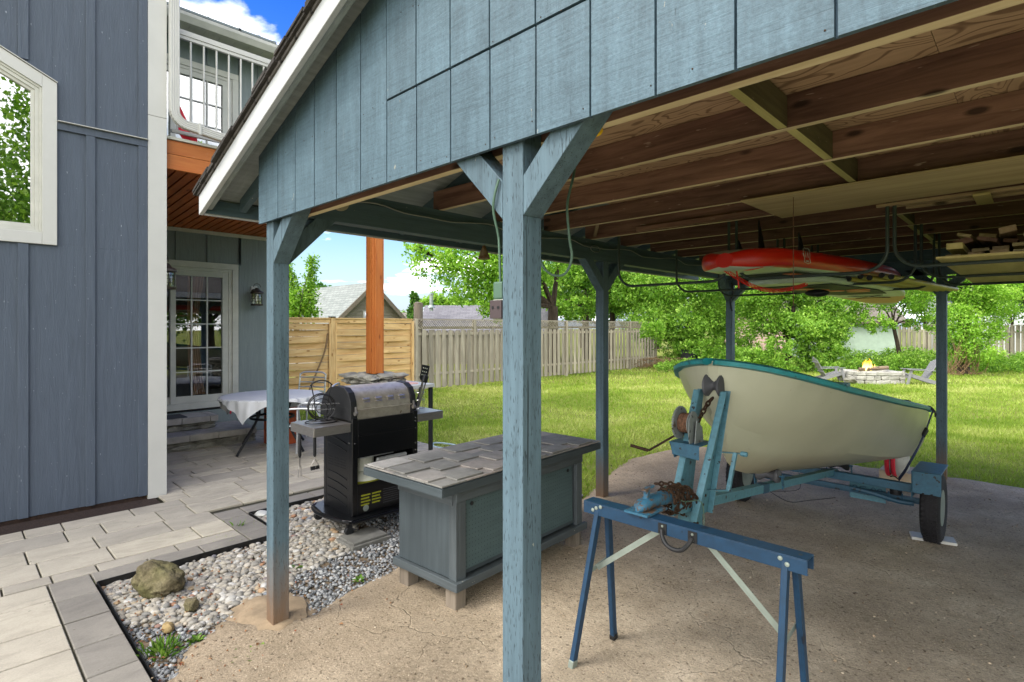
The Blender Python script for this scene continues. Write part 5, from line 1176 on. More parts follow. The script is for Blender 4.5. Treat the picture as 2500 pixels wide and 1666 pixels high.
for k in range(8): a = k * math.pi / 4; b.tube([C + V3(.04 * math.cos(a), .04 * math.sin(a), 0), C + V3(.04 * math.cos(a), .04 * math.sin(a), .13)], .0017, 5)
b.build('wire_cage', 'chrome', ut)
sp = thing('spatula', 'perforated black turner leaning up out of the wire utensil holder', 'spatula', (-4.2, 3.02, .89))
d = V3(.0, .085, .30).normalized(); p0 = V3(-4.19, 2.99, .895); b = MB(); b.bar(p0, p0 + d * .17, .022, .016, (1, 0, 0)); b.bar(p0 + d * .17, p0 + d * .23, .012, .006, (1, 0, 0)); b.build('handle', 'blackmatt', sp, bevel=.004)
b = MB(); sd2 = V3(0, 1, 0).cross(d).cross(d).normalized(); q = p0 + d * .225; xx = V3(0, d.z, -d.y); 
pc = [q - xx * .022, q + xx * .022, q + d * .03 + xx * .042, q + d * .13 + xx * .038, q + d * .125 - xx * .038, q + d * .02 - xx * .036]; b.prism(pc, (.003, 0, 0)); bl = b.build('blade', 'blackmatt', sp)
b = MB()
for i in range(3):
    for j in range(3): b.lathe([(.0055, 0), (.0055, .0006)], q + d * (.045 + .028 * j) + xx * (-.02 + .018 * i) + V3(.0032, 0, 0), 10, (1, 0, 0))
b.build('blade_holes', 'plasticwhite', bl)
tg = thing('tongs', 'black handled steel tongs in the wire utensil holder in front of the spatula', 'tongs', (-4.17, 3.0, .89)); b = MB(); d = V3(.02, .07, .26).normalized(); p0 = V3(-4.165, 2.985, .895)
for s in (-1, 1): b.bar(p0 + V3(0, s * .006, 0), p0 + d * .22 + V3(0, s * .014, 0), .012, .004, (1, 0, 0))
b.build('arms', 'steel', tg); b = MB(); b.bar(p0 + d * .21, p0 + d * .27, .045, .03, (1, 0, 0)); b.build('head', 'blackmatt', tg, bevel=.01)
pt = thing('propane_tank', 'white propane tank with a ring base standing inside the barbecue cabinet', 'gas tank', (-4.12, 2.47, .14)); b = MB()
b.lathe([(.10, 0), (.105, .02), (.15, .05), (.153, .10), (.153, .235), (.145, .27), (.10, .31), (.05, .325)], (-4.1, 2.45, .14), 28); b.build('cylinder', 'plasticwhite', pt, smooth=True)
b = MB(); b.lathe([(.1545, .205), (.1545, .25), (.1535, .251)], (-4.1, 2.45, .14), 28); b.build('warning_band', 'labelgreen', pt, smooth=True)
b = MB(); b.lathe([(.075, .31), (.082, .32), (.082, .43), (.078, .43)], (-4.1, 2.45, .14), 24); b.build('collar', 'plasticwhite', pt, smooth=True)
b = MB(); b.box(-3.93 - .02, -3.70, 2.12, 2.46, -.05, .0); b.box(-3.95, -3.72, 2.14, 2.44, -.0, .018); tag(b.build('paving_slab', 'concrete', bevel=.004), 'loose grey concrete slab under the front wheels of the barbecue', 'slab')
for q_ in (ut, sp, tg): q_.location.y += .07; q_.scale = (1.15, 1.15, 1.15)
# hose coil end near the patio
b = MB(); b.tube(smoothpath([(-5.4, 4.6, -.0), (-5.7, 4.75, 0), (-6.0, 4.68, 0), (-6.2, 4.85, 0), (-5.9, 4.95, 0), (-5.5, 4.9, 0)], 6), .012, 8); M['paleblue'] = plain('pale_blue_hose', '9fb6bd', .5); tag(b.build('garden_hose', 'paleblue', smooth=True), 'loop of pale blue garden hose on the ground behind the barbecue', 'hose')
# ================================================================== PATIO FURNITURE
def cloth_over(cx_, cy_, z, Rr, side, rot, name, label, oval=(1, 1), seed=0, red=None):
    n = 60; vs = []; fs = []; sc_ = side / 2
    for i in range(n + 1):
        for j in range(n + 1):
            x = -sc_ + side * i / n; y = -sc_ + side * j / n; x, y = x * math.cos(rot) - y * math.sin(rot), x * math.sin(rot) + y * math.cos(rot)
            rr = math.hypot(x / oval[0], y / oval[1]); a = math.atan2(y, x)
            if rr <= Rr: zz = z; X_, Y_ = x, y
            else:
                dr_ = rr - Rr; k = Rr / rr; fl = .018 * math.sin(a * 13 + seed) * min(1, dr_ / .15) + .01 * math.sin(a * 29); X_, Y_ = x * k * (1 + (.012 + fl) / Rr + dr_ * .10), y * k * (1 + (.012 + fl) / Rr + dr_ * .10); zz = z - dr_ * .95
            vs.append((cx_ + X_, cy_ + Y_, zz + .0015 * mnoise.noise(Vector((x * 9, y * 9, seed)))))
    for i in range(n):
        for j in range(n): a = i * (n + 1) + j; fs.append((a, a + 1, a + n + 2, a + n + 1))
    b = MB(); b.add(vs, fs); o = b.build(name, M['cloth'], smooth=True); return tag(o, label, 'tablecloth')
TX, TY = -7.52, 3.10
tb = thing('patio_table', 'round patio table with splayed black tube legs on the paved terrace', 'table', (TX, TY, 0))
b = MB(); b.lathe([(.60, .69), (.62, .695), (.62, .715), (.60, .72)], (TX, TY, 0), 48); b.build('table_top', 'rubbergrey', tb, smooth=True)
for k in range(4):
    a = R(20 + 90 * k); c_, s_ = math.cos(a), math.sin(a); b = MB(); b.tube(smoothpath([(TX + .36 * c_, TY + .36 * s_, .69), (TX + .30 * c_, TY + .30 * s_, .58), (TX + .25 * c_, TY + .25 * s_, .42), (TX + .56 * c_, TY + .56 * s_, .01)], 4), .016, 8); b.build('leg', 'blackmatt', tb, smooth=True)
b = MB(); b.tube(arc(V3(TX, TY, .43), .27, 0, 2 * math.pi, 36, V3(1, 0, 0), V3(0, 1, 0))[:-1], .016, 8, closed=True); b.build('brace_ring', 'blackmatt', tb, smooth=True)
co = cloth_over(TX, TY, .728, .634, 1.34, R(-8), 'tablecloth', 'white tablecloth with pointed corners draped over the round patio table')
b = MB(); p = at(566, 985, 6.98); b.bar(p, p + V3(.01, -.02, -.13), .02, .004, (1, 0, 0)); b.build('ribbon', 'clothred', co)
def metal_chair(x, y, rz, label):
    t = thing('garden_chair', label, 'chair', (x, y, 0), rz, 'aluminium chairs round the patio table'); mt = WM[t.as_pointer()]
    def T(*p): return mt @ Vector(p)
    b = MB()
    for k in range(7): b.bar(T(-.22 + .0, -.2 + k * .062, .44), T(.22, -.2 + k * .062, .44 ), .045, .008)
    b.build('seat', 'alum', t, bevel=.002); b = MB()
    for k in range(5): b.tube(smoothpath([T(-.22, .24 + k * .012, .54 + k * .075), T(0, .275 + k * .012, .54 + k * .075), T(.22, .24 + k * .012, .54 + k * .075)], 4), .012, 6)
    b.build('backrest', 'alum', t, smooth=True)
    for sx_ in (-1, 1):
        b = MB(); b.tube(smoothpath([T(sx_ * .25, -.24, 0), T(sx_ * .25, -.23, .35), T(sx_ * .255, -.22, .62), T(sx_ * .26, -.1, .66), T(sx_ * .25, .1, .65), T(sx_ * .235, .25, .62)], 5), .013, 8); b.build('arm_and_leg', 'alum', t, smooth=True)
        b = MB(); b.tube([T(sx_ * .24, .32, 0), T(sx_ * .235, .24, .44), T(sx_ * .23, .30, .90)], .013, 8); b.build('leg', 'alum', t, smooth=True)
    b = MB(); b.tube(smoothpath([T(-.23, .30, .88), T(-.15, .31, .92), T(.15, .31, .92), T(.23, .30, .88)], 4), .013, 8); b.build('top_rail', 'alum', t, smooth=True); return t
metal_chair(-8.25, 3.85, R(30), 'aluminium armchair behind the round patio table nearest the house wall')
metal_chair(-6.60, 3.20, R(-40), 'aluminium armchair between the round patio table and the barbecue shelf')
b = MB(); pb_ = thing('planter_box', 'orange stained wooden planter box beneath the round patio table', 'planter', (-7.75, 3.35, 0)); b.box(-7.93, -7.6, 3.15, 3.5, 0, .52); b.build('box', 'terracotta', pb_, bevel=.006); b = MB(); b.box(-7.95, -7.58, 3.13, 3.52, .521, .60); b.build('lid', 'white', pb_, bevel=.006)
t2 = thing('serving_table', 'tall white topped serving table with dark square legs behind the barbecue', 'table', (-6.1, 4.2, 0)); b = MB(); b.box(-6.6, -5.72, 3.95, 4.47, .86, .905); b.build('table_top', 'white', t2, bevel=.004)
for (x, y) in ((-5.76, 4.43), (-6.55, 4.43), (-5.76, 4.0), (-6.55, 4.0)): b = MB(); b.box(x - .022, x + .022, y - .022, y + .022, 0, .86); b.build('leg', 'blackmatt', t2, bevel=.003)
b = MB(); b.box(-6.2, -5.85, 4.05, 4.3, .906, .92); M['pinkmat'] = plain('pink_mat', 'd3a79c', .7); tag(b.build('placemat', 'pinkmat', bevel=.002), 'pink edged placemat on the tall serving table behind the barbecue lid', 'placemat')
# lanterns
def lantern(y, z, label):
    t = thing('wall_lantern', label, 'lantern', (RX, y, z), 0, 'wall lanterns beside the patio door'); X = RX
    b = MB(); b.box(X + .001, X + .02, y - .05, y + .05, z - .12, z + .11); b.build('wall_plate', 'white', t, bevel=.004)
    b = MB(); b.lathe([(.05, .02), (.045, .04), (.02, .055)], (X, y, z + .02), 16, (1, 0, 0)); b.tube(smoothpath([(X + .04, y, z + .02), (X + .08, y, z + .07), (X + .13, y, z + .07)], 4), .012, 6)
    b.tube(arc((X + .13, y, z + .09), .055, 0, math.pi, 12, (0, 1, 0), (0, 0, 1)), .005, 6); b.build('bracket', 'lampmetal', t, smooth=True)
    b = MB(); b.lathe([(.02, .11), (.035, .09), (.05, .07), (.09, .05), (.10, .035), (.10, .02), (.075, .02)], (X + .13, y, z - .03), 20); b.lathe([(.085, -.17), (.09, -.16), (.09, -.145), (.07, -.145)], (X + .13, y, z - .03), 20)
    for k in range(8): a = k * math.pi / 4; b.tube([(X + .13 + .078 * math.cos(a), y + .078 * math.sin(a), z - .01), (X + .13 + .078 * math.cos(a), y + .078 * math.sin(a), z - .18)], .0035, 5)
    for zz in (-.05, -.09, -.13): b.tube(arc((X + .13, y, z + zz), .079, 0, 2 * math.pi, 16, (1, 0, 0), (0, 1, 0))[:-1], .0025, 5, closed=True)
    b.build('cage', 'lampmetal', t, smooth=True); b = MB(); b.lathe([(.066, -.145), (.07, -.1), (.07, -.03), (.06, .02)], (X + .13, y, z - .03), 18); b.build('globe', 'glasslamp', t, smooth=True)
    b = MB(); b.lathe([(.008, -.12), (.022, -.08), (.018, -.03), (.006, 0)], (X + .13, y, z - .03), 10); b.build('bulb', 'plasticwhite', t, smooth=True); return t
lantern(3.42, 2.18, 'bronze caged lantern on the wall right of the patio door'); ln2 = lantern(1.88, 2.30, 'bronze caged lantern half hidden behind the white corner trim of the house wing'); ln2.location = (-6.74, 1.5285, 2.25); ln2.rotation_euler = (0, 0, R(90))
b = MB(); vs = []; fs = []
for i in range(7):
    for j in range(5): vs.append((-6.36 + .01 * math.sin(i * 1.3), 1.62 + .035 * i + .01 * j, 3.98 - .08 * j - .05 * i + .02 * math.sin(i + j)))
for i in range(6):
    for j in range(4): a = i * 5 + j; fs.append((a, a + 1, a + 6, a + 5))
b.add(vs, fs); tag(b.build('towel', 'clothred', smooth=True), 'red towel hanging behind the white balcony railing near the downspout', 'towel')
# ================================================================== SAWHORSE
sw = thing('sawhorse', 'folding blue steel sawhorse with black carrying handle and splayed legs', 'sawhorse', (-1.13, 2.26, 0)); SZ = .79; x0, x1, yf, yb_ = -1.635, -.62, 2.205, 2.285
b = MB(); b.box(x0, x1, yf, yb_, SZ - .004, SZ); b.box(x0, x1, yf, yf + .004, SZ - .058, SZ - .0045); b.box(x0, x1, yb_ - .004, yb_, SZ - .058, SZ - .0045); b.box(x0, x1, yf + .0045, yf + .014, SZ - .058, SZ - .055); b.build('beam', 'sawblue', sw, bevel=.002)
for k, (xt, dx) in enumerate(((-1.555, 0), (-.70, 0))):
    for s in (-1, 1):
        yt = 2.245 + s * .02; p1 = V3(xt + (.0 if s < 0 else .02), yt, SZ - .012); p2 = V3(xt - (.085 if k == 0 else -.0) + (.012 if s > 0 else 0), 2.245 + (.215 if s > 0 else -.125), 0.0)
        b = MB(); b.bar(p1, p2, .036, .024, (1, 0, 0)); lg = b.build('leg', 'sawblue', sw, bevel=.003)
        b = MB(); dd = (p2 - p1).normalized(); b.bar(p2 - dd * .035, p2 + dd * .004, .040, .028, (1, 0, 0)); b.build('foot_cap', 'blackmatt' if s > 0 else 'galv', lg, bevel=.003)
    xa = xt + (.25 if k == 0 else -.25) * 1.25; b = MB(); zl = .45
    xl_ = xt - (.038 if k == 0 else -.0); yl1, yl2 = 2.245 - .125 * (SZ - zl) / SZ, 2.245 + .215 * (SZ - zl) / SZ
    b.bar((xl_, yl1, zl), (xl_, yl2, zl + .02), .003, .022); b.bar((xl_ + (.012 if k == 0 else -.012), 2.245, zl + .01), (xa, 2.245, SZ - .06), .026, .003, (0, 1, 0)); b.build('folding_stay', 'galv', sw)
b = MB()
for xx, zz in ((-1.56, SZ - .022), (-1.535, SZ - .012), (-.715, SZ - .018), (-.69, SZ - .035), (-1.58, SZ - .035)): b.lathe([(.0095, 0), (.008, .003), (.003, .004)], (xx, yf - .0005, zz), 14, (0, -1, 0))
for xx in (-1.205, -1.065): 
    for zz in (SZ - .02, SZ - .045): b.lathe([(.006, 0), (.004, .003)], (xx, yf - .004, zz), 10, (0, -1, 0))
b.build('rivet', 'galv', sw)
b = MB()
for xx in (-1.60, -1.52, -1.27, -.86, -.72, -.655): b.lathe([(.0075, 0), (.0075, .0006)], (xx, 2.245, SZ + .0002), 12)
b.build('screw_hole', 'black', sw)
b = MB(); b.box(-1.225, -1.185, yf - .004, yf - .0005, SZ - .056, SZ - .008); b.box(-1.085, -1.045, yf - .004, yf - .0005, SZ - .056, SZ - .008); b.tube(smoothpath([(-1.205, yf - .008, SZ - .035), (-1.195, yf - .02, SZ - .06), (-1.17, yf - .03, SZ - .085), (-1.135, yf - .032, SZ - .095), (-1.10, yf - .03, SZ - .088), (-1.075, yf - .02, SZ - .06), (-1.065, yf - .008, SZ - .035)], 5), .0095, 8); b.build('handle', 'blackmatt', sw, smooth=True)
# ================================================================== TRAILER
TC = -1.30
tr = thing('boat_trailer', 'rusty blue boat trailer with winch post and chain wrapped coupler propped on the sawhorse', 'trailer', (TC, 5.3, 0))
def tz(y): return .71 - .127 * (y - 3.07)
b = MB(); b.bar((TC, 2.52, tz(2.52) - .024), (TC, 5.40, tz(5.40) - .024), .055, .052); b.build('tongue', 'trailerlt', tr, bevel=.004)
b = MB(); b.bar((TC, 3.62, tz(3.62) - .024), (TC, 3.72, tz(3.72) - .024), .058, .055); b.build('blue_band', 'trailerdk', tr)
ax_y, ax_z = 5.30, .285
b = MB(); b.bar((-2.02, 5.27, .40), (-.62, 5.27, .385), .05, .065); b.build('crossmember', 'trailer', tr, bevel=.004)
b = MB(); b.bar((-2.06, ax_y, ax_z), (-.60, ax_y, ax_z), .042, .042); b.build('axle', 'trailerdk', tr, bevel=.003)
b = MB(); b.bar((-1.98, 5.12, .345), (-1.12, 5.14, .335), .03, .03); b.tube(smoothpath([(-1.12, 5.14, .335), (-.95, 5.17, .31), (-.82, 5.22, .275), (-.72, 5.25, .27)], 4), .018, 8); b.build('brake_rod', 'trailerdk', tr)
for s, xw_ in ((1, -.60), (-1, -2.06)):
    wx = xw_; wh = MB(); ro_ = .265; hw = .062
    prof_ = [(.13, -hw * .8), (.20, -hw), (.235, -hw * .98), (.255, -hw * .82), (ro_, -hw * .55), (ro_ + .001, 0), (ro_, hw * .55), (.255, hw * .82), (.235, hw * .98), (.20, hw), (.13, hw * .8)]
    wh.lathe(prof_, (wx, ax_y, ro_), 48, (1, 0, 0)); 
    w_o = tag(wh.build('wheel', 'rubber', tr, smooth=True)) if False else wh.build('wheel', 'rubber', tr, smooth=True)
    b = MB()
    for k in range(46):
        a = 2 * math.pi * k / 46
        for j in range(4):
            xx = wx + (-.039 + .026 * j); a2 = a + (.05 if j % 2 else 0); c0 = V3(xx, ax_y + (ro_ + .002) * math.cos(a2), ro_ + (ro_ + .002) * math.sin(a2)); tdir = V3(.35 * (1 if j % 2 else -1), -math.sin(a2), math.cos(a2)).normalized()
            b.bar(c0 - tdir * .011, c0 + tdir * .011, .014, .007, (0, math.cos(a2), math.sin(a2)))
    b.build('tread', 'rubber', w_o)
    b = MB(); b.lathe([(.135, -.055), (.135, -.045), (.10, -.02), (.04, -.015), (.04, .02), (.10, .02), (.135, .045), (.135, .055)], (wx, ax_y, ro_), 32, (1, 0, 0)); b.build('rim', 'galv', w_o, smooth=True)
    b = MB(); xs0 = -.78 if s > 0 else -1.90; b.box(min(wx - s * .105, wx + s * .07), max(wx - s * .105, wx + s * .07), 5.08, 5.50, .555, .562); b.box(min(wx - s * .105, wx - s * .112), max(wx - s * .105, wx - s * .112), 5.08, 5.50, .36, .561); b.box(min(wx - s * .105, wx + s * .07), max(wx - s * .105, wx + s * .07), 5.072, 5.079, .40 + .0, .562)
    b.build('mudguard', 'trailer', tr, bevel=.004)
    b = MB(); sx2 = wx - s * .24; pts = []
    for k in range(90): a = k * .55; pts.append((sx2 + .035 * math.cos(a), 5.29 + .035 * math.sin(a), .31 + .155 * k / 90 * .6))
    b.tube(pts, .009, 6); b.box(sx2 - .05, sx2 + .05, 5.25, 5.33, .385, .395); b.build('spring', 'blackmatt', tr, smooth=True)
    b = MB(); b.tube([(sx2 - .045, 5.27, .26), (sx2 - .045, 5.27, .33)], .006, 6); b.tube([(sx2 + .045, 5.27, .26), (sx2 + .045, 5.27, .33)], .006, 6); b.box(sx2 - .055, sx2 + .055, 5.262, 5.34, .25, .258); b.build('shackle', 'trailerdk', tr)
b = MB(); b.box(-1.18, -.92, 5.36, 5.366, .20, .36); b.build('number_plate_board', 'trailerlt', tr, bevel=.002)
text_mesh('8C 98', .09, 'trailerdk', tr, (-1.05, 5.3575, .28), (1, 0, 0), (0, 0, 1), .0006, 'faded_marking')
# keel rollers
def roller(y, z, mat='rubbergrey', hw=.06, parent=tr):
    b = MB(); b.lathe([(.015, -hw - .012), (.042, -hw - .010), (.045, -hw + .008), (.024, -.015), (.022, .015), (.045, hw - .008), (.042, hw + .010), (.015, hw + .012)], (TC, y, z), 20, (1, 0, 0)); b.build('keel_roller', mat, parent, smooth=True)
    b = MB(); b.tube([(TC - hw - .04, y, z), (TC + hw + .04, y, z)], .008, 6)
    for s in (-1, 1): b.bar((TC + s * (hw + .028), y, z), (TC + s * (hw + .028), y + .02, z - .08), .006, .03)
    b.build('roller_bracket', 'trailer', parent)
roller(3.78, tz(3.78) + .055, 'rubbergrey'); roller(5.52, .43, 'blackmatt', .07)
# winch post
b = MB()
def channel(xb, xt, side, mat):
    b = MB(); p0 = V3(xb, 2.66, tz(2.7) - .075); p1 = V3(xt, 2.93, 1.30); ww = .105; wt = .042
    # web facing sideways, two flanges: tapered box section open at the inside
    def quadx(x_off, y0a, y0b, y1a, y1b, th):
        b.prism([p0 + V3(x_off, y0a * (1.7 if y0a < 0 else 1), 0), p0 + V3(x_off, y0b, 0), p1 + V3(x_off, y1b, 0), p1 + V3(x_off, y1a, 0)], (th, 0, 0))
    quadx(0, -.045, .115, -.022, .034, .005 * side); quadx(.0055 * side, -.045, -.039, -.022, -.016, .030 * side); quadx(.0055 * side, .109, .115, .028, .034, .030 * side); return b.build('winch_post', mat, tr, bevel=.0015)
channel(TC + .035, TC + .052, 1, 'trailerlt'); channel(TC - .050, TC - .064, -1, 'trailerlt')
b = MB(); b.box(TC - .052, TC + .037, 2.63, 2.73, tz(2.7) - .14, tz(2.7) + .012); b.build('post_bracket', 'trailerlt', tr, bevel=.003)
b = MB(); z = 1.03; b.prism([V3(TC - .13, 2.70, z), V3(TC + .03, 2.70, z), V3(TC + .03, 2.70, z - .07), V3(TC - .12, 2.70, z - .06)], (0, .005, 0)); b.box(TC - .14, TC + .035, 2.70, 2.86, z, z + .006); b.prism([V3(TC - .14, 2.705, z), V3(TC - .14, 2.86, z), V3(TC - .13, 2.84, z - .08), V3(TC - .12, 2.72, z - .08)], (.005, 0, 0)); b.build('winch_bracket', 'trailer', tr, bevel=.002)
wn = MB(); wc = V3(TC - .085, 2.76, 1.135); n_g = 40; prg = []
wn.lathe([(.028, -.02), (.028, .055)], wc, 20, (1, 0, 0)); wn.prism([wc + V3(.055, -.05, -.10), wc + V3(.055, .055, -.10), wc + V3(.055, .06, -.04), wc + V3(.055, .02, .05), wc + V3(.055, -.02, .07), wc + V3(.055, -.055, .03), wc + V3(.055, -.06, -.05)], (.005, 0, 0)); wn.prism([wc + V3(.075, -.03, -.10), wc + V3(.075, .07, -.10), wc + V3(.075, .055, -.02), wc + V3(.075, -.01, .02)], (.005, 0, 0))
win_ = wn.build('winch', 'winch', tr, bevel=.001)
b = MB(); b.lathe([(.030, -.003), (.078, -.003), (.080, 0), (.078, .006), (.030, .006)], wc + V3(-.022, 0, 0), 40, (1, 0, 0))
for k in range(n_g): a = 2 * math.pi * k / n_g; p = wc + V3(-.0205, .083 * math.cos(a), .083 * math.sin(a)); b.bar(p - V3(.005, 0, 0), p + V3(.005, 0, 0), .008, .008, (0, math.cos(a), math.sin(a)))
b.lathe([(.030, 0), (.066, 0), (.066, .004), (.030, .004)], wc + V3(.048, 0, 0), 32, (1, 0, 0)); b.build('gear_wheel', 'winch', win_)
b = MB(); 
for k in range(9): b.tube(arc(wc + V3(-.010 + .0065 * k, 0, 0), .046 + .003 * (k % 2), 0, 2 * math.pi, 22, V3(0, 1, 0), V3(0, 0, 1))[:-1], .0045, 6, closed=True)
b.build('cable_drum', 'rope', win_, smooth=True)
b = MB(); q0 = V3(TC - .12, 2.73, 1.065); q1 = q0 + V3(-.10, -.10, -.08); q2 = q1 + V3(-.09, -.035, .02); b.bar(q0, q1, .018, .008); b.tube([q1, q2], .009, 8); b.build('crank', 'rust', win_, bevel=.002)
b = MB(); cr_ = V3(TC, 2.955, 1.325); b.lathe([(.012, -.055), (.045, -.053), (.062, -.044), (.060, -.034), (.030, -.012), (.024, 0), (.030, .012), (.060, .034), (.062, .044), (.045, .053), (.012, .055)], cr_, 24, (1, 0, 0)); b.build('bow_stop', 'rubbergrey', tr, smooth=True)
def chain(pts, r=.004, L_=.022, name='chain', parent=tr, mat='rust'):
    pts = smoothpath(pts, 12); b = MB(); acc = 0; last = pts[0]; k = 0; link_ = []
    for i in range(1, len(pts)):
        acc += (pts[i] - pts[i - 1]).length
        if acc > L_ * .72:
            mid_ = (last + pts[i]) / 2; d = (pts[i] - last).normalized(); a = V3(0, 0, 1) if abs(d.z) < .8 else V3(1, 0, 0); u = d.cross(a).normalized(); 
            if k % 2: u = d.cross(u).normalized()
            lo = []
            for q in range(12): an = 2 * math.pi * q / 12; lo.append(mid_ + d * (L_ * .5 * math.cos(an)) + u * (L_ * .32 * math.sin(an)))
            b.tube(lo, r, 5, closed=True); last = pts[i]; acc = 0; k += 1
    return b.build(name, mat, parent, smooth=True)
chain([(TC - .0, 2.93, 1.26), (TC - .02, 2.9, 1.22), (TC - .035, 2.87, 1.17), (TC - .045, 2.84, 1.13)], .0055, .034)
b = MB(); b.tube([(TC - .045, 2.84, 1.12), (TC - .07, 2.80, 1.16)], .004, 6); b.build('winch_cable', 'rope', tr)
b = MB(); b.bar((TC + .06, 2.86, .985), (TC + .16, 2.90, .985), .022, .005); b.bar((TC + .05, 2.76, .80), (TC + .14, 2.84, .80), .022, .005); b.bar((TC + .145, 2.88, .99), (TC + .128, 2.83, .80), .02, .02, (1, 0, 0)); b.lathe([(.012, 0), (.014, .01), (.014, .03), (.01, .035)], (TC + .165, 2.90, .985), 8, (1, 0, 0)); b.build('jockey_clamp', 'trailerlt', tr, bevel=.002)
b = MB()
for (y, z) in ((2.64, .66), (2.70, .74), (2.73, .78)): b.lathe([(.013, 0), (.013, .008), (.007, .009), (.007, .018)], (TC + .037, y, z), 6, (1, 0, 0))
b.build('bolt', 'rust', tr)
# coupler
b = MB(); rows_ = [(2.20, .010, .803, .822), (2.215, .028, .80, .836), (2.25, .038, .80, .848), (2.32, .037, .80, .852), (2.40, .032, .79, .85), (2.50, .036, .775, .845), (2.60, .034, .75, .82)]; vs = []; fs = []; sgm = 14
for (y, hwid, z0, z1) in rows_:
    for k in range(sgm): an = math.pi * 2 * k / sgm; cx2 = math.cos(an); sz2 = math.sin(an); vs.append((TC - .03 + .0 + hwid * math.copysign(abs(cx2) ** .7, cx2), y, (z0 + z1) / 2 + (z1 - z0) / 2 * math.copysign(abs(sz2) ** .7, sz2)))
for i in range(len(rows_) - 1):
    for k in range(sgm): fs.append((i * sgm + k, i * sgm + (k + 1) % sgm, (i + 1) * sgm + (k + 1) % sgm, (i + 1) * sgm + k))
fs.append(tuple(range(sgm))); b.add(vs, fs); b.prism([V3(TC - .09, 2.185, .794), V3(TC + .03, 2.185, .794), V3(TC + .035, 2.36, .792), V3(TC - .095, 2.36, .792)], (0, 0, .009)); M['couplerpaint'] = rusty('flaking_coupler_paint', '2a5a72', '4c3d30', .50, '1a1714', 22, .6); cpl = b.build('coupler', 'couplerpaint', tr, smooth=True)
b = MB(); b.box(TC - .042, TC - .018, 2.27, 2.295, .845, .89); b.bar((TC - .03, 2.255, .888), (TC - .03, 2.335, .897), .026, .010); b.build('latch_lever', 'couplerpaint', cpl, bevel=.003)
pc = []
for k in range(44): a = k * .62; pc.append((TC - .02 + .052 * math.cos(a), 2.44 + .0042 * k + .01 * math.sin(k * 1.7), .80 - .0005 * k + .062 * math.sin(a)))
chain(pc, .0048, .028)
chain([(TC - .03, 2.36, .90), (TC + .02, 2.5, .875), (TC + .05, 2.62, .80), (TC + .05, 2.64, .70), (TC + .04, 2.62, .63)], .0048, .028); chain([(TC - .05, 2.5, .85), (TC - .075, 2.55, .78), (TC - .05, 2.6, .72), (TC + .0, 2.6, .70)], .0048, .028)
b = MB(); b.tube(smoothpath([(TC - .03, 2.45, .87), (TC + .04, 2.5, .8), (TC + .075, 2.62, .78), (TC + .09, 2.63, .69), (TC + .095, 2.60, .62), (TC + .12, 2.6, .58)], 5), .0025, 5); b.build('green_wire', 'greencord', tr, smooth=True)
# ================================================================== BOAT
bo = thing('boat', 'small cream dinghy with teal gunwale sitting bow up on the blue trailer', 'boat', (TC, 4.5, 0))
ST_ = [ # y, half gunwale, z gunwale, half chine, z chine, z keel
 (2.93, .030, 1.462, .012, 1.20, 1.14), (2.98, .13, 1.452, .035, 1.16, 1.02), (3.08, .25, 1.425, .075, 1.09, .90), (3.22, .36, 1.385, .13, 1.04, .81), (3.40, .445, 1.340, .19, .985, .755), (3.65, .515, 1.285, .26, .925, .705), (4.0, .565, 1.225, .335, .845, .655), (4.4, .60, 1.160, .395, .765, .59), (4.8, .615, 1.10, .44, .69, .525), (5.2, .62, 1.045, .47, .625, .465), (5.6, .61, .99, .485, .565, .415), (6.0, .585, .935, .49, .505, .375)]
def section(s_, n1=7, n2=5):
    y, hg, zg, hc, zc, zk = s_; pts = []
    for i in range(n1 + 1):
        t = i / n1; fl_ = math.sin(t * math.pi) * .035 * min(1, hg / .4); pts.append((hg + (hc - hg) * t + fl_ , y + (0.10 * t * t if y < 3.0 else 0) * 0, zg + (zc - zg) * t))
    for i in range(1, n2 + 1):
        t = i / n2; pts.append((hc * (1 - t), y, zc + (zk - zc) * (t ** .85)))
    return pts
import bisect
def interp(yq):
    ys = [s_[0] for s_ in ST_]; i = min(max(bisect.bisect(ys, yq) - 1, 0), len(ys) - 2); t = (yq - ys[i]) / (ys[i + 1] - ys[i]); t = max(0, min(1, t))
    p0 = ST_[max(i - 1, 0)]; p1 = ST_[i]; p2 = ST_[i + 1]; p3 = ST_[min(i + 2, len(ST_) - 1)]
    return tuple(yq if k == 0 else p1[k] + (p2[k] - p1[k]) * t for k in range(6))
ysq = list(np.linspace(2.93, 3.4, 14)) + list(np.linspace(3.45, 6.0, 30)); secs = [section(interp(y)) for y in ysq]
b = MB(); vs = []; fs = []; m_ = len(secs[0]) * 2 - 1
stem = lambda z: 2.93 + max(0, (1.45 - z)) ** 1.5 * .42          # raked curved stem
for k, sct in enumerate(secs):
    row = [(TC + x, max(y, stem(z)) if k < 14 else y, z) for x, y, z in sct] + [(TC - x, max(y, stem(z)) if k < 14 else y, z) for x, y, z in reversed(sct[:-1])]; vs += row
for k in range(len(secs) - 1):
    for j in range(m_ - 1): fs.append((k * m_ + j, k * m_ + j + 1, (k + 1) * m_ + j + 1, (k + 1) * m_ + j))
fs.append(tuple((len(secs) - 1) * m_ + j for j in range(m_))); fs.append(tuple(m_ - 1 - j for j in range(m_)))
b.add(vs, fs); hl = b.build('hull', 'hull', bo, smooth=16)
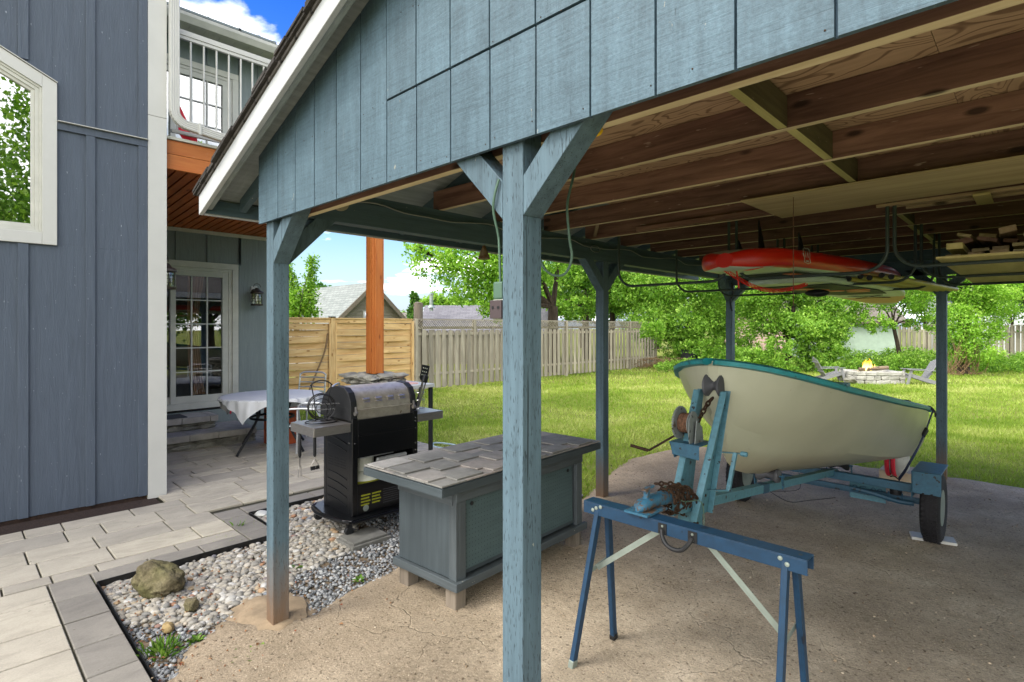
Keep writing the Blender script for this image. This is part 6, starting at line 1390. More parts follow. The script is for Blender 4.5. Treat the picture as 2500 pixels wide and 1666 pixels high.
# gunwale: flat painted rim with a down-turned lip
b = MB(); vs = []; fs = []
gy_ = [2.895] + ysq; rim = []
for y in gy_:
    y_, hg, zg = (interp(max(y, 2.93)))[:3]; hg = .012 if y < 2.93 else hg; rim.append((hg, y, zg + (.004 if y < 2.93 else 0)))
for sgn in (1, -1):
    o = len(vs)
    for (hg, y, z) in rim: vs += [(TC + sgn * (hg + .022), y - (.02 if y < 3.2 else 0), z - .018), (TC + sgn * (hg + .024), y - (.02 if y < 3.2 else 0), z + .004), (TC + sgn * (hg + .008), y - (.005 if y < 3.1 else 0), z + .014), (TC + sgn * max(hg - .05, 0), y + (.05 if y < 3.1 else 0), z + .010), (TC + sgn * max(hg - .055, 0), y + (.055 if y < 3.1 else 0), z - .012), (TC + sgn * (hg + .002), y, z - .026)]
    n = len(rim)
    for i in range(n - 1):
        for q in range(6): fs.append((o + i * 6 + q, o + i * 6 + (q + 1) % 6, o + (i + 1) * 6 + (q + 1) % 6, o + (i + 1) * 6 + q))
    fs.append(tuple(o + q for q in range(6))); fs.append(tuple(o + (n - 1) * 6 + q for q in range(6)))
b.add(vs, fs); 
y_, hg, zg = interp(6.0)[:3]; b.box(TC - hg - .02, TC + hg + .02, 5.975, 6.02, zg - .03, zg + .014); b.build('gunwale', 'teal', bo, smooth=True)
b = MB(); b.box(TC - .40, TC + .40, 3.75, 3.98, 1.12, 1.14); b.build('thwart', 'teal', bo, bevel=.004); b = MB(); b.box(TC - .50, TC + .50, 4.75, 5.0, .98, 1.0); b.build('thwart', 'teal', bo, bevel=.004)
b = MB(); y0 = interp(3.66); b.box(TC + .40, TC + .50, 3.58, 3.66, 1.30, 1.325); b.build('rowlock_block', 'trailerlt', bo, bevel=.004)
b = MB(); b.prism([V3(TC + .52, 5.35, 1.04), V3(TC + .52, 5.75, .99), V3(TC + .52, 5.75, 1.00), V3(TC + .52, 5.45, 1.055)], (-.03, 0, 0)); b.build('stern_bracket', 'blackmatt', bo)
cyb = MB(); cyb.tube([(TC - .0, 2.99 + .045, 1.13), (TC + .05, 3.05, 1.13)], .012, 6); 
b = MB(); b.tube(smoothpath([(TC + .595, 5.88, .965), (TC + .62, 5.86, .955), (TC + .645, 5.86, .92)], 4), .010, 6); b.tube([V3(TC + .648, 5.86, .92 - .018) + V3(0, .016 * math.cos(a), .016 * math.sin(a)) for a in [k * .63 for k in range(10)]], .006, 6, closed=True); b.build('cleat', 'blackmatt', bo, smooth=True)
sr = thing('ratchet_strap', 'navy tie down strap from the boat stern to the trailer frame', 'strap', (-.68, 5.6, .4)); b = MB()
pS = [V3(TC + .60, 5.84, .975), V3(TC + .632, 5.83, .93), V3(TC + .60, 5.72, .78), V3(TC + .555, 5.60, .63), V3(TC + .50, 5.42, .48), V3(TC + .47, 5.34, .42)]
for i in range(len(pS) - 1): b.bar(pS[i], pS[i + 1], .034 if i < 3 else .04, .005, (1, 0, 0))
b.build('webbing', 'navy', sr); b = MB(); b.bar(V3(TC + .605, 5.735, .79), V3(TC + .585, 5.69, .74), .05, .022, (1, 0, 0)); b.build('buckle', 'blackmatt', sr, bevel=.003); b = MB(); b.tube(smoothpath([V3(TC + .47, 5.34, .42), V3(TC + .44, 5.31, .45), V3(TC + .42, 5.30, .44)], 4), .005, 6); b.build('hook', 'rust', sr)
b = MB(); pp = smoothpath([(-1.44, 4.9, .44), (-1.43, 4.9, .36), (-1.46, 4.88, .30), (-1.7, 4.9, .24)], 5); b.tube(pp, .003, 5); b.tube(smoothpath([(-1.75, 4.95, .26), (-1.5, 4.8, .22), (-1.35, 4.85, .25), (-1.2, 5.0, .27)], 5), .003, 5); b.build('lighting_wire', 'blackmatt', tr, smooth=True)
wb = MB(); wb.bar((-.745, 5.29, .009), (-.475, 5.36, .009), .14, .022); tag(wb.build('chock_board', 'white', bevel=.003), 'short white painted board lying on the ground under the right trailer wheel', 'board')
# life jacket and pale block behind the trailer
lj = thing('life_ring', 'red and white striped float behind the trailer under the boat stern', 'float', (-1.08, 6.6, .0)); b = MB(); c0 = V3(-1.02, 6.5, .33)
b.rock((-1.02, 6.5, .34), .10, .10, .15, 2, .15, 3); b.build('foam', 'white', lj, smooth=True)
b = MB()
for dx in (-.07, -.02): b.tube(arc((-1.02 + dx, 6.5, .34), .118, R(60), R(300), 16, (0, 1, 0), (0, 0, 1.25)), .02, 6)
b.build('red_bands', 'clothred', lj, smooth=True)
b = MB(); b.box(-1.22, -.88, 6.75, 7.1, 0, .17); M['crate'] = plain('pale_crate', 'b9a78e', .8, var=.2); tag(b.build('crate', 'crate', bevel=.006), 'pale wooden crate on the floor behind the boat stern', 'crate')
# ================================================================== HANGING RACKS
def rack(xa, xb, y, zb_, label, xoff=0):
    t = thing('pipe_rack', label, 'rack', ((xa + xb) / 2, y, zb_), 0, 'U shaped pipe racks hanging from the joists'); b = MB(); r_ = .15
    pts = [V3(xa, y, 2.53), V3(xa, y, zb_ + r_)] + arc((xa + r_, y, zb_ + r_), r_, math.pi, 1.5 * math.pi, 7, (1, 0, 0), (0, 0, 1))[1:] + arc((xb - r_, y, zb_ + r_), r_, -math.pi / 2, 0, 7, (1, 0, 0), (0, 0, 1)) + [V3(xb, y, 2.53)]
    b.tube(pts, .0115, 8); b.build('pipe', 'rackpipe', t, smooth=True); return t
for (nm, xa, xb) in (('left', -2.83, -1.80), ('middle', -1.74, -.74), ('right', -.70, .36)):
    for k, y in enumerate((4.36, 5.48, 6.55)):
        rack(xa, xb, y, 2.02 if nm != 'right' else 2.04, '%s of the three U shaped pipe racks %s' % (('nearest', 'middle', 'farthest')[k], {'left': 'that hang empty beside the left header', 'middle': 'that hold the two paddleboards', 'right': 'that hold the lumber stack'}[nm]))
# ---- paddleboards
def paddleboard(name, label, c, L_, W_, T_, rz, tail, mats, pitch=0., rocker=.1):
    """local: y along the board from tail (0) to nose (L), deck down"""
    t = thing(name, label, 'paddleboard', c, rz, None, pitch); mt = WM[t.as_pointer()]; n = 64; m = 32; vs = []
    def half(u):
        u = min(max(u, 0), 1)
        if u < .10: k = tail + (.80 - tail) * (u / .10); k *= max(1 - (1 - u / .10) ** 3.2, 0) ** .5
        elif u < .45: k = .80 + .20 * math.sin((u - .10) / .35 * math.pi / 2)
        else: k = math.cos(((u - .45) / .55) ** 1.7 * math.pi / 2) ** .62
        return W_ / 2 * max(k, .0)
    def prof(u, a):
        hw = half(u); ca, sa = math.cos(a), math.sin(a); th = T_ / 2 * (.55 + .45 * min(1, hw / (W_ * .25))); e = max(hw - T_ / 2, 0)
        x = math.copysign(e, ca) * min(1, abs(ca) * 1.6) ** .5 + (hw - e) * ca; z = th * math.copysign(abs(sa) ** .8, sa); zr = -rocker * max(0, (u - .62) / .38) ** 2 - .02 * max(0, (.08 - u) / .08)
        return V3(x, u * L_, z + zr)
    for i in range(n + 1):
        for j in range(m): vs.append(mt @ prof(.002 + .996 * i / n, 2 * math.pi * (j + .5) / m))
    fs = [(i * m + j, i * m + (j + 1) % m, (i + 1) * m + (j + 1) % m, (i + 1) * m + j) for i in range(n) for j in range(m)] + [tuple(range(m)), tuple(n * m + j for j in reversed(range(m)))]
    b = MB(); b.add(vs, fs); k = 0
    for q, f in enumerate(fs[:-2]):
        i, j = q // m, q % m; an = 2 * math.pi * (j + 1) / m; sn = math.sin(an); u = i / n
        if mats == 'red': b.mi[q] = 1 if sn > .9 else (2 if (sn < -.72 and not (.055 < u < .12)) else 0) 
        else: b.mi[q] = 1 if (sn < -.3 and (.80 < u < .94)) else 0
        if mats == 'red' and sn < -.85: b.mi[q] = 2
    o = b.build('board_body', ['red', 'boardtop', 'mint'] if mats == 'red' else ['mint', 'orangelt'], t, smooth=True); return t, mt, prof
t, mt, pf = paddleboard('paddleboard', 'red railed inflatable paddleboard lying fins up on the hanging pipe racks', (-1.66, 3.93, 2.150), 3.40, .84, .155, R(-6.5), .62, 'red', rocker=.09)
for (yy, xx, hh, nm) in ((.42, .05, .25, 'fin'), (.62, .26, .15, 'side_fin'), (.62, -.22, .15, 'side_fin')):
    b = MB(); pr_ = [(0, 0), (.10, 0), (.085, hh * .25), (.045, hh * .65), (.005, hh), (-.005, hh * .9), (.0, hh * .5)]; b.prism([mt @ V3(xx - .004, yy + a_, .068 + z_) for a_, z_ in pr_], mt.to_3x3() @ V3(.008, 0, 0)); b.box(0, 0.0001, 0, .0001, 0, .0001) if False else None; b.build(nm, 'black', t)
b = MB(); P0 = mt @ V3(-.05, .02, -.05); P1 = mt @ V3(.20, .9, -.16); ax1 = (P1 - P0); L_ = ax1.length; pts = []
for k in range(560): u = k / 559; base_ = P0 + ax1 * u + V3(0, 0, -.11 * math.sin(math.pi * u)); a = k * .72; pts.append(base_ + V3(.010 * math.cos(a), 0, .014 * math.sin(a)))
b.tube(pts, .0028, 5); b.tube([P0 + V3(.05, .2, -.03), P0 + V3(.06, .2, -.09), P0 + V3(.06, .22, -.16)], .006, 6); b.build('coiled_leash', 'redplastic', t, smooth=True)
b = MB(); b.tube(smoothpath([mt @ V3(.02, .12, -.072), mt @ V3(.12, .14, -.085), mt @ V3(.22, .14, -.072)], 5), .008, 6); b.build('tail_grab_handle', 'redplastic', t, smooth=True)
b = MB(); b.prism([mt @ V3(x_, y_, -.081) for x_, y_ in ((-.24, .62), (.24, .62), (.28, 1.7), (-.28, 1.7))], (0, 0, -.004)); b.build('deck_pad', 'padgreen', t)
b = MB(); b.prism([mt @ V3(x_, y_, -.0865) for x_, y_ in ((.12, .66), (.20, .66), (.23, 1.66), (.15, 1.66))], (0, 0, -.002)); b.build('pad_stripe', 'orange', t)
def on_rail(u, a, off=.0015):
    p = pf(u, a); p2 = pf(u + .01, a); p3 = pf(u, a + .05); n_ = (p2 - p).cross(p3 - p).normalized(); 
    if n_.x < 0: n_ = -n_
    return mt @ (p + n_ * off), (mt.to_3x3() @ (p2 - p)).normalized(), (mt.to_3x3() @ (p3 - p)).normalized()
o_, xd, yd = on_rail(.155, .12, .003); 
text_mesh('11', .062, 'mint', t, o_ + yd * .012, xd, yd, .0004, 'length_number'); text_mesh('AERO', .018, 'mint', t, o_ - yd * .034, xd, yd, .0004, 'rail_lettering')
b = MB(); sh = [(-.030, .045), (-.012, .050), (0, .046), (.012, .050), (.030, .045), (.033, .015), (.026, -.010), (.030, -.034), (.012, -.036), (0, -.042), (-.012, -.036), (-.030, -.034), (-.026, -.010), (-.033, .015)]; b.tube([o_ + xd * x_ * 1.35 + yd * (y_ * 1.3) for x_, y_ in sh], .0018, 4, closed=True); b.build('shield_outline', 'mint', t)
o2, xd, yd = on_rail(.88, .12, .004); text_mesh('TOURING', .085, 'mint', t, o2, xd, yd, .0004, 'rail_lettering')
t, mt, pf = paddleboard('paddleboard', 'pale mint paddleboard with orange nose stripe under the red one on the racks', (-1.60, 4.72, 2.038), 3.20, .80, .055, R(-4.5), .62, 'mint', rocker=.11)
b = MB(); b.prism([mt @ V3(x_, y_, -.0285) for x_, y_ in ((-.30, .45), (.30, .45), (.34, 1.6), (.22, 2.35), (-.22, 2.35), (-.34, 1.6))], (0, 0, -.006)); b.build('deck_pad', 'padgreen', t)
b = MB()
for (y_, x_) in ((.9, -.1), (1.15, -.05), (1.4, 0.0), (1.4, .22), (1.65, .15)): b.lathe([(.10, 0), (.10, .004), (.09, .005)], mt @ V3(x_, y_, -.0350), 24, mt.to_3x3() @ V3(0, 0, -1))
b.build('orange_pad', 'orange', t, smooth=True)
b = MB(); b.tube([mt @ V3(*q) for q in ((-.16, 2.35, -.045), (.18, 2.62, -.062), (-.16, 2.62, -.062), (.18, 2.35, -.045))], .003, 5, closed=True); b.build('bungee', 'blackmatt', t)
b = MB(); b.rock(mt @ V3(.05, .85, -.08), .10, .06, .035, 3, .1, 2); b.build('centre_handle', 'blackmatt', t, smooth=True)
for k in range(5):
    p0 = V3(-1.18 + .075 * k, 5.35 + .05 * (k % 2), 2.055 + .02 * (k % 2)); p1 = V3(-.86 + .05 * k, 7.55, 2.05); tt_ = thing('yellow_pole', 'yellow pole in the bundle resting on the racks left of the back post', 'pole', p0, 0, 'yellow poles bundled on the racks'); b = MB(); b.tube([p0, p1], .021, 10); b.build('shaft', 'yellowpole', tt_, smooth=True); b = MB(); dd = (p1 - p0).normalized(); b.tube([p0 - dd * .012, p0 + dd * .0], .0225, 10); b.build('end_cap', 'blackmatt', tt_)
# ---- lumber on the right racks
lr = random.Random(12)
b = MB(); b.box(-.46, .42, 4.15, 6.75, 2.056, 2.070); tag(b.build('plywood_sheet', 'plyyel'), 'yellowed plywood sheet lying under the lumber stack on the pipe racks', 'sheet')
k = 0
for row in range(4):
    x = -.44 + .02 * row; 
    while x < .36:
        wd = lr.choice((.075, .09, .10, .085)); th = lr.choice((.019, .022, .036)); z = 2.075 + row * .040 + lr.uniform(0, .004); ya = 4.15 + lr.uniform(-.04, .35); tl = lr.uniform(-.22, .22) if row > 1 else lr.uniform(-.04, .04)
        if row == 3 and lr.random() < .3: x += wd; continue
        b = MB(); b.bar((x + wd / 2, ya, z + th / 2), (x + wd / 2 + tl * .8, 6.7, z + th / 2), wd - .008, th, (math.sin(tl * (2.4 if row > 1 else .3)), 0, 1)); o = b.build('lumber_board', lr.choice(('plyold', 'joistpale', 'plyyel', 'joist')), bevel=.001); tag(o, 'old sawn board in the loose lumber stack on the right hand pipe racks', 'board', 'boards of the lumber stack'); x += wd + lr.uniform(.002, .03); k += 1
b = MB(); b.prism([V3(-1.41, 3.60, 2.462), V3(.9, 3.58, 2.462), V3(.9, 4.22, 2.474), V3(-1.42, 4.42, 2.474)], (0, 0, .010), gc=lambda v: (v.x, v.y, v.z)); b.build('underside_panel', 'plyold', cp)
b = MB(); 
for (y, z, x0_) in ((4.36, 2.458, -.80), (4.44, 2.462, -.72), (4.52, 2.455, -.66)): b.bar((x0_, y, z), (1.2, y - .05, z), .03, .018)
b.build('trim_strips', 'joistpale'); o = bpy.data.objects['trim_strips']; tag(o, 'bundle of thin pale trim strips tucked under the joists beside the weathered panel', 'strips')
b = MB(); b.box(-.30, -.22, 4.28, 4.62, 2.43, 2.445); tag(b.build('cleat_block', 'plyyel', bevel=.003), 'small yellow wooden cleat holding up the trim strips', 'cleat')
# ---- cords, bell, outlet
pk = thing('power_outlet', 'brown faced outlet box with green plug on the left side of the near post', 'outlet', (-1.29, 1.30, 1.72))
p = at(1213, 757, 1.78); b = MB(); b.box(-1.318, -1.264, 1.270, 1.330, p.z - .03, p.z + .035); b.build('box', 'plasticwhite', pk, bevel=.003); b = MB(); b.box(-1.318, -1.2645, 1.258, 1.2695, p.z - .028, p.z + .033); fc = b.build('cover', 'boxbrown', pk, bevel=.002)
b = MB()
for dx in (-.012, .014): b.lathe([(.0055, 0), (.0055, .0008)], (-1.291 + dx, 1.2575, p.z + .008), 10, (0, -1, 0))
b.build('socket_hole', 'black', fc)
gcd = thing('green_cord', 'green electric cord running down the post and looping below the joists', 'cord', (-1.28, 1.3, 1.8)); b = MB(); b.box(-1.318, -1.2755, 1.272, 1.312, p.z + .036, p.z + .095); b.build('plug', 'greencord', gcd, bevel=.006)
b = MB(); zt = p.z + .09; b.tube(smoothpath([(-1.298, 1.288, zt), (-1.300, 1.285, zt + .12), (-1.301, 1.28, 1.96), (-1.300, 1.258, 2.03), (-1.288, 1.252, 2.08), (-1.272, 1.256, 2.13)], 6), .0042, 8); 
q = [at(1405, 385, 2.05), at(1400, 430, 1.98), at(1385, 500, 1.95), at(1390, 580, 1.95), at(1396, 630, 1.95), at(1380, 668, 1.95), at(1350, 672, 1.95), at(1325, 650, 1.95), at(1313, 610, 1.97)]; b.tube(smoothpath(q, 6), .0048, 8); b.build('cable', 'greencord', gcd, smooth=True)
bl = thing('hanging_bell', 'rusty cone shaped bell hanging under the left header', 'bell', (-3.09, 2.89, 2.28)); b = MB(); b.lathe([(.045, -.105), (.048, -.10), (.012, -.005), (.008, 0)], (-3.09, 2.89, 2.275), 8); b.build('bell_body', 'brass', bl); b = MB(); b.tube([(-3.09, 2.89, 2.17), (-3.09, 2.89, 2.10)], .003, 5); b.build('clapper_cord', 'blackmatt', bl)
pc_ = thing('pull_cord', 'thin pull cord with a small weight hanging beside the red paddleboard', 'cord', (-1.05, 3.4, 2.46)); b = MB(); p0 = at(1937, 515, 3.45); b.tube([(p0.x, p0.y, 2.47), (p0.x, p0.y, 1.78)], .0025, 5); b.build('string', 'rope', pc_); b = MB(); b.lathe([(.010, 0), (.013, .01), (.010, .035), (.004, .045)], (p0.x, p0.y, 1.74), 10); b.build('weight', 'lampmetal', pc_, smooth=True)
b = MB(); q = at(1445, 312, 1.62); b.lathe([(.022, 0), (.024, .005), (.018, .010)], q + V3(-.010, .03, .0), 16, (.5, -.6, .3)); M['yellowplastic'] = plain('yellow_plastic', 'e0b010', .5); o = b.build('yellow_reflector', 'yellowplastic', smooth=True); tag(o, 'round yellow disc tucked behind the top of the right front brace', 'disc')
b = MB(); b.tube(smoothpath([at(1786, 690, 7.3), at(1790, 715, 7.3), at(1783, 735, 7.3), at(1787, 760, 7.3)], 5), .012, 6); tag(b.build('black_tie_cord', 'blackmatt', smooth=True), 'short black cord knotted round the top of the left rear post', 'cord')
# ================================================================== FIRE PIT AND ADIRONDACK CHAIRS
fp = thing('fire_pit', 'low rectangular fire pit of stacked pale limestone on the lawn', 'fire pit', tuple(at(2127, 798, 16.6).xy) + (-.05,)); F0 = at(2127, 798, 16.6); rr3 = random.Random(8); b = MB()
def blk(cx_, cy_, z0, lx, ly, hz):
    j = lambda s_: rr3.uniform(-s_, s_); ps = []
    for z_ in (z0, z0 + hz):
        for (sx_, sy_) in ((-1, -1), (1, -1), (1, 1), (-1, 1)): ps.append(V3(cx_, cy_, z_ + j(.012)) + V3(rgt[0], rgt[1], 0) * (sx_ * lx / 2 + j(.02)) + V3(fwd[0], fwd[1], 0) * (sy_ * ly / 2 + j(.02)))
    b.add(ps, MB.BF)
for lay in range(3):
    t_ = -.70
    while t_ < .70:
        l_ = rr3.uniform(.16, .42); l_ = min(l_, .72 - t_)
        for side_ in (-.34, .40): c_ = V3(F0.x, F0.y, 0) + V3(rgt[0], rgt[1], 0) * (t_ + l_ / 2) + V3(fwd[0], fwd[1], 0) * side_; blk(c_.x, c_.y, -.05 + .125 * lay, l_ - .006, .24, .12)
        t_ += l_
    for e_ in (-.6, .6): c_ = V3(F0.x, F0.y, 0) + V3(rgt[0], rgt[1], 0) * e_ + V3(fwd[0], fwd[1], 0) * .03; blk(c_.x, c_.y, -.05 + .125 * lay, .22, .5, .12)
b.build('stone_ring', 'limestone', fp, bevel=.02); b = MB(); c_ = V3(F0.x, F0.y, 0) + V3(rgt[0], rgt[1], 0) * -.82 + V3(fwd[0], fwd[1], 0) * -.3; b.rock((c_.x, c_.y, .08), .18, .14, .10, 4, .4, 2); b.build('dark_stone', 'stone', fp)
b = MB(); u_ = V3(rgt[0], rgt[1], 0); L0 = V3(F0.x, F0.y, .38); b.tube([L0 + u_ * .0, L0 + u_ * .5 + V3(0, 0, .03)], .06, 10); b.tube([L0 + u_ * -.4 + V3(.0, .1, -.02), L0 + u_ * .2 + V3(0, -.1, .0)], .05, 10); tag(b.build('firewood', 'log', smooth=True), 'split logs laid across the fire pit behind the flames', 'firewood')
g = G('flame'); em = g.node('ShaderNodeEmission'); em.inputs['Strength'].default_value = 2.2; sp_ = g.node('ShaderNodeSeparateXYZ'); g.link(g.node('ShaderNodeTexCoord').outputs['Object'], sp_.inputs[0]); g.link(g.ramp(g.math('ADD', g.math('MULTIPLY', sp_.outputs[2], 1.6), 0.0), [(0, 'ffe070'), (.45, 'ff9a1c'), (1, 'f05a08')]), em.inputs[0]); g.link(em.outputs[0], g.o.inputs[0]); M['flame'] = g.m
fl_ = MB(); 
for k in range(26): 
    c_ = u_ * rr3.uniform(-.15, .13) + V3(fwd[0], fwd[1], 0) * rr3.uniform(-.1, .1); hh = rr3.uniform(.12, .40) * (1 - abs(c_.dot(u_)) * 2.2); ln_ = rr3.uniform(-.09, .09); fl_.tube([c_, c_ + u_ * ln_ * .3 + V3(0, 0, hh * .35), c_ + u_ * (ln_ * .2 + .02) + V3(0, 0, hh * .7), c_ + u_ * ln_ + V3(0, 0, hh)], [.014, .020, .010, .001], 6)
o = fl_.build('flames', 'flame', smooth=True); o.location = (F0.x - .08, F0.y, .33); tag(o, 'orange flames burning in the limestone fire pit', 'fire')
def adirondack(px_, d, rz, label):
    p = at(px_, 798, d); t = thing('adirondack_chair', label, 'chair', (p.x, p.y, -.05), rz, 'adirondack chairs by the fire pit'); mt = WM[t.as_pointer()]
    def T(*q): return mt @ Vector(q)
    b = MB()      # +x is the way the chair faces
    for k in range(6): b.bar(T(.32 - .09 * k, -.27, .37 - .035 * k), T(.32 - .09 * k, .27, .37 - .035 * k), .08, .02, mt.to_3x3() @ V3(-.35, 0, 1))
    b.build('seat', 'chairgrey', t, bevel=.003); b = MB()
    for k in range(5): y = -.23 + .115 * k; top_ = .98 - .05 * abs(k - 2); b.bar(T(-.18, y, .18), T(-.18 - (top_ - .18) * .52, y * 1.08, top_), .10, .02, mt.to_3x3() @ V3(1, 0, .5))
    b.build('backrest', 'chairgrey', t, bevel=.003); b = MB()
    for z, x in ((.42, -.33), (.78, -.52)): b.bar(T(x, -.29, z), T(x, .29, z), .07, .025)
    b.build('back_rail', 'chairgrey', t, bevel=.003)
    for s in (-1, 1):
        b = MB(); b.bar(T(.42, s * .31, .58), T(-.42, s * .33, .55), .12, .022); b.build('armrest', 'chairgrey', t, bevel=.003)
        b = MB(); b.bar(T(.36, s * .28, .38), T(-.68, s * .28, .03), .025, .13); b.build('side_rail', 'chairgrey', t, bevel=.003)
        b = MB(); b.bar(T(.44, s * .305, .0), T(.30, s * .305, .575), .09, .03, mt.to_3x3() @ V3(0, 1, 0)); b.build('front_leg', 'chairgrey', t, bevel=.003)
    b = MB(); b.bar(T(.40, -.28, .30), T(.40, .28, .30), .025, .10); b.build('front_rail', 'chairgrey', t, bevel=.003); t.scale = (.80, .80, .78); return t
adirondack(2026, 16.9, R(44 - 12), 'grey adirondack chair left of the fire pit facing right'); adirondack(2240, 16.1, R(44 + 165), 'grey adirondack chair right of the fire pit half behind the back post')

# ================================================================== TREES AND SHRUBS
M['leafmid'] = leafmat('leaves_mid_green', '3f6a1c', '719a33', 'a9c95c', .4)
M['leaflight'] = leafmat('leaves_light_green', '5f8c28', '86b23c', 'b1cf62', .45)
M['leafdark'] = leafmat('leaves_dark_green', '2c4d1c', '44702a', '6d963c', .3)
M['leafcon'] = leafmat('conifer_needles', '33551f', '4d7a2b', '75a042', .2)
def leaves(blobs, size, seed, cl_sigma=.28, per=26, dens=1.0, droop=.3, aspect=.55):
    """blobs: (x, y, z, rx, rz, n_leaves); leaves gather in tufts near the crown surface"""
    r = np.random.RandomState(seed); Vs = []; Rn = []
    for (x, y, z, rx, rz, n) in blobs:
        nc = max(3, int(n * 1.45 / per)); u = r.normal(size=(nc, 3)); u /= np.linalg.norm(u, axis=1)[:, None]; rad = (.35 + .65 * r.rand(nc) ** .5)[:, None]
        lump = np.array([1 + .35 * mnoise.noise(Vector((a * 1.7 + seed, b_ * 1.7, c_ * 1.7))) for a, b_, c_ in u])[:, None]
        C_ = u * rad * lump * np.array([rx, rx, rz]) + np.array([x, y, z]); tone = r.normal(0, .13, nc) + .12 * u[:, 2] 
        idx = np.repeat(np.arange(nc), per); m_ = len(idx); P = C_[idx] + r.normal(0, cl_sigma * max(.25, min(rx, rz)) * .55, (m_, 3)) * np.array([1, 1, .75])
        a = r.normal(size=(m_, 3)); a[:, 2] -= droop; a /= np.linalg.norm(a, axis=1)[:, None]; t_ = r.normal(size=(m_, 3)); s_ = np.cross(a, t_); s_ /= np.linalg.norm(s_, axis=1)[:, None]
        sz = size * r.uniform(.6, 1.25, m_)[:, None]; nn = np.cross(a, s_)
        V = np.stack([P, P + a * sz * .5 + s_ * sz * aspect * .5 + nn * sz * .08, P + a * sz, P + a * sz * .5 - s_ * sz * aspect * .5 + nn * sz * .08], 1); Vs.append(V.reshape(-1, 3)); Rn.append(np.clip(.5 + tone[idx] + r.normal(0, .17, m_), 0, 1))
    V = np.concatenate(Vs); return V, np.arange(len(V)).reshape(-1, 4), np.concatenate(Rn)
def pb(px_, py_, d, rpx, rpz, n): p = at(px_, py_, d); k = d / 1340; return (p.x, p.y, p.z, rpx * k, rpz * k, n)
def tree(name, label, px_, d, blobs, mat, leaf, seed, tr=.12, kind='tree', group=None, lean=0, fork=.35, abs_base=None, limbs=True, **kw):
    base = at(px_, 798, d) if abs_base is None else Vector(abs_base); t = thing(name, label, kind, (base.x, base.y, -.05), 0, group)
    V, F, Rn = leaves(blobs, leaf, seed, **kw); V = V - np.array([base.x, base.y, -.05]); fast_mesh('crown', V, F, Rn, mat, t)
    r = random.Random(seed); b = MB(); zt = sum(q[2] for q in blobs) / len(blobs); fk = V3(base.x + lean, base.y, max(.4, zt * fork)); b.tube(smoothpath([V3(base.x, base.y, -.08), V3(base.x + lean * .4, base.y, fk.z * .5), fk], 4), [tr * 1.25 - tr * .35 * i / 8 for i in range(9)], 9)
    if limbs:
        for q in blobs:
            e = V3(q[0], q[1], q[2]); mid_ = (fk + e) / 2 + V3(r.uniform(-.2, .2), r.uniform(-.2, .2), .15); pts = smoothpath([fk, mid_, e], 4); b.tube(pts, [tr * .55 * (1 - .8 * i / (len(pts) - 1)) for i in range(len(pts))], 6)
            for k in range(4):
                a = V3(r.gauss(0, 1), r.gauss(0, 1), r.gauss(.2, .8)).normalized(); e2 = e + V3(a.x * q[3], a.y * q[3], a.z * q[4]) * .9; b.tube([mid_ * .4 + e * .6, (e + e2) / 2 + V3(0, 0, .05), e2], [tr * .18, tr * .12, tr * .04], 5)
    b.build('trunk', 'bark', t, smooth=True); return t
tree('tree', 'tall light green tree overhanging the old fence with leafy twigs against the sky', 1350, 20.5, [pb(1065, 640, 18.5, 62, 48, 1000), pb(1130, 700, 18.5, 55, 45, 800), pb(1010, 610, 18.5, 32, 26, 260), pb(1160, 620, 18, 80, 60, 1800), pb(1230, 680, 18.5, 75, 75, 2400), pb(1300, 600, 19, 110, 90, 4200), pb(1230, 540, 18.5, 130, 70, 2600), pb(1380, 520, 20, 160, 100, 3500), pb(1215, 755, 18.5, 42, 30, 500)], 'leaflight', .13, 1, tr=.2, fork=.6, cl_sigma=.34, per=18)
tree('conifer', 'drooping spruce with pale needles behind the broad tree and the old fence', 1430, 29, [pb(1430 + (i % 2) * 16 - 8, 560 + i * 24, 29, 18 + i * 9, 13, 1100) for i in range(9)], 'leafcon', .15, 2, tr=.16, fork=.9, cl_sigma=.5, per=20, droop=1.4, aspect=.25, limbs=False)
tree('tree', 'broad leaved tree behind the old fence between the middle and rear left posts', 1495, 26, [pb(1360, 690, 26, 70, 55, 3000), pb(1440, 640, 25, 85, 60, 4200), pb(1540, 650, 26, 80, 60, 4000), pb(1500, 720, 25, 70, 40, 2600), pb(1400, 750, 25, 60, 28, 1500), pb(1300, 745, 24, 50, 22, 900), pb(1560, 590, 27, 90, 60, 3000)], 'leafmid', .15, 3, tr=.13, fork=.75)
tree('tree', 'dense dark green bushy tree behind the left rear post and the boat bow', 1700, 24, [pb(1600, 700, 24, 75, 60, 5000), pb(1690, 690, 24, 75, 60, 5000), pb(1590, 790, 23.5, 60, 55, 4000), pb(1670, 790, 23.5, 65, 60, 5200), pb(1745, 760, 24, 55, 60, 3600), pb(1700, 850, 23, 70, 28, 2400), pb(1540, 720, 24.5, 45, 50, 1600)], 'leafmid', .12, 4, tr=.12, fork=.45)
tree('tree', 'rounded green tree with a dark slender trunk above the left adirondack chair', 1925, 21.5, [pb(1850, 710, 21.5, 65, 50, 4200), pb(1930, 690, 21.5, 70, 55, 5000), pb(2000, 730, 21.5, 60, 50, 3600), pb(1870, 775, 21.5, 55, 45, 3000), pb(1960, 790, 21, 70, 45, 4000), pb(2030, 800, 21.2, 45, 50, 2400), pb(1830, 650, 22, 70, 40, 2600), pb(1900, 845, 20.8, 45, 25, 900), pb(2000, 850, 21, 60, 30, 2200)], 'leafmid', .11, 5, tr=.11, fork=.55)
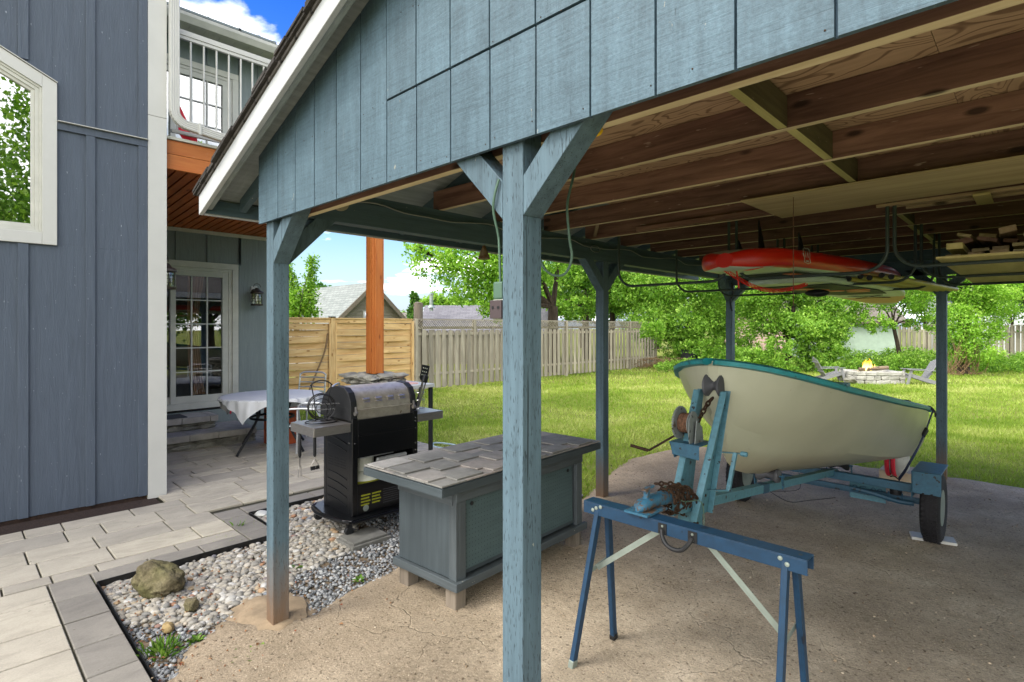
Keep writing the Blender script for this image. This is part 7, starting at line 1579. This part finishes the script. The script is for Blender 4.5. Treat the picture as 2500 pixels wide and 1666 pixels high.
tree('tree', 'thin light leaved tree in front of the stucco garage with a forked bare trunk', 2200, 21.5, [pb(2110, 720, 21.5, 50, 42, 1900), pb(2160, 680, 21.5, 55, 45, 2300), pb(2220, 730, 21.5, 45, 45, 1300), pb(2090, 775, 21.5, 35, 25, 800), pb(2150, 790, 21, 28, 22, 500), pb(2250, 790, 21.5, 40, 16, 500), pb(2250, 660, 22, 55, 40, 1400)], 'leaflight', .11, 6, tr=.07, fork=.62, lean=-.25)
tree('tree', 'ivy wrapped tree right of the back post with tangled stems', 2352, 19.5, [pb(2345, 800, 19.3, 42, 75, 3600), pb(2360, 700, 19.5, 60, 45, 3600), pb(2420, 730, 19.5, 60, 40, 2400), pb(2330, 660, 19.5, 55, 40, 2600), pb(2400, 800, 19.5, 40, 55, 1700), pb(2440, 660, 20, 60, 50, 2600), pb(2370, 860, 19.2, 55, 28, 1400)], 'leaflight', .10, 7, tr=.16, fork=.5)
tree('tree', 'darker green tree at the far right edge beyond the ivy wrapped one', 2530, 24, [pb(2490, 680, 24, 50, 40, 2200), pb(2530, 640, 24, 80, 60, 3200), pb(2560, 740, 24, 60, 60, 1800)], 'leafdark', .14, 8, tr=.16)
tree('shrub', 'low round shrub at the foot of the slender trunk behind the boat gunwale', 1840, 20.5, [pb(1835, 868, 20.5, 38, 20, 1500), pb(1790, 862, 21, 30, 18, 900)], 'leafmid', .09, 9, tr=.03, kind='shrub', limbs=False)
tree('young_tree', 'young tree with two upright leafy plumes behind the pine fence', 725, 14, [pb(715, 755, 14, 34, 34, 1300), pb(752, 755, 14, 22, 34, 600), pb(735, 720, 14, 36, 26, 700)] + [pb(716 - i * 3, 700 - i * 10, 14, 6, 7, 60) for i in range(7)] + [pb(757 + i * .7, 705 - i * 9, 14, 5.5, 7, 60) for i in range(9)], 'leaflight', .085, 10, tr=.03, cl_sigma=.5, per=12)
for i, (px_, d, bl_, m_) in enumerate(((1095, 48, [pb(1040, 742, 48, 22, 16, 500), pb(1065, 735, 48, 22, 22, 700), pb(1110, 745, 48, 26, 20, 700)], 'leafmid'), (1150, 52, [pb(1140, 750, 52, 22, 16, 500), pb(1170, 752, 52, 24, 18, 500)], 'leaflight'), (950, 60, [pb(940, 762, 60, 24, 14, 400), pb(975, 768, 60, 16, 10, 250)], 'leafmid'), (785, 45, [pb(780, 712, 45, 26, 18, 500), pb(800, 730, 45, 20, 16, 300)], 'leafdark'))):
    tree('tree', ('distant tree right of the steel flue on the skyline', 'pale distant tree farther right on the skyline behind the overhanging twigs', 'distant low tree on the skyline right of the orange post', 'distant dark tree behind the pale grey garage roof')[i], px_, d, bl_, m_, .3, 20 + i, tr=.14)
tree('arborvitae', 'narrow dark green column conifer behind the sawn off timber post', 1012, 32, [pb(1012, 728 + 18 * i, 32, 8 + 3 * i, 12, 700) for i in range(4)], 'leafcon', .16, 30, tr=.1, kind='conifer', limbs=False, droop=-1.0)
for i, (px_, d, py_, rr4) in enumerate(((1270, 40, 700, 90), (1420, 44, 690, 100), (1600, 42, 680, 100), (1780, 40, 690, 95), (1950, 44, 680, 95), (2110, 46, 690, 80), (2300, 44, 670, 90), (2450, 42, 660, 95))):
    tree('tree', 'distant broad tree, number %s from the left in the row far behind the yard' % ('one', 'two', 'three', 'four', 'five', 'six', 'seven', 'eight')[i], px_, d, [pb(px_ - 35, py_ + 20, d, rr4 * .55, rr4 * .5, 900), pb(px_ + 35, py_, d, rr4 * .6, rr4 * .55, 1100), pb(px_, py_ + 60, d, rr4 * .7, rr4 * .4, 1000), pb(px_ - 10, py_ - 40, d, rr4 * .5, rr4 * .4, 700)], ('leafmid', 'leaflight', 'leafdark')[i % 3], .32, 40 + i, tr=.25, group='distant trees far behind the yard', limbs=False)
for i, (px_, d, bl2) in enumerate(((1765, 28, [pb(1740, 760, 28, 60, 60, 2600), pb(1800, 720, 28, 60, 50, 2600), pb(1790, 820, 27.5, 60, 40, 2200)]), (2060, 30, [pb(2040, 700, 30, 60, 50, 2400), pb(2080, 660, 30, 60, 40, 2000), pb(2010, 790, 27, 26, 46, 1100)]), (2260, 30, [pb(2245, 720, 30, 40, 45, 1600), pb(2270, 680, 30, 60, 40, 2000), pb(2290, 770, 29, 30, 26, 700)]), (1480, 30, [pb(1470, 760, 30, 60, 26, 1500), pb(1530, 740, 30, 50, 50, 1900), pb(1340, 740, 31, 60, 34, 1500)]), (2470, 28, [pb(2450, 740, 28, 45, 50, 1500), pb(2500, 700, 28, 60, 50, 1800)]))):
    tree('tree', ('leafy tree hiding the brick house between the two rear posts', 'leafy tree over the left end of the stucco garage roof', 'leafy tree just left of the back post in front of the white house', 'leafy tree filling the gap above the middle of the old fence', 'leafy tree standing behind the fence at the far right')[i], px_, d, bl2, ('leafmid', 'leaflight')[i % 2], .14, 80 + i, tr=.09, fork=.5)
# trees on the far side of the drive, seen only in the window glass
for i, (x, y, h_) in enumerate(((8.5, 3.0, 9), (11, -2.5, 11), (9.5, 8.5, 9))):
    tree('tree', ('large tree mirrored in the house window', 'second large tree mirrored in the house window', 'third tree on the open side of the carport')[i], 0, 0, [(x, y, h_ * .62, 2.8, 2.6, 6000), (x - 1, y + 1.6, h_ * .42, 2.2, 2.2, 4200), (x + .5, y - 1.8, h_ * .40, 2.2, 2.2, 4200), (x, y, h_ * .9, 1.8, 1.6, 1800)], 'leafmid', .20, 60 + i, tr=.22, abs_base=(x, y, 0))
# undergrowth along the back of the lawn
bl_ = []; r_ = random.Random(77)
for k in range(330):
    px_ = r_.uniform(1610, 2600); d = r_.uniform(20.0, 24.5); hgt = .35 + .5 * (mnoise.noise(Vector((px_ * .012, d * .3, 0))) + .5) + (.25 if 2080 < px_ < 2330 else 0); p = at(px_, 798, d); bl_.append((p.x, p.y, hgt * .35, r_.uniform(.25, .5), max(.15, hgt * .6), 120))
V, F, Rn = leaves(bl_, .085, 5, per=15); tag(fast_mesh('undergrowth', V, F, Rn, 'leafmid'), kind='stuff')
bl_ = [pb(1570 + 14 * (k % 4), 790 + 10 * (k // 4), 20.3, 12, 10, 60) for k in range(16)]; V, F, Rn = leaves(bl_, .09, 6, per=12); o = fast_mesh('climbing_ivy', V, F, Rn, 'leaflight'); tag(o, 'green creeper spilling over the far end of the old fence', 'creeper')
b = MB(); r_ = random.Random(3); c0 = at(1590, 798, 22.5)
for k in range(170):
    a = r_.uniform(0, 6.28); p = V3(c0.x + r_.gauss(0, .75), c0.y + r_.gauss(0, .6), r_.uniform(-.03, .35)); l = r_.uniform(.3, .9); q = p + V3(math.cos(a) * l, math.sin(a) * l, r_.uniform(-.15, .15)); b.tube([p, (p + q) / 2 + V3(0, 0, r_.uniform(0, .1)), q], [.012, .010, .004], 4)
tag(b.build('brush_pile', 'twig'), 'heap of dry brown branches at the far end of the old fence', 'brush pile')
b = MB(); r_ = random.Random(4)
for k in range(60):
    p = at(r_.uniform(2310, 2390), 798, 19.0); z = r_.uniform(0, 1.0); a = r_.uniform(0, 6.28); q = V3(p.x + math.cos(a) * .4, p.y + math.sin(a) * .3, z + r_.uniform(.1, .7)); b.tube([V3(p.x, p.y, max(0, z - .3)), V3((p.x + q.x) / 2, (p.y + q.y) / 2, z), q], [.014, .010, .004], 4)
tag(b.build('bramble_stems', 'twig'), 'tangle of bare brown stems at the foot of the ivy wrapped tree', 'bramble')
for lab, px_, d, s_ in (('black compost bin in the shrubs right of the brush pile', 1682, 22.6, .33), ('black bin half hidden in the bushes right of the left rear post', 1812, 23.0, .3)):
    p = at(px_, 798, d); b = MB(); b.lathe([(s_ * 1.1, 0), (s_, .6), (s_ * .9, .72), (s_ * .5, .80), (.02, .81)], (p.x, p.y, -.05), 14); tag(b.build('compost_bin', 'bin'), lab, 'bin')
# overhead wires beyond the fence
b = MB(); p0 = at(690, 742, 34); p1 = at(1260, 738, 40)
for dz in (0,): b.tube([p0 + (p1 - p0) * (i / 12) + V3(0, 0, -.5 * math.sin(math.pi * i / 12) + dz) for i in range(13)], .02, 4)
tag(b.build('overhead_wire', 'wire'), 'pale overhead service wire crossing the sky behind the fences', 'wire')


for nm_, k_ in (('siding', .56), ('siding2', .68), ('white', .60), ('whiteold', .66), ('barge', .58), ('gable', .56), ('post', .72), ('beam', .95), ('lawn', .76), ('grassblade', .76), ('leafmid', 1.0), ('leaflight', .92), ('leafdark', 1.0), ('leafcon', .75), ('weed', .6),
    ('paver', .72), ('paverdark', .66), ('pebble', .68), ('gravel', .72), ('fencenew', .82), ('fenceold', 1.0), ('fencefar', .72), ('cedar', .7), ('cedarsoffit', 1.0), ('roofshingle', .62), ('roofbrown', .7), ('roofmid', .7), ('greysiding', .75), ('stucco', .7), ('bluehouse', .66), ('limestone', .7), ('chairgrey', .75),
    ('hull', .90), ('steel', .8), ('steelwarm', .8), ('cloth', .68), ('capstone', .8), ('stone', .85), ('boulder', .72), ('teal', .85), ('trailer', .75), ('trailerlt', .75), ('sawblue', .72), ('mint', .75), ('red', .85), ('slatetop', .85), ('bench', .66), ('benchedge', .72), ('peg', .72), ('pad', .7), ('plasticwhite', .8)): albedo(nm_, k_)
